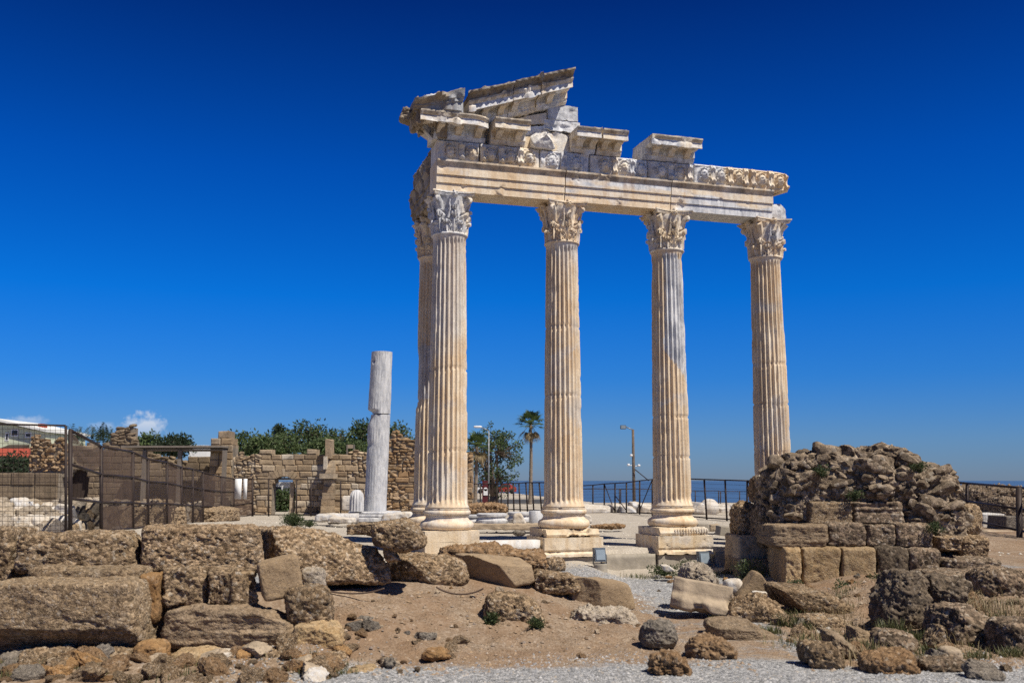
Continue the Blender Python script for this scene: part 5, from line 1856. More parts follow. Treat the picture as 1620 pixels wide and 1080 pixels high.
# -- houses of the town
def house(name, px0, px1, pyt, Y, depth, mat, label, roof=None, wins=(), over=0.4, roof_mat='red', eave=None):
    x0, x1 = X_(px0, Y), X_(px1, Y)
    zt2 = zat(pyt, Y)
    c = ((x0 + x1) / 2, Y, 0.0)
    h = empty(name, c, label, 'house')
    cA = np.array(c)
    V, F = box(x0, x1, Y, Y + depth, -1, zt2)
    build('wall', Geo().add(V - cA, F), M[mat], h, smooth=False)
    if roof:
        zr = zat(roof, Y)
        V = np.array([(x0 - over, Y - over, zt2), (x1 + over, Y - over, zt2), (x1 + over, Y + depth + over, zt2), (x0 - over, Y + depth + over, zt2), (x0 - over, Y + depth / 2, zr), (x1 + over, Y + depth / 2, zr)])
        V2 = V.copy()
        V2[:, 2] -= 0.14
        F = [[0, 1, 5, 4], [2, 3, 4, 5], [1, 2, 5], [3, 0, 4], [6, 10, 11, 7], [8, 11, 10, 9], [0, 6, 7, 1], [2, 8, 9, 3], [7, 11, 8], [9, 10, 6], [1, 7, 8, 2], [3, 9, 6, 0]]
        build('roof', Geo().add(np.concatenate([V, V2]) - cA, F), M[roof_mat], h, smooth=False)
    for (a, b, c2, d) in wins:
        xa, xb, za, zb_ = X_(a, Y), X_(b, Y), zat(d, Y), zat(c2, Y)
        V, F = box(xa, xb, Y - 0.05, Y + 0.1, za, zb_)
        w = build('window', Geo().add(V - cA, F), M['white'], h, smooth=False)
        V, F = box(xa + 0.08, xb - 0.08, Y - 0.075, Y - 0.052, za + 0.08, zb_ - 0.08)
        build('pane', Geo().add(V - cA, F), M['pane'], w, smooth=False)
    return h, cA


def gable_house():
    Y = 96
    c = (X_(20, Y), Y, 0.0)
    h = empty('green_house', c, 'pale green house with a white edged sloping roof beyond the ruins', 'house')
    cA = np.array(c)
    pl = [(-60, 690), (-6, 667), (72, 684), (72, 760), (-60, 760)]
    P = [at(a, b, Y) for a, b in pl]
    V = np.array([p for p in P] + [p + np.array([0, 9, 0]) for p in P])
    F = [[0, 4, 3, 2, 1], [5, 6, 7, 8, 9]] + [[k, (k + 1) % 5, (k + 1) % 5 + 5, k + 5] for k in range(5)]
    build('wall', Geo().add(V - cA, F), M['render_green'], h, smooth=False)
    g = Geo()
    for (q0, q1) in (((-64, 690), (-6, 665)), ((-6, 665), (77, 683.5))):
        p0, p1 = at(*q0, Y), at(*q1, Y)
        V = []
        for p in (p0, p1):
            for dy in (-0.6, 9.6):
                for dz in (0.0, 0.22):
                    V.append(p + np.array([0, dy, dz]))
        g.add(np.array(V) - cA, [[0, 2, 3, 1], [4, 5, 7, 6], [0, 1, 5, 4], [2, 6, 7, 3], [1, 3, 7, 5], [0, 4, 6, 2]])
    build('roof', g, M['render_white'], h, smooth=False)
    for (a, b, c2, d) in ((11, 23, 679, 690), (34, 44, 684, 692), (2, 8, 684, 697)):
        xa, xb, za, zb_ = X_(a, Y), X_(b, Y), zat(d, Y), zat(c2, Y)
        V, F = box(xa, xb, Y - 0.05, Y + 0.1, za, zb_)
        w = build('window', Geo().add(V - cA, F), M['white'], h, smooth=False)
        V, F = box(xa + 0.1, xb - 0.1, Y - 0.075, Y - 0.052, za + 0.1, zb_ - 0.1)
        build('pane', Geo().add(V - cA, F), M['pane'], w, smooth=False)
    V, F = box(X_(37, Y), X_(45, Y), Y + 2, Y + 3, zat(684, Y), zat(668, Y))
    build('chimney', Geo().add(V - cA, F), M['red'], h, smooth=False)
    V, F = box(X_(10, Y), X_(42, Y), Y - 1.6, Y - 0.05, zat(707, Y), zat(703, Y))
    V[[0, 1, 4, 5], 2] -= 0.35
    build('awning', Geo().add(V - cA, F), M['darkwood'], h, smooth=False)


gable_house()
house('red_roofed_house', -60, 34, 722, 80, 8, 'render_white', 'small house with a red tiled roof behind the wire gate', 706, ((0, 14, 726, 734),))
house('white_house', 40, 70, 694, 110, 7, 'render_white', 'white house with dark windows between the green house and the ruin', 688, ((44, 50, 698, 706), (56, 62, 698, 706)), roof_mat='render_white')
house('flat_house', 296, 325, 704, 120, 6, 'render_white', 'far white flat roof above the beam shelter', None, ())
house('gate_house', 420, 480, 762, 74, 6, 'render_white', 'white shopfront seen through the arched gateway', None, ((434, 446, 768, 780),))
b1 = empty('notice_sign', (X_(553, 61), 61, zat(712, 61)), 'small tan roofed sign standing on top of the arch wall', 'sign')
bl = np.array([X_(553, 61), 61, zat(712, 61)])
V, F = box(X_(547, 61), X_(559, 61), 61, 61.06, zat(709, 61), zat(703, 61))
build('panel', Geo().add(V - bl, F), M['lowwall'], b1, smooth=False)
g = Geo()
for px in (547.5, 558.5):
    V, F = box(X_(px, 61) - 0.04, X_(px, 61) + 0.04, 60.98, 61.08, zat(720, 61), zat(703, 61))
    g.add(V - bl, F)
build('sign_post', g, M['wood'], b1, smooth=False)

# ------------------------------------------------------------------ the lone broken column
YL = 44.0
lx = X_(594, YL)
zl0 = zat(808, YL)
lc = empty('broken_column', (lx, YL, zl0), 'lone broken grey column in two misaligned drums on a stepped marble base', 'column')


def lone(z0, z1_, r0, r1, seed, dx, notch=None):
    nz, nth = 60, 120
    th = np.arange(nth) / nth * 2 * PI
    T, Zn = np.meshgrid(th, np.linspace(0, 1, nz))
    Z = z0 + Zn * (z1_ - z0)
    P = np.stack([np.cos(T).ravel() * 0.5, np.sin(T).ravel() * 0.5, Z.ravel()], 1)
    R = r0 + (r1 - r0) * Zn + 0.014 * fbm(P * 2, 4, seed).reshape(T.shape) - 0.014 * np.abs(np.sin(T * 12)) * sstep(-0.2, 0.3, fbm(P * 1.3, 3, seed + 2).reshape(T.shape))
    if notch is not None:
        R = R - notch(T, Zn)
    V = np.stack([R * np.cos(T) + dx(Z), R * np.sin(T), Z], -1).reshape(-1, 3)
    idx = np.arange(nz * nth).reshape(nz, nth)
    F = np.stack([idx[:-1], np.roll(idx[:-1], -1, 1), np.roll(idx[1:], -1, 1), idx[1:]], -1).reshape(-1, 4).tolist()
    F += [idx[-1].tolist(), idx[0][::-1].tolist()]
    return Geo().add(V, F, 0.85)


zj, ztp = zat(655, YL) - zl0, zat(557, YL) - zl0
lean = lambda Z: (Z / ztp) * 0.17
build('lower_drum', lone(0, zj - 0.03, 0.49, 0.475, 5, lean, lambda T, Zn: 0.12 * sstep(0.86, 1.0, Zn) * np.clip(np.cos(T - 3.5), 0, 1) + 0.05 * np.exp(-((Zn - 0.68) / 0.03) ** 2) * np.clip(np.cos(T - 3.6) * 2 - 1, 0, 1)), M['marble_vein'], lc, sharp=50)
build('upper_drum', lone(zj + 0.01, ztp, 0.50, 0.455, 6, lean, lambda T, Zn: 0.20 * (1 - sstep(0.02, 0.07, Zn)) * np.clip(np.cos(T - 3.4) * 1.4 - 0.1, 0, 1) + 0.12 * np.exp(-((Zn - 0.84) / 0.03) ** 2) * np.exp(-((T - 4.0) / 0.14) ** 2)), M['marble_vein'], lc, sharp=50)
g = Geo()
for (r, za, zc) in ((1.15, -0.10, -0.003), (1.32, -0.24, -0.103), (1.5, -0.42, -0.243)):
    V, F = lathe([(r - 0.04, za), (r, za + 0.03), (r, zc - 0.03), (r - 0.04, zc)], 40)
    V[:, :2] *= (1 - 0.06 * np.clip(fbm(V * 1.5, 4, 8) - 0.1, 0, 1))[:, None]
    g.add(V, F, 0.9)
V, F = box(-1.7, 2.4, -1.2, 1.8, -1.2, -0.425)
g.add(V, F, 0.9)
build('stepped_base', g, M['marble_white'], lc, sharp=40)
# fluted stump and other pieces beside it
V, F = lathe([(0.31, 0), (0.31, 0.5), (0.28, 0.72), (0.18, 0.86), (0.06, 0.90)], 96)
a = np.arctan2(V[:, 1], V[:, 0])
V[:, :2] *= (1 - 0.17 * np.abs(np.sin(a * 7)) ** 0.6)[:, None]
c0 = at(564, 808, 43.0)
o = build('fluted_stump', Geo().add(V, F, 0.9), M['marble_white'], None, loc=None, sharp=40)
o.location = c0
tag(o, 'short fluted white marble stump left of the lone broken column', 'stump')
frag = [((499, 813), (530, 811), (533, 824), (496, 826), 40, 'white marble block beside the grass tuft on the path'), ((518, 817), (560, 818), (562, 829), (515, 829), 39, 'heap of white marble pieces left of the marble drum'),
        ((604, 812), (650, 808), (656, 825), (600, 826), 42, 'white marble slab right of the stepped base')]
for k, (a, b, c, d, Y, lab) in enumerate(frag):
    B('marble_fragment', (a, b, c, d), Y, 0.8, 'marble_white', 140 + k, lab, cat='fragment', n=22, amp=1.4, group=None)
g = Geo()
V, F = tube([(-0.55, 0, 0), (0.55, 0, 0)], 0.19, 24)
dr = build('marble_drum', Geo().add(V, F, 0.6), M['marble_white'], None, sharp=40)
dr.location = at(530, 818, 40.5)
dr.rotation_euler = (0, 0, 0.15)
tag(dr, 'white marble drum lying on its side near the lone column', 'drum')
dr.location = at(531 + 15, 819, 40.5)
B('marble_fragment', ((540, 785), (556, 783), (556, 808), (540, 808)), 55, 0.5, 'marble_white', 145, 'pale upright marble block at the foot of the buttress', cat='fragment', n=16)

# pieces between the columns
def col_piece(px, py, Y, r, label, prof, mat='marble_white', tone=0.8):
    V, F = lathe([(a * r, b * r) for a, b in prof], 40)
    V = V + (0.02 * r * fbm(V * 4, 4, int(px)))[:, None]
    o = build('column_base', Geo().add(V, F, tone), M[mat], None, sharp=45)
    o.location = at(px, py, Y)
    return tag(o, label, 'column base')


TOR = [(0.9, 0), (1.0, 0.1), (1.0, 0.25), (0.88, 0.33), (0.84, 0.45), (0.95, 0.52), (0.95, 0.64), (0.85, 0.68)]
col_piece(748, 829, 40, 0.55, 'white moulded column base just right of the corner column', TOR)
col_piece(778, 829, 39, 0.62, 'broken moulded column base second from the corner column', TOR)
col_piece(826, 826, 41, 0.62, 'moulded column base third from the corner column with rubble leaning on it', TOR)
V, F = lathe([(0.26, 0), (0.27, 0.1), (0.27, 0.5), (0.25, 0.52)], 28)
o = build('marble_drum', Geo().add(V, F, 0.8), M['marble_vein'], None, sharp=45)
o.location = at(848, 829, 39)
tag(o, 'small grey marble drum standing left of the second column', 'drum')
B('marble_fragment', ((812, 812), (824, 810), (834, 829), (810, 829)), 38.6, 0.5, 'marble_white', 150, 'broken grey marble chunk leaning before the third column base', cat='fragment', n=18)
B('marble_fragment', ((924, 812), (936, 814), (937, 829), (922, 828)), 34, 0.5, 'marble_white', 151, 'pale marble chunk just right of the second column base', cat='fragment', n=18)
B('low_kerb', ((742, 828), (860, 828), (862, 838), (742, 838)), 35.0, 0.6, 'lowwall', 152, 'low tan stone kerb running between the corner and second columns', cat='kerb', n=40)
B('low_kerb', ((936, 829), (990, 828), (992, 836), (934, 838)), 36, 0.6, 'clod', 153, 'low rusty rubble footing right of the second column', cat='kerb', n=34)
B('stone_block', ((1140, 832), (1162, 833), (1163, 848), (1138, 847)), 31, 0.7, 'concrete', 154, 'grey square block on the gravel right of the third column', n=20)
B('stone_block', ((1104, 828), (1122, 828), (1123, 840), (1103, 840)), 33, 0.6, 'concrete', 155, 'grey block just behind the third column base', n=18)
B('stone_block', ((1124, 830), (1140, 829), (1140, 838), (1123, 840)), 34, 0.6, 'lowwall', 156, 'pale low block between two grey ones behind the third column', n=18)
B('stone', ((866 - 54, 840), (830, 840), (830, 846), (812, 846)), 30.5, 0.4, 'greyrock', 157, 'little dark stone lying on the pale gravel behind the marble slab', n=12)
# new marble slab between the first two pedestals and the concrete kerb beyond
s0 = bpy.data.objects.new('marble_slab', None)
V, F = swept([(-0.62, 0.44), (-0.2, 0.44), (-0.2, 0.80), (-0.62, 0.80)], 0.70, 2.30, 0.2, 0, 0.001, 0.001, 5, 0.0)
Rz = np.array([[TX, -TY], [TY, TX]])


def toworld(V):
    V = V.copy()
    V[:, :2] = V[:, :2] @ Rz.T + np.array([C1X, C1Y])
    return V


place('marble_slab', toworld(V), F, 'marble_vein', 'new grey veined marble slab between the first and second pedestals', 'slab')
V, F = swept([(-0.70, -0.2), (-0.25, -0.2), (-0.25, 0.40), (-0.70, 0.40)], 4.02, 5.46, 0.1, 0, 0.01, 0.006, 6, 0.02)
place('concrete_kerb', toworld(V), F, 'concrete', 'grey concrete kerb block between the second and third pedestals', 'kerb')
V, F = swept([(-0.72, -0.2), (-0.25, -0.2), (-0.25, 0.42), (-0.72, 0.42)], 7.22, 8.5, 0.1, 0, 0.01, 0.006, 7, 0.02)
place('concrete_kerb', toworld(V), F, 'concrete', 'grey concrete kerb block right of the third pedestal', 'kerb')
V, F = swept([(-0.52, 0.2), (-0.1, 0.2), (-0.1, 0.51), (-0.52, 0.51)], 0.6, 2.4, 0.2, 0, 0.01, 0.006, 8, 0.02)
place('concrete_kerb', toworld(V), F, 'concrete', 'kerb strip behind the new grey veined marble slab', 'kerb')
B('marble_fragment', ((1046, 893), (1058, 893), (1072, 904), (1050, 906)), 23.6, 0.35, 'marble_white', 158, 'small white marble sliver lying before the third pedestal', cat='fragment', n=18)

# ------------------------------------------------------------------ floodlights on the ground
def floodlight(px, py, Y, label, foot):
    c = at(px, py, Y)
    f = empty('floodlight', c, label, 'floodlight', 'ground floodlights before the temple', rz=0.3)
    if foot:
        V, F = lathe([(0.17, -0.1), (0.17, 0.19), (0.15, 0.2)], 24)
        build('pedestal', Geo().add(V, F), M['concrete'], f, sharp=40)
    z0 = 0.2 if foot else 0.02
    V, F = box(-0.14, 0.14, -0.05, 0.10, z0 + 0.06, z0 + 0.38)
    V[:, 1] += (V[:, 2] - z0) * 0.18
    build('housing', Geo().add(V, F), M['lamp'], f, smooth=False)
    V, F = box(-0.115, 0.115, -0.07, -0.052, z0 + 0.10, z0 + 0.34)
    V[:, 1] += (V[:, 2] - z0) * 0.18
    build('lens', Geo().add(V, F), M['glass'], f, smooth=False)
    V, F = tube([(-0.17, 0.04, z0), (-0.17, 0.04, z0 + 0.22), (-0.14, 0.04, z0 + 0.23)], 0.014, 6)
    g = Geo().add(V, F)
    V, F = tube([(0.17, 0.04, z0), (0.17, 0.04, z0 + 0.22), (0.14, 0.04, z0 + 0.23)], 0.014, 6)
    g.add(V, F)
    V, F = tube([(-0.17, 0.04, z0 + 0.005), (0.17, 0.04, z0 + 0.005)], 0.014, 6)
    g.add(V, F)
    build('bracket', g, M['lamp'], f)
    g = Geo()
    for k in range(5):
        V, F = box(-0.12 + k * 0.055, -0.10 + k * 0.055, 0.102, 0.15, z0 + 0.1, z0 + 0.34)
        V[:, 1] += (V[:, 2] - z0) * 0.18
        g.add(V, F)
    build('cooling_fins', g, M['lamp'], f, smooth=False)


floodlight(950, 905, 24.6, 'dark floodlight on a round concrete foot before the second column', True)
floodlight(1115, 898, 25.2, 'dark floodlight set low beside the third pedestal', False)

# ------------------------------------------------------------------ lamp posts
YLp = 70.0
p = empty('lamp_post', (X_(773, YLp), YLp, 0.3), 'pale slender lamp post with a white head in front of the round tree', 'lamp post')
hz = zat(681, YLp) - 0.3
V, F = tube([(0, 0, -0.2), (0, 0, hz * 0.5), (0, 0, hz)], [0.06, 0.052, 0.04], 10)
build('pole', Geo().add(V, F), M['galv'], p)
V, F = tube([(0, 0, hz - 0.02), (-0.25, 0, hz + 0.12), (-0.55, 0, hz + 0.22)], 0.035, 8)
build('arm', Geo().add(V, F), M['galv'], p)
V, F = lump((-0.78, 0, hz + 0.27), (0.30, 0.16, 0.075), 3, 3, 8, 0.0, 0.0)
build('lamp_head', Geo().add(V, F), M['white'], p)
YL2 = 62.0
p = empty('lamp_post', (X_(1003, YL2), YL2, 0.3), 'rusty lamp post with a square floodlight and little white cameras', 'lamp post')
hz = zat(679, YL2) - 0.3
V, F = tube([(0, 0, -0.2), (0, 0, hz * 0.5), (0, 0, hz)], [0.11, 0.09, 0.075], 10)
build('pole', Geo().add(V, F), M['trunk'], p)
V, F = tube([(0, 0, hz - 0.03), (-0.22, 0, hz + 0.06), (-0.45, 0, hz + 0.17)], 0.035, 8)
build('arm', Geo().add(V, F), M['galv'], p)
V, F = box(-0.78, -0.44, -0.14, 0.1, hz + 0.02, hz + 0.26)
lh = build('lamp_head', Geo().add(V, F), M['lamp'], p, smooth=False)
V, F = box(-0.75, -0.47, -0.16, -0.143, hz + 0.05, hz + 0.23)
build('lens', Geo().add(V, F), M['glass'], lh, smooth=False)
for (dx, py) in ((-0.14, 720), (-0.32, 735), (0.32, 736)):
    V, F = lump((dx, -0.05, zat(py, YL2) - 0.3), (0.085, 0.11, 0.07), 4, 3, 6, 0, 0)
    g = Geo().add(V, F)
    V, F = tube([(0, 0, zat(py, YL2) - 0.3 - 0.05), (dx, -0.02, zat(py, YL2) - 0.3 - 0.02)], 0.02, 5)
    g.add(V, F)
    build('camera_head', g, M['white'], p)
V, F = tube([(0.05, -0.2, zat(742, YL2) - 0.3), (0.9, -0.2, zat(760, YL2) - 0.3)], 0.03, 6)
build('stay', Geo().add(V, F), M['steel'], p)

# ------------------------------------------------------------------ fences
def fence(name, posts, label, rails=2, wires=7, net=None, post_r=0.03, mesh=False, braces=(), back=0.0, netmats=('net', 'net_thin'), low=0.02):
    """posts: (px, py top, py foot, Y)"""
    T_ = [at(p[0], p[1], p[3]) for p in posts]
    B_ = [at(p[4] if len(p) > 4 else p[0], p[2], p[3]) for p in posts]
    c = B_[0]
    f = empty(name, c, label, 'fence')
    for t, b in zip(T_, B_):
        d = (b - t) / np.linalg.norm(b - t)
        V, F = tube([t - c, b + d * 0.35 - c], post_r, 7)
        build('post', Geo().add(V, F), M['steel'], f)
    g = Geo()
    w = Geo()
    for k in range(len(posts) - 1):
        for j in range(rails):
            q = 0.0 if j == 0 else (j / (rails - 1)) * (1 - low) if rails > 1 else 0
            V, F = tube([T_[k] * (1 - q) + B_[k] * q - c, T_[k + 1] * (1 - q) + B_[k + 1] * q - c], post_r * 0.7, 6)
            g.add(V, F)
        for j in range(wires):
            q = (j + 1) / (wires + 1)
            V, F = tube([T_[k] * (1 - q) + B_[k] * q - c, T_[k + 1] * (1 - q) + B_[k + 1] * q - c], 0.0055, 3, False)
            w.add(V, F)
        if mesh:
            n = int(np.linalg.norm(T_[k + 1] - T_[k]) / mesh)
            for j in range(1, n):
                q = j / n
                V, F = tube([T_[k] * (1 - q) + T_[k + 1] * q - c, B_[k] * (1 - q) + B_[k + 1] * q - c], 0.0045, 3, False)
                w.add(V, F)
    for (k, a0, b0, a1, b1) in braces:
        V, F = tube([T_[k] * (1 - a0) + B_[k] * a0 - c, T_[k + 1] * (1 - a1) + B_[k + 1] * a1 - c], post_r * 0.6, 6)
        g.add(V, F)
    build('rail', g, M['steel'], f)
    if wires or mesh:
        build('wire_mesh', w, M['steel'], f)
    if net:
        for k, kind in enumerate(net):
            if not kind:
                continue
            nu, nv = 14, 10
            V = []
            q0, q1 = (0.02, 0.97) if kind < 3 else (-0.02, 0.22)
            for i in range(nv + 1):
                for j in range(nu + 1):
                    u, v = j / nu, q0 + (q1 - q0) * i / nv
                    P = (T_[k] * (1 - u) + T_[k + 1] * u) * (1 - v) + (B_[k] * (1 - u) + B_[k + 1] * u) * v
                    P = P + np.array([0.015 * math.sin(i * 1.3 + k) * math.sin(PI * u), 0.025 * math.sin(i * 0.9 + j * 0.7 + k) * math.sin(PI * u), (0.25 * math.sin(PI * u) * -1 if kind == 3 else 0)])
                    V.append(P - c)
            idx = np.arange((nu + 1) * (nv + 1)).reshape(nv + 1, nu + 1)
            F = np.stack([idx[:-1, :-1], idx[:-1, 1:], idx[1:, 1:], idx[1:, :-1]], -1).reshape(-1, 4)
            build('shade_net', Geo().add(V, F), M[netmats[0] if kind != 2 else netmats[1]], f)
    return f


fence('wire_gate', [(-30, 670, 848, 21.5), (104, 673, 846, 22.0)], 'tall wire mesh gate panel at the left edge', rails=2, wires=22, mesh=0.10, post_r=0.03)
fence('screened_fence', [(111, 680, 846, 22.6), (160, 706, 842, 26.0), (210, 715, 838, 29.5), (234, 726, 835, 32.0), (264, 731, 831, 35.0), (287, 739, 830.5, 37.5), (305, 742, 830, 39.8), (321, 747, 829, 42.5), (350, 754, 826, 48.6), (370, 757, 821, 53), (399, 757, 815, 55)],
      'long brown screened fence running back from the wire gate', rails=4, wires=0, net=[3, 1, 2, 2, 1, 2, 2, 1, 1, 1, ], post_r=0.048)
fence('site_fence', [(400, 757, 815, 55.0), (425, 757, 815, 55.0), (469, 758, 815, 55), (492, 758, 815, 55), (539, 760, 814, 55), (600, 764, 813, 55), (660, 765, 812, 55.5)], 'thin dark wire fence in front of the arch wall', rails=2, wires=6, post_r=0.04)
fence('site_fence', [(738, 765, 808, 62), (747, 765, 808, 62), (760, 765, 808, 62), (773, 765, 808, 62), (786, 765, 807, 61), (793, 765, 807, 60), (804, 764, 806, 59, 803.5), (812, 764, 806, 58, 813), (821, 764, 806.5, 57, 823), (832, 763, 807, 56, 834.5), (842, 763, 807, 55, 844.5), (853, 763, 808, 54, 857), (866, 763, 809, 53, 870)],
      'leaning dark wire fence between the corner and second columns', rails=2, wires=8, post_r=0.045)
fence('site_fence', [(905, 768, 812, 62), (921, 768, 812, 61), (938, 767, 812, 60), (956, 765, 812, 58), (973, 764, 812, 57), (991, 763, 812, 56), (1012, 760, 812, 54), (1032, 758, 813, 52), (1060, 757, 815, 50), (1086, 757, 817, 48.5), (1114, 758, 820, 47, 1118), (1147, 759, 822, 46, 1150), (1182, 760, 824, 45), (1215, 760, 826, 44)],
      'dark wire fence crossing behind the third and last columns', rails=2, wires=8, post_r=0.045, braces=((3, 0.0, 0, 0.95, 0), (4, 0.4, 0, 0.9, 0), (6, 0.9, 0, 0.0, 0), (12, 0.0, 0, 0.6, 0)))
fence('site_fence', [(1500, 762, 812, 40), (1530, 764, 822, 38), (1613, 771, 840, 33), (1660, 775, 850, 31)], 'dark wire fence right of the masonry pile', rails=3, wires=8, mesh=0.16, post_r=0.06)
fence('shore_rail', [(915, 773, 800, 76), (980, 773, 800, 76), (982, 773, 800, 76), (1050, 774, 801, 76), (1100, 776, 801, 76), (1137, 776, 801, 76), (1140, 777, 801, 76), (1170, 777, 801, 76), (1250, 778, 802, 76)], 'far thin rail above the white marble fragments by the sea', rails=1, wires=0, post_r=0.04)
V, F = tube([at(1612, 771, 32.5), at(1613, 900, 32.0) - np.array([0, 0, 0.2])], 0.10, 8)
place('fence_post', V, F, 'steel', 'thick dark post close to the right edge beside the pile', 'post')
# notice boards on the screened fence
for k, (px, w) in enumerate(((377, 9), (388, 4.5))):
    a = at(px - w / 2, 757, 51.5 + k * 0.8)
    b = at(px + w / 2, 789, 51.5 + k * 0.8)
    V, F = box(a[0], b[0], a[1] - 0.03, a[1], b[2], a[2])
    place('notice_board', V, F, 'white', ('wide', 'narrow')[k] + ' white notice board hung on the screened fence', 'notice board')
# -- things by the road seen between the first two columns
YC = 74.0
k0 = empty('kiosk', (X_(776, YC), YC, 0.3), 'maroon kiosk with a round topped white sign beneath the round tree', 'kiosk')
kc = np.array([X_(776, YC), YC, 0.3])
V, F = box(X_(763, YC), X_(773, YC), YC, YC + 0.6, 0.0, zat(760, YC))
build('cabinet', Geo().add(V - kc, F), M['maroon'], k0, smooth=False)
V, F = box(X_(765, YC), X_(771.5, YC), YC - 0.05, YC, zat(783, YC), zat(773, YC))
g = Geo().add(V - kc, F)
V, F = tube([(X_(768.2, YC) - kc[0], -0.05, zat(773.5, YC) - kc[2]), (X_(768.2, YC) - kc[0], 0.0, zat(773.5, YC) - kc[2])], 0.14, 16)
g.add(V, F)
build('sign_face', g, M['white'], k0, smooth=False)


def car(px0, px1, Y, mat, label):
    x0, x1 = X_(px0, Y), X_(px1, Y)
    L_ = x1 - x0
    zg = z1((x0 + x1) / 2, Y)
    c = np.array([(x0 + x1) / 2, Y, zg])
    cobj = empty('parked_car', c, label, 'car')
    side = [(-0.5, 0.28), (-0.5, 0.72), (-0.40, 0.82), (-0.22, 0.88), (-0.10, 1.30), (0.0, 1.40), (0.22, 1.40), (0.36, 1.05), (0.48, 0.92), (0.5, 0.75), (0.5, 0.28)]
    V = []
    for yy, sc in ((-0.85, 0.97), (-0.8, 1.0), (0.8, 1.0), (0.85, 0.97)):
        for (u, z) in side:
            V.append((u * L_ * sc, yy * (0.88 if z > 1.0 else 1), z))
    n = len(side)
    F = [list(range(n)), [3 * n + j for j in range(n)][::-1]]
    for k in range(3):
        for j in range(n):
            F.append([k * n + j, k * n + (j + 1) % n, (k + 1) * n + (j + 1) % n, (k + 1) * n + j][::-1])
    build('body', Geo().add(V, F), M[mat], cobj, smooth=False)
    V, F = box(-0.09 * L_, 0.27 * L_, -0.86, -0.80, 0.95, 1.28)
    V[4:, 0] = V[4:, 0] * 0.75 + 0.03
    build('side_window', Geo().add(V, F), M['pane'], cobj, smooth=False)
    for u in (-0.31, 0.31):
        for yy in (-0.82, 0.82):
            V, F = tube([(u * L_, yy - 0.10, 0.32), (u * L_, yy + 0.10, 0.32)], 0.32, 16)
            build('wheel', Geo().add(V, F), M['rubber'], cobj)


car(778, 817, 140, 'carred', 'red car parked on the quay behind the leaning fence')
car(742, 764, 142, 'white', 'white car parked on the quay left of the maroon kiosk')
# -- rubble bank before the road
B('rubble_bank', ((736, 798), (800, 798), (802, 810), (736, 812)), 52, 1.5, 'pile', 160, 'low bank of yellow rubble behind the column bases', cat='rubble', n=44, mat='clod')
# -- fragments and boulders beyond the fence
rb = random.Random(11)
fr = [(900, 968), (962, 1000), (996, 1018), (1010, 1036), (1096, 1118), (1112, 1140), (1136, 1160), (1156, 1182), (1176, 1206), (925, 945), (980, 1010), (1040, 1070)]
pos = ('left of the rusty lamp post', 'at the foot of the rusty lamp post', 'below the rusty lamp post', 'just left of the third column', 'just right of the third column', 'beyond the fence midway between the third and last columns',
       'leaning beyond the fence near the last column', 'left of the last column', 'beside the last column', 'farthest left beyond the fence', 'lying in front of the lamp post foot', 'hidden partly by the third column')
for k, (a, b) in enumerate(fr):
    yt = 797 + rb.uniform(-3, 3) + (0 if k < 9 else 5)
    B('marble_fragment', ((a + 2, yt + rb.uniform(-2, 2)), (b - 2, yt + rb.uniform(-2, 3)), (b, 814), (a, 813)), 56 + rb.uniform(-2, 3), 1.6, 'marble_white', 170 + k, 'white marble fragment ' + pos[k], cat='fragment', n=18, amp=1.2,
      planes=[(rb.uniform(-1, 1), -0.5, 0.6, 0.8)])
V, F = lathe([(0.5, -0.2), (0.5, 0.2)], 30)
V = np.stack([V[:, 0], V[:, 2], V[:, 1]], 1)
c = at(1122, 803, 55)
place('marble_disc', V + c, F, 'marble_white', 'round marble drum end standing up among the white fragments', 'drum')
B('outcrop', ((1528, 774), (1640, 770), (1650, 822), (1524, 820)), 56, 5, 'pile', 190, 'big brown rock outcrop beyond the right fence', cat='rock', n=60, mat='conglo_dark', amp=1.8)
B('outcrop', ((1586, 790), (1640, 788), (1650, 824), (1582, 822)), 50, 3, 'pile', 191, 'smooth dark boulder before the rock outcrop', cat='rock', n=36, mat='conglo_dark')
B('stone_block', ((1554, 812), (1590, 812), (1590, 838), (1554, 838)), 40, 1.5, 'concrete', 192, 'grey marble block left of two beyond the right fence', mat='marble_vein', n=20)
B('stone_block', ((1592, 816), (1640, 818), (1640, 842), (1590, 840)), 38, 1.5, 'concrete', 193, 'dark grey block by the right edge beyond the fence', mat='greyrock', n=20)
B('stone_block', ((1556, 838), (1640, 842), (1640, 866), (1556, 862)), 36, 1.2, 'lowwall', 194, 'long low step under the grey blocks by the right edge', n=24)
# -- left heaps
def bankY(px):
    return float(np.interp(px, [-30, 104, 160, 234, 305, 335], [23.4, 24.6, 27.8, 34, 42, 46]))


for k in range(64):
    px = rb.uniform(-14, 100)
    t = rb.random()
    py = 843 - 44 * t
    s = rb.uniform(8, 26) * (1.1 - 0.3 * t)
    Y = bankY(px) + 0.2 + 2.0 * t + rb.uniform(-0.3, 0.3)
    B('marble_fragment', ((px - s * rb.uniform(0.4, 1), py - s * rb.uniform(0.3, 0.9)), (px + s * rb.uniform(0.3, 1), py - s * rb.uniform(0.2, 0.9)), (px + s * rb.uniform(0.6, 1.1), py + s * 0.6), (px - s, py + s * 0.6)), Y, s * 0.028, 'paleheap', 200 + k,
      'pale broken marble piece in the heap behind the wire gate', cat='fragment', n=10, group='marble pieces heaped behind the wire gate', mat=('marble_white', 'paleheap', 'paleheap')[k % 3], e=5, planes=[(rb.uniform(-1, 1), -0.6, rb.uniform(-0.2, 1), 0.66), (rb.uniform(-1, 1), -0.6, rb.uniform(-1, 0.3), 0.7)], amp=0.6)
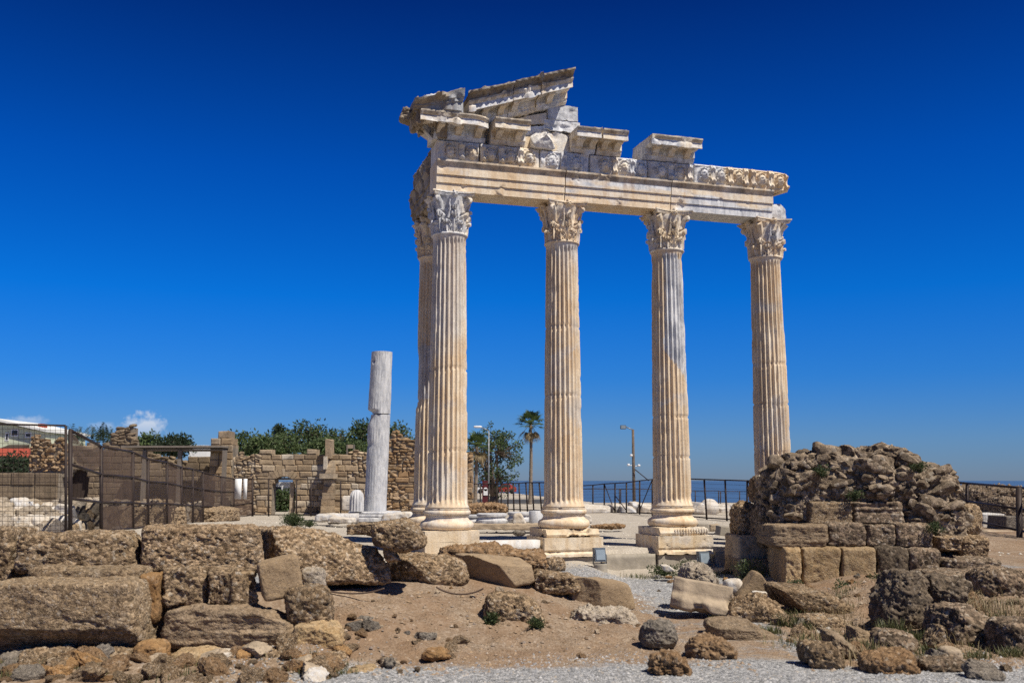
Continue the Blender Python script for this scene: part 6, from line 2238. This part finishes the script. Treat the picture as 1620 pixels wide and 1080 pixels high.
for k in range(240):
    px = rb.uniform(102, 332)
    t = rb.random()
    Y0 = bankY(px)
    py0 = 540 + 0
    yb = np.interp(px, [104, 160, 234, 305, 335], [852, 846, 836, 829, 826])
    yt_ = np.interp(px, [104, 234, 335], [791, 796, 803])
    py = yb + (yt_ - yb) * t
    s = rb.uniform(5, 14) * (27 / Y0) ** 0.4
    B('bank_stone', ((px - s, py - s * rb.uniform(0.5, 1.1)), (px + s * rb.uniform(0.5, 1), py - s * rb.uniform(0.5, 1)), (px + s, py + s * 0.6), (px - s, py + s * 0.7)), Y0 + 0.35 + 1.7 * t + rb.uniform(-0.1, 0.1), s * Y0 / 900, 'paleheap', 300 + k,
      'pale stone in the rubble bank behind the screened fence', cat='stone', n=8, group='stones of the bank behind the screened fence', planes=[(rb.uniform(-1, 1), -0.6, rb.uniform(-0.2, 1), 0.85)], amp=0.55, mat=('paleheap', 'conglo_fine', 'paleheap', 'greyrock')[k % 4], e=4)
bank = Geo()
for (pa, pb) in ((-40, 104), (104, 165), (165, 235), (235, 340)):
    ya = np.interp(pa, [-30, 104, 160, 234, 305, 335], [856, 854, 848, 838, 831, 828])
    yb = np.interp(pb, [-30, 104, 160, 234, 305, 335], [856, 854, 848, 838, 831, 828])
    V1, F1 = quadblock(((pa - 2, 806), (pb + 2, 806), (pb + 2, yb), (pa - 2, ya)), bankY((pa + pb) / 2) + 2.6, 4.0, 'pile', 440 + pb, 60, e=10, amp=0.55)
    bank.add(V1, F1)
o = build('earth_bank', bank, M['conglo_fine'])
tag(o, kind='structure')
# ------------------------------------------------------------------ trees and plants
def leaf_cloud(g, centers, rad, n_each, size, rs, droop=0.0, aspect=0.5, tone_amp=1.0):
    n = len(centers) * n_each
    C = np.repeat(np.asarray(centers, float), n_each, 0)
    R = np.repeat(np.broadcast_to(np.asarray(rad, float), (len(centers),)), n_each)
    d = rs.normal(size=(n, 3))
    d /= np.linalg.norm(d, axis=1, keepdims=True)
    P = C + d * (R * rs.uniform(0.2, 1.0, n) ** 0.6)[:, None]
    a = d + rs.normal(size=(n, 3)) * 0.7
    a[:, 2] -= droop
    a /= np.linalg.norm(a, axis=1, keepdims=True)
    b = np.cross(a, rs.normal(size=(n, 3)))
    b /= np.linalg.norm(b, axis=1, keepdims=True)
    s = size * rs.uniform(0.6, 1.3, n)[:, None]
    nn = np.cross(a, b)
    V = np.stack([P, P + a * s * 0.55 + b * s * aspect * 0.5 + nn * s * 0.08, P + a * s * 1.1 - nn * s * 0.1, P + a * s * 0.55 - b * s * aspect * 0.5 + nn * s * 0.08], 1).reshape(-1, 3)
    F = np.arange(n * 4).reshape(n, 4)
    tone = np.repeat(np.clip(rs.uniform(0, tone_amp, n), 0, 1), 4)
    g.add(V, F, tone)


def tree(name, px, pyb, Y, pyt, w_px, label, mat, seed, style='round', leaf=0.3, ntips=120, per=16, trunk_r=0.16, crown_lo=None, group=None, cat='tree', tipr=0.45, foot=None, lean=0.0, stems=1):
    rs = np.random.RandomState(seed)
    base = at(px, pyb, Y)
    top = zat(pyt, Y) - base[2]
    rx = w_px / FPX * Y / 2
    lo = (zat(crown_lo, Y) - base[2]) if crown_lo else top * 0.3
    t = empty(name, base, label, cat, group)
    cc = np.array([lean, 0, (top + lo) / 2])
    rz = (top - lo) / 2
    wood = Geo()
    tips = []
    hub = [np.array([lean * 0.3 + (0.4 * (k - (stems - 1) / 2) * rx * 0.4), 0, max(0.3, lo * 0.7 + 0.2)]) for k in range(stems)]
    for h in hub:
        st_ = np.array([h[0] * 0.35, 0, -0.4])
        mid = (st_ + h) / 2 + rs.uniform(-0.1, 0.1, 3)
        V, F = tube([st_, mid, h], [trunk_r * 1.25, trunk_r, trunk_r * 0.8], 8)
        wood.add(V, F)
    nl = 7 + 2 * stems
    limbs = []
    for k in range(nl):
        h = hub[k % stems]
        d = rs.normal(size=3)
        d[2] = abs(d[2]) * 0.9 + 0.15
        d /= np.linalg.norm(d)
        e = cc + d * np.array([rx, rx * 0.8, rz]) * rs.uniform(0.45, 0.7)
        m = (h + e) / 2 + np.array([0, 0, -0.12 * rz]) + rs.normal(size=3) * 0.08 * rx
        V, F = tube([h, m, e], [trunk_r * 0.6, trunk_r * 0.42, trunk_r * 0.22], 6)
        wood.add(V, F)
        limbs += [m, e]
    for k in range(ntips):
        d = rs.normal(size=3)
        if style == 'round':
            d[2] = d[2] * 0.9 + 0.25
        d /= np.linalg.norm(d)
        rr = rs.uniform(0.66, 1.06) if style == 'round' else rs.uniform(0.2, 1.25) ** 0.5
        e = cc + d * np.array([rx, rx * 0.8, rz]) * rr * (1 + 0.34 * float(fbm((d * 1.7 + seed)[None], 3, seed)[0]))
        tips.append(e)
        q = min(limbs, key=lambda p: np.linalg.norm(p - e))
        m = (q + e) / 2 + rs.normal(size=3) * 0.06 * rx
        V, F = tube([q, m, e], [trunk_r * 0.16, trunk_r * 0.11, trunk_r * 0.06], 4, False)
        wood.add(V, F)
    build('trunk', wood, M['trunk'], t)
    g = Geo()
    leaf_cloud(g, tips, tipr * rs.uniform(0.6, 1.25, len(tips)), per, leaf, rs, droop=0.25)
    build('crown', g, M[mat], t, smooth=False)
    return t


tree('fig_tree', 782, 806, 77, 683, 84, 'round open tree with leaf tufts at its branch ends behind the lamp post', 'leaf', 1, 'round', 0.21, 160, 20, 0.24, 782, tipr=0.27, stems=2)
BG = 'trees and shrubs behind the arch wall'
tree('shrub', 383, 740, 70, 686, 46, 'feathery pale green shrub at the left end of the arch wall', 'leaf_olive', 2, 'fill', 0.24, 120, 13, 0.08, 725, BG, 'shrub', 0.40)
tree('shrub', 416, 740, 69, 688, 48, 'bushy green shrub above the left side of the gateway', 'leaf_olive', 3, 'fill', 0.22, 150, 16, 0.08, 728, BG, 'shrub', 0.40)
tree('cypress', 440, 740, 82, 677, 17, 'dark narrow cypress top rising over the shrubs', 'leaf_dark', 4, 'fill', 0.26, 110, 20, 0.12, 720, BG, 'tree', 0.30)
tree('shrub', 449, 740, 70, 692, 40, 'low green shrub in front of the dark cypress', 'leaf_olive', 14, 'fill', 0.22, 120, 16, 0.08, 728, BG, 'shrub', 0.40)
tree('broadleaf_tree', 486, 745, 72, 669, 62, 'tallest leafy tree behind the wall left of the buttress', 'leaf', 5, 'fill', 0.24, 170, 12, 0.16, 722, BG, 'tree', 0.42)
tree('broadleaf_tree', 532, 745, 73, 682, 58, 'leafy tree behind the small roofed sign', 'leaf', 6, 'fill', 0.24, 140, 12, 0.14, 724, BG, 'tree', 0.42)
tree('broadleaf_tree', 577, 745, 72, 664, 52, 'leafy tree right behind the lone broken column', 'leaf', 7, 'fill', 0.24, 150, 12, 0.16, 720, BG, 'tree', 0.42)
tree('broadleaf_tree', 622, 745, 76, 672, 50, 'leafy tree rising over the tall rubble wall', 'leaf', 8, 'fill', 0.24, 110, 12, 0.14, 712, BG, 'tree', 0.42)
tree('shrub', 508, 745, 68, 697, 50, 'dense green shrub behind the broken buttress', 'leaf_olive', 9, 'fill', 0.22, 130, 16, 0.08, 728, BG, 'shrub', 0.40)
tree('shrub', 560, 745, 68, 700, 50, 'dense shrub low behind the wall beside the lone column', 'leaf_olive', 15, 'fill', 0.22, 120, 16, 0.08, 728, BG, 'shrub', 0.40)
tree('shrub', 233, 735, 80, 688, 36, 'thin leafed bush between the two wall stubs', 'leaf_olive', 10, 'fill', 0.30, 90, 14, 0.08, 722, None, 'shrub', 0.45)
tree('shrub', 272, 735, 78, 691, 56, 'round dense dark bush above the beam shelter', 'leaf_dark', 11, 'fill', 0.22, 190, 18, 0.10, 720, None, 'shrub', 0.42)
tree('shrub', 450, 800, 66, 781, 36, 'dark shrub growing beyond the gateway opening', 'leaf', 12, 'fill', 0.22, 110, 14, 0.06, 806, None, 'shrub', 0.35)
tree('shrub', 18, 748, 70, 724, 70, 'dark hedge like shrub under the red roofed house', 'leaf_dark', 13, 'fill', 0.26, 150, 14, 0.06, 748, None, 'shrub', 0.4)


def fan_palm(px, pyb, Y, pyt, R, label, seed, nfr=30, trunk_r=0.2, skirt=8):
    rs = np.random.RandomState(seed)
    base = at(px, pyb, Y)
    H = zat(pyt, Y) - base[2]
    t = empty('fan_palm', base, label, 'palm')
    zz = np.linspace(-0.4, H, 24)
    V, F = tube([(0.12 * math.sin(z * 0.35), 0, z) for z in zz], [trunk_r * (1.3 - 0.45 * min(1, max(0, z) / H) + 0.5 * (max(0, 0.6 - z))) * (1 + 0.05 * math.sin(z * 9)) for z in zz], 12)
    build('trunk', Geo().add(V, F), M['palmtrunk'], t)
    cx = 0.12 * math.sin(H * 0.35)
    c = np.array([cx, 0, H])
    green, dead = Geo(), Geo()
    for k in range(nfr + skirt):
        d_ = k >= nfr
        az = k * 2.39996 + rs.uniform(-0.2, 0.2)
        el = math.radians(80 - 95 * (k / nfr)) if not d_ else math.radians(rs.uniform(-75, -35))
        pl = R * rs.uniform(0.45, 0.6)
        d = np.array([math.cos(az) * math.cos(el), math.sin(az) * math.cos(el), math.sin(el)])
        tip = c + d * pl + np.array([0, 0, -0.08 * pl])
        side = np.cross(d, [0, 0, 1.0])
        side /= np.linalg.norm(side) + 1e-6
        up = np.cross(side, d)
        g = dead if d_ else green
        V, F = tube([c, (c + tip) / 2 + np.array([0, 0, 0.05]), tip], [0.03, 0.022, 0.016], 4, False)
        g.add(V, F, 0.6)
        nl = 15
        for j in range(nl):
            a = -1.75 + 3.5 * j / (nl - 1)
            L = R * 0.55 * (0.72 + 0.28 * math.cos(a)) * rs.uniform(0.85, 1.1)
            dd = d * math.cos(a) + side * math.sin(a)
            w = np.cross(dd, up)
            w /= np.linalg.norm(w) + 1e-6
            m = tip + dd * L * 0.55 + up * 0.03
            e = tip + dd * L + np.array([0, 0, -0.20 * L * (1.0 if not d_ else 1.6)])
            wd = 0.045
            V = np.array([tip, m + w * wd, e, m - w * wd])
            g.add(V, [[0, 1, 2, 3]], rs.uniform(0, 1))
    build('fronds', green, M['palm'], t, smooth=False)
    build('dry_fronds', dead, M['palmdead'], t, smooth=False)


fan_palm(838, 808, 78, 671, 1.35, 'tall thin fan palm standing alone left of the second column', 3, 22, 0.12, 6)
fan_palm(751, 806, 72, 706, 1.3, 'lower fan palm half hidden by the corner column', 5, 22, 0.12, 5)
# spiky dark palm clump over the screened fence
rs = np.random.RandomState(4)
ob = at(146, 735, 66)
t = empty('palm_clump', ob, 'dark spiky palm clump rising behind the screened fence', 'plant')
V, F = tube([(0, 0, -1.0), (0, 0, zat(700, 66) - ob[2])], [0.5, 0.4], 8)
build('trunk', Geo().add(V, F), M['trunk'], t)
g = Geo()
for k in range(64):
    b = np.array([rs.uniform(-1.5, 1.1), rs.uniform(-0.6, 0.6), zat(699, 66) - ob[2] + rs.uniform(-0.5, 0.3)])
    a = rs.uniform(0, 2 * PI)
    el = rs.uniform(0.2, 1.45)
    d = np.array([math.cos(a) * math.cos(el), math.sin(a) * math.cos(el), math.sin(el)])
    L = rs.uniform(0.9, 1.6)
    side = np.cross(d, [0.1, 0, 1.0])
    side /= np.linalg.norm(side)
    for i in range(9):
        for s in (-1, 1):
            p = b + d * L * (0.2 + 0.8 * i / 9)
            e = p + (d * 0.6 + side * s) * 0.26 * (1.1 - i / 12) + np.array([0, 0, -0.05])
            w = np.cross(e - p, d)
            w = d * 0.035
            g.add(np.array([p - w, e, p + w]), [[0, 1, 2]], rs.uniform(0, 0.8))
build('fronds', g, M['leaf_dark'], t, smooth=False)


def tuft(px, py, Y, r, h, n, label, seed, mat='grass', cat='grass tuft', leafy=False, z=None):
    rs = np.random.RandomState(seed)
    c = at(px, py, Y)
    if z is None:
        c[2] = min(c[2], z1(c[0], c[1]) + 0.6)
    g = Geo()
    if leafy:
        cs = [(float(np.clip(rs.normal(), -1.6, 1.6)) * r * 0.42, float(np.clip(rs.normal(), -1.6, 1.6)) * r * 0.36, h * rs.uniform(0.2, 0.8)) for _ in range(max(6, n // 9))]
        for q in cs:
            V, F = tube([(0, 0, -0.04), (q[0] * 0.6, q[1] * 0.6, q[2] * 0.4), q], [0.008, 0.006, 0.004], 4, False)
            g.add(V, F, 0.2)
        leaf_cloud(g, cs, r * 0.30, 20, 0.035 + 0.06 * r, rs, -0.4)
    else:
        for k in range(n):
            b = np.array([float(np.clip(rs.normal(), -1.5, 1.5)) * r * 0.42, float(np.clip(rs.normal(), -1.5, 1.5)) * r * 0.36, -0.03])
            a = rs.uniform(0, 2 * PI)
            le = rs.uniform(0.15, 0.7)
            hh = h * rs.uniform(0.5, 1.2)
            e = b + np.array([math.cos(a) * le * hh, math.sin(a) * le * hh, hh])
            m = (b + e) / 2 + np.array([0, 0, 0.12 * hh])
            w = np.array([-math.sin(a), math.cos(a), 0]) * 0.006 * (1 + h * 2)
            g.add(np.array([b - w, b + w, m + w * 0.8, m - w * 0.8, e]), [[0, 1, 2, 3], [3, 2, 4]], rs.uniform(0, 1))
    o = build('grass_tuft' if not leafy else 'weed', g, M[mat], None, smooth=False)
    o.location = c
    return tag(o, label, cat)


tuft(462, 832, 38, 0.55, 0.42, 700, 'thick green grass tuft on the path left of the marble pieces', 1, leafy=True, mat='weed', cat='weed')
tuft(490, 832, 37, 0.30, 0.22, 240, 'small low weed beside the thick grass tuft', 2, leafy=True, mat='weed', cat='weed')
tuft(30, 920, 13.8, 0.18, 0.28, 240, 'grass growing in the joint beside the ledge at the left edge', 3)
tuft(12, 925, 13.6, 0.14, 0.22, 140, 'grass blades by the mossy block at the left edge', 13)
tuft(215, 918, 14.0, 0.06, 0.16, 90, 'little green tuft in the gap above the narrow upright stone', 4)
tuft(776, 990, 15.2, 0.13, 0.20, 220, 'green weed at the left foot of the layered boulder', 5, leafy=True, mat='weed', cat='weed')
tuft(850, 1000, 15.1, 0.13, 0.20, 220, 'green weed at the right foot of the layered boulder', 6, leafy=True, mat='weed', cat='weed')
for k, (px, py, Y, r, h, lab) in enumerate([(1170, 1006, 15.3, 0.30, 0.12, 'grass patch on the low flat stone beside the gravel'), (1216, 1004, 15.6, 0.30, 0.16, 'grass patch right of the low flat stone'),
                                            (1248, 1000, 16.3, 0.25, 0.30, 'taller grass beneath the long flat slab'), (1275, 1006, 16.0, 0.2, 0.26, 'taller grass right of the broad pebbly stone'),
                                            (1168, 965, 17.2, 0.12, 0.20, 'grass at the right end of the carved fragment'), (1136, 980, 17.0, 0.2, 0.10, 'low grass under the carved fragment'),
                                            (1410, 1012, 14.8, 0.25, 0.30, 'dry grass at the left foot of the tall dark boulder'), (1440, 1020, 14.6, 0.25, 0.24, 'dry grass before the tall dark boulder'),
                                            (1545, 1050, 13.4, 0.25, 0.2, 'grass low under the broad dark boulder'), (1600, 1045, 13.5, 0.2, 0.2, 'grass by the lower right corner')]):
    tuft(px, py, Y, r, h, 260, lab, 20 + k)
for k, (px, py, Y, r, h, lab) in enumerate([(1345, 940, 20.8, 0.35, 0.22, 'green weeds at the foot of the yellow blocks'), (1395, 935, 21.2, 0.30, 0.42, 'taller green weeds at the right end of the yellow blocks'),
                                            (1370, 944, 20.6, 0.30, 0.2, 'low green weeds before the chipped yellow block'), (1190, 922, 23.0, 0.45, 0.5, 'dark weeds in the shaded foot of the pile'),
                                            (1255, 935, 21.4, 0.2, 0.22, 'small weeds under the front left corner of the pile'), (1050, 908, 24.6, 0.4, 0.2, 'green weeds before the third pedestal'),
                                            (865, 910, 25.0, 0.4, 0.14, 'thin weeds along the foot of the second pedestal'), (1092, 905, 23.4, 0.3, 0.25, 'grey green weed behind the jagged rubble lump')]):
    tuft(px, py, Y, r, h, 240, lab, 40 + k, leafy=True, mat='weed', cat='weed')
for k, (px, py, Y, lab) in enumerate([(1352, 790, 22.7, 'weed on the top step of the pile'), (1300, 752, 22.9, 'weed in the crevice high on the pile'), (1455, 745, 22.7, 'dark weed near the summit of the pile'), (1480, 842, 22.2, 'weed at the right side of the pile'), (1240, 812, 23.6, 'weed in the hollow at the left of the pile')]):
    tuft(px, py, Y, 0.22, 0.22, 150, lab, 60 + k, leafy=True, mat='weed', cat='weed', z=1)
# ------------------------------------------------------------------ gravel and grit: far too many to count
def pebbles(name, n, xr, yr, sizes, mat, seed, keep=None, tone=(0, 1)):
    rs = np.random.RandomState(seed)
    X = rs.uniform(*xr, n)
    Y = yr[0] * (yr[1] / yr[0]) ** rs.uniform(0, 1, n)
    if keep is not None:
        k = keep(X, Y, rs)
        X, Y = X[k], Y[k]
    n = len(X)
    Z = zt(X, Y)
    s = sizes[0] * (sizes[1] / sizes[0]) ** (rs.uniform(0, 1, n) ** 2)
    base = np.array([[1, 0, 0], [0.3, 0.95, 0], [-0.8, 0.6, 0], [-0.8, -0.6, 0], [0.3, -0.95, 0], [0.1, 0.1, 0.75], [0, 0, -0.5]])
    Fb = np.array([[0, 1, 5], [1, 2, 5], [2, 3, 5], [3, 4, 5], [4, 0, 5]])
    V = base[None] * rs.uniform(0.7, 1.3, (n, 7, 3))
    a = rs.uniform(0, 2 * PI, n)
    c, si = np.cos(a)[:, None], np.sin(a)[:, None]
    V = np.stack([V[:, :, 0] * c - V[:, :, 1] * si, V[:, :, 0] * si + V[:, :, 1] * c, V[:, :, 2]], -1)
    V = V * s[:, None, None] + np.stack([X, Y, Z - 0.1 * s], 1)[:, None, :]
    F = (Fb[None] + (np.arange(n) * 7)[:, None, None]).reshape(-1, 3)
    g = Geo().add(V.reshape(-1, 3), F, np.repeat(rs.uniform(*tone, n), 7))
    o = build(name, g, M[mat], None, smooth=False)
    tag(o, kind='stuff')
    return o


def mat_pebble(name, cols):
    m, nt, b = mat_new(name)
    k = len(cols) - 1
    c = ramp(nt, attr(nt, 'tone'), [(i / k, col) for i, col in enumerate(cols)])
    n = noise(nt, coords(nt, world_pos=True), 50, 3, 0.6)
    LK(nt, mixc(nt, 0.4, c, ramp(nt, n, [(0.3, 0.5), (0.7, 1.1)]), 'MULTIPLY'), b.inputs['Base Color'])
    b.inputs['Roughness'].default_value = 0.95
    return m


M['peb_dirt'] = mat_pebble('dirt_pebble', [(0.15, 0.10, 0.06), (0.27, 0.19, 0.12), (0.34, 0.24, 0.15), (0.22, 0.18, 0.15), (0.30, 0.22, 0.15), (0.38, 0.31, 0.24)])
M['peb_grey'] = mat_pebble('grey_gravel', [(0.14, 0.14, 0.145), (0.25, 0.25, 0.255), (0.34, 0.34, 0.34), (0.22, 0.21, 0.20), (0.48, 0.47, 0.46), (0.33, 0.28, 0.22)])
M['peb_pale'] = mat_pebble('pale_gravel', [(0.30, 0.27, 0.23), (0.46, 0.41, 0.34), (0.60, 0.56, 0.49), (0.36, 0.32, 0.27)])


def dirtmask(X, Y, rs):
    beh = Y - wall_y(X)
    d = (Y > 12.7 + 0.5 * np.sin(X * 1.3)) & (beh < 0.3) & (X < 3.0)
    d |= (X > 3.6) & (Y > 12.6) & (Y < 21)
    d |= (X < -2.2) & (Y < 14)
    return d


pebbles('grit', 22000, (-7.5, 9.5), (11.3, 21), (0.008, 0.045), 'peb_dirt', 1, dirtmask)
pebbles('gravel', 9000, (-3.5, 6.5), (11.3, 14.0), (0.010, 0.030), 'peb_grey', 2, lambda X, Y, rs: Y < 13.1 + 0.5 * np.sin(X * 1.3) + 0.5 * rs.normal(size=len(X)))
pebbles('gravel', 6000, (0.8, 6.0), (17.5, 25.2), (0.010, 0.035), 'peb_grey', 3, lambda X, Y, rs: Y > 17.5 + 1.0 * np.abs(X - 2.4))
pebbles('grit', 5000, (-16, 14), (27, 52), (0.012, 0.06), 'peb_pale', 4, None)
# old cable half buried in the bank
for k, (pts, lab) in enumerate((([(512, 945), (560, 943), (590, 937), (608, 930)], 'dark cable lying in the earth under the long pebbly block'), ([(690, 928), (715, 944), (745, 942), (765, 930)], 'dark cable sagging out of the earth under the lichen spotted block'))):
    P = [at(p[0], p[1], 15.9 + 0.5 * k) for p in pts]
    P = [np.array([p[0], p[1], max(p[2], z1(p[0], p[1]) + 0.02)]) for p in P]
    Q = []
    for t in np.linspace(0, 1, 30):
        w = [(1 - t) ** 3, 3 * t * (1 - t) ** 2, 3 * t * t * (1 - t), t ** 3]
        q = sum(wi * p for wi, p in zip(w, P))
        q[2] = max(q[2], z1(q[0], q[1]) + 0.004)
        Q.append(q)
    V, F = tube(Q, 0.013, 7)
    place('cable', V, F, 'cable', lab, 'cable')
# asphalt quay road beyond the fence
xs, ys = np.linspace(-14, 4, 30), np.linspace(80, 98, 8)
Xg, Yg = np.meshgrid(xs, ys)
Zg = zt(Xg.ravel(), Yg.ravel()) + 0.02
idx = np.arange(len(xs) * len(ys)).reshape(len(ys), len(xs))
F = np.stack([idx[:-1, :-1], idx[:-1, 1:], idx[1:, 1:], idx[1:, :-1]], -1).reshape(-1, 4)
M['asphalt'] = mat_plain('asphalt', (0.07, 0.068, 0.066), 0.95, 0, 0.3, 3)
tag(build('road', Geo().add(np.stack([Xg.ravel(), Yg.ravel(), Zg], 1), F), M['asphalt']), kind='structure')

# dry grass and thin weeds spread among the stones at the right and along the bank
def dry_grass(n, spots, seed, mat):
    rs = np.random.RandomState(seed)
    g = Geo()
    V, F = [], []
    for (cx, cy, sx, sy, m, hh) in spots:
        for k in range(m):
            x, y = cx + rs.normal() * sx, cy + rs.normal() * sy
            a = rs.uniform(0, 2 * PI)
            h = hh * rs.uniform(0.4, 1.3)
            le = rs.uniform(0.1, 0.9) * h
            z = 0
            V.append((x, y, h, le, a))
    V = np.array(V)
    Z = zt(V[:, 0], V[:, 1])
    x, y, h, le, a = V.T
    w = 0.0045 + 0.008 * h
    sx, sy = -np.sin(a) * w, np.cos(a) * w
    ex, ey = np.cos(a) * le, np.sin(a) * le
    P = np.stack([np.stack([x - sx, y - sy, Z - 0.02], 1), np.stack([x + sx, y + sy, Z - 0.02], 1), np.stack([x + ex * 0.4 + sx * 0.8, y + ey * 0.4 + sy * 0.8, Z + h * 0.62], 1),
                  np.stack([x + ex * 0.4 - sx * 0.8, y + ey * 0.4 - sy * 0.8, Z + h * 0.62], 1), np.stack([x + ex, y + ey, Z + h], 1)], 1)
    n = len(V)
    i = (np.arange(n) * 5)[:, None]
    F = (i + np.array([[0, 1, 2, 3]])).tolist() + (i + np.array([[3, 2, 4]])).tolist()
    g.add(P.reshape(-1, 3), F, np.repeat(rs.uniform(0, 1, n), 5))
    o = build('dry_grass' if mat == 'straw' else 'grass', g, M[mat], None, smooth=False)
    tag(o, kind='stuff')


rs = np.random.RandomState(3)
dry_grass(0, [(rs.uniform(3.6, 9.0), rs.uniform(12.9, 18.5), rs.uniform(0.08, 0.3), rs.uniform(0.08, 0.25), rs.randint(30, 130), rs.uniform(0.06, 0.22)) for _ in range(34)], 5, 'straw')
dry_grass(0, [(rs.uniform(3.4, 9.0), rs.uniform(13.2, 20.5), rs.uniform(0.06, 0.25), rs.uniform(0.06, 0.2), rs.randint(30, 110), rs.uniform(0.05, 0.16)) for _ in range(46)], 6, 'grass')
dry_grass(0, [(rs.uniform(-7, -2), rs.uniform(11.9, 13.2), rs.uniform(0.05, 0.2), rs.uniform(0.05, 0.15), rs.randint(15, 60), rs.uniform(0.04, 0.12)) for _ in range(26)] +
          [(rs.uniform(2.5, 6), rs.uniform(24.2, 25.2), 0.2, 0.1, 50, 0.1) for _ in range(14)], 7, 'grass')
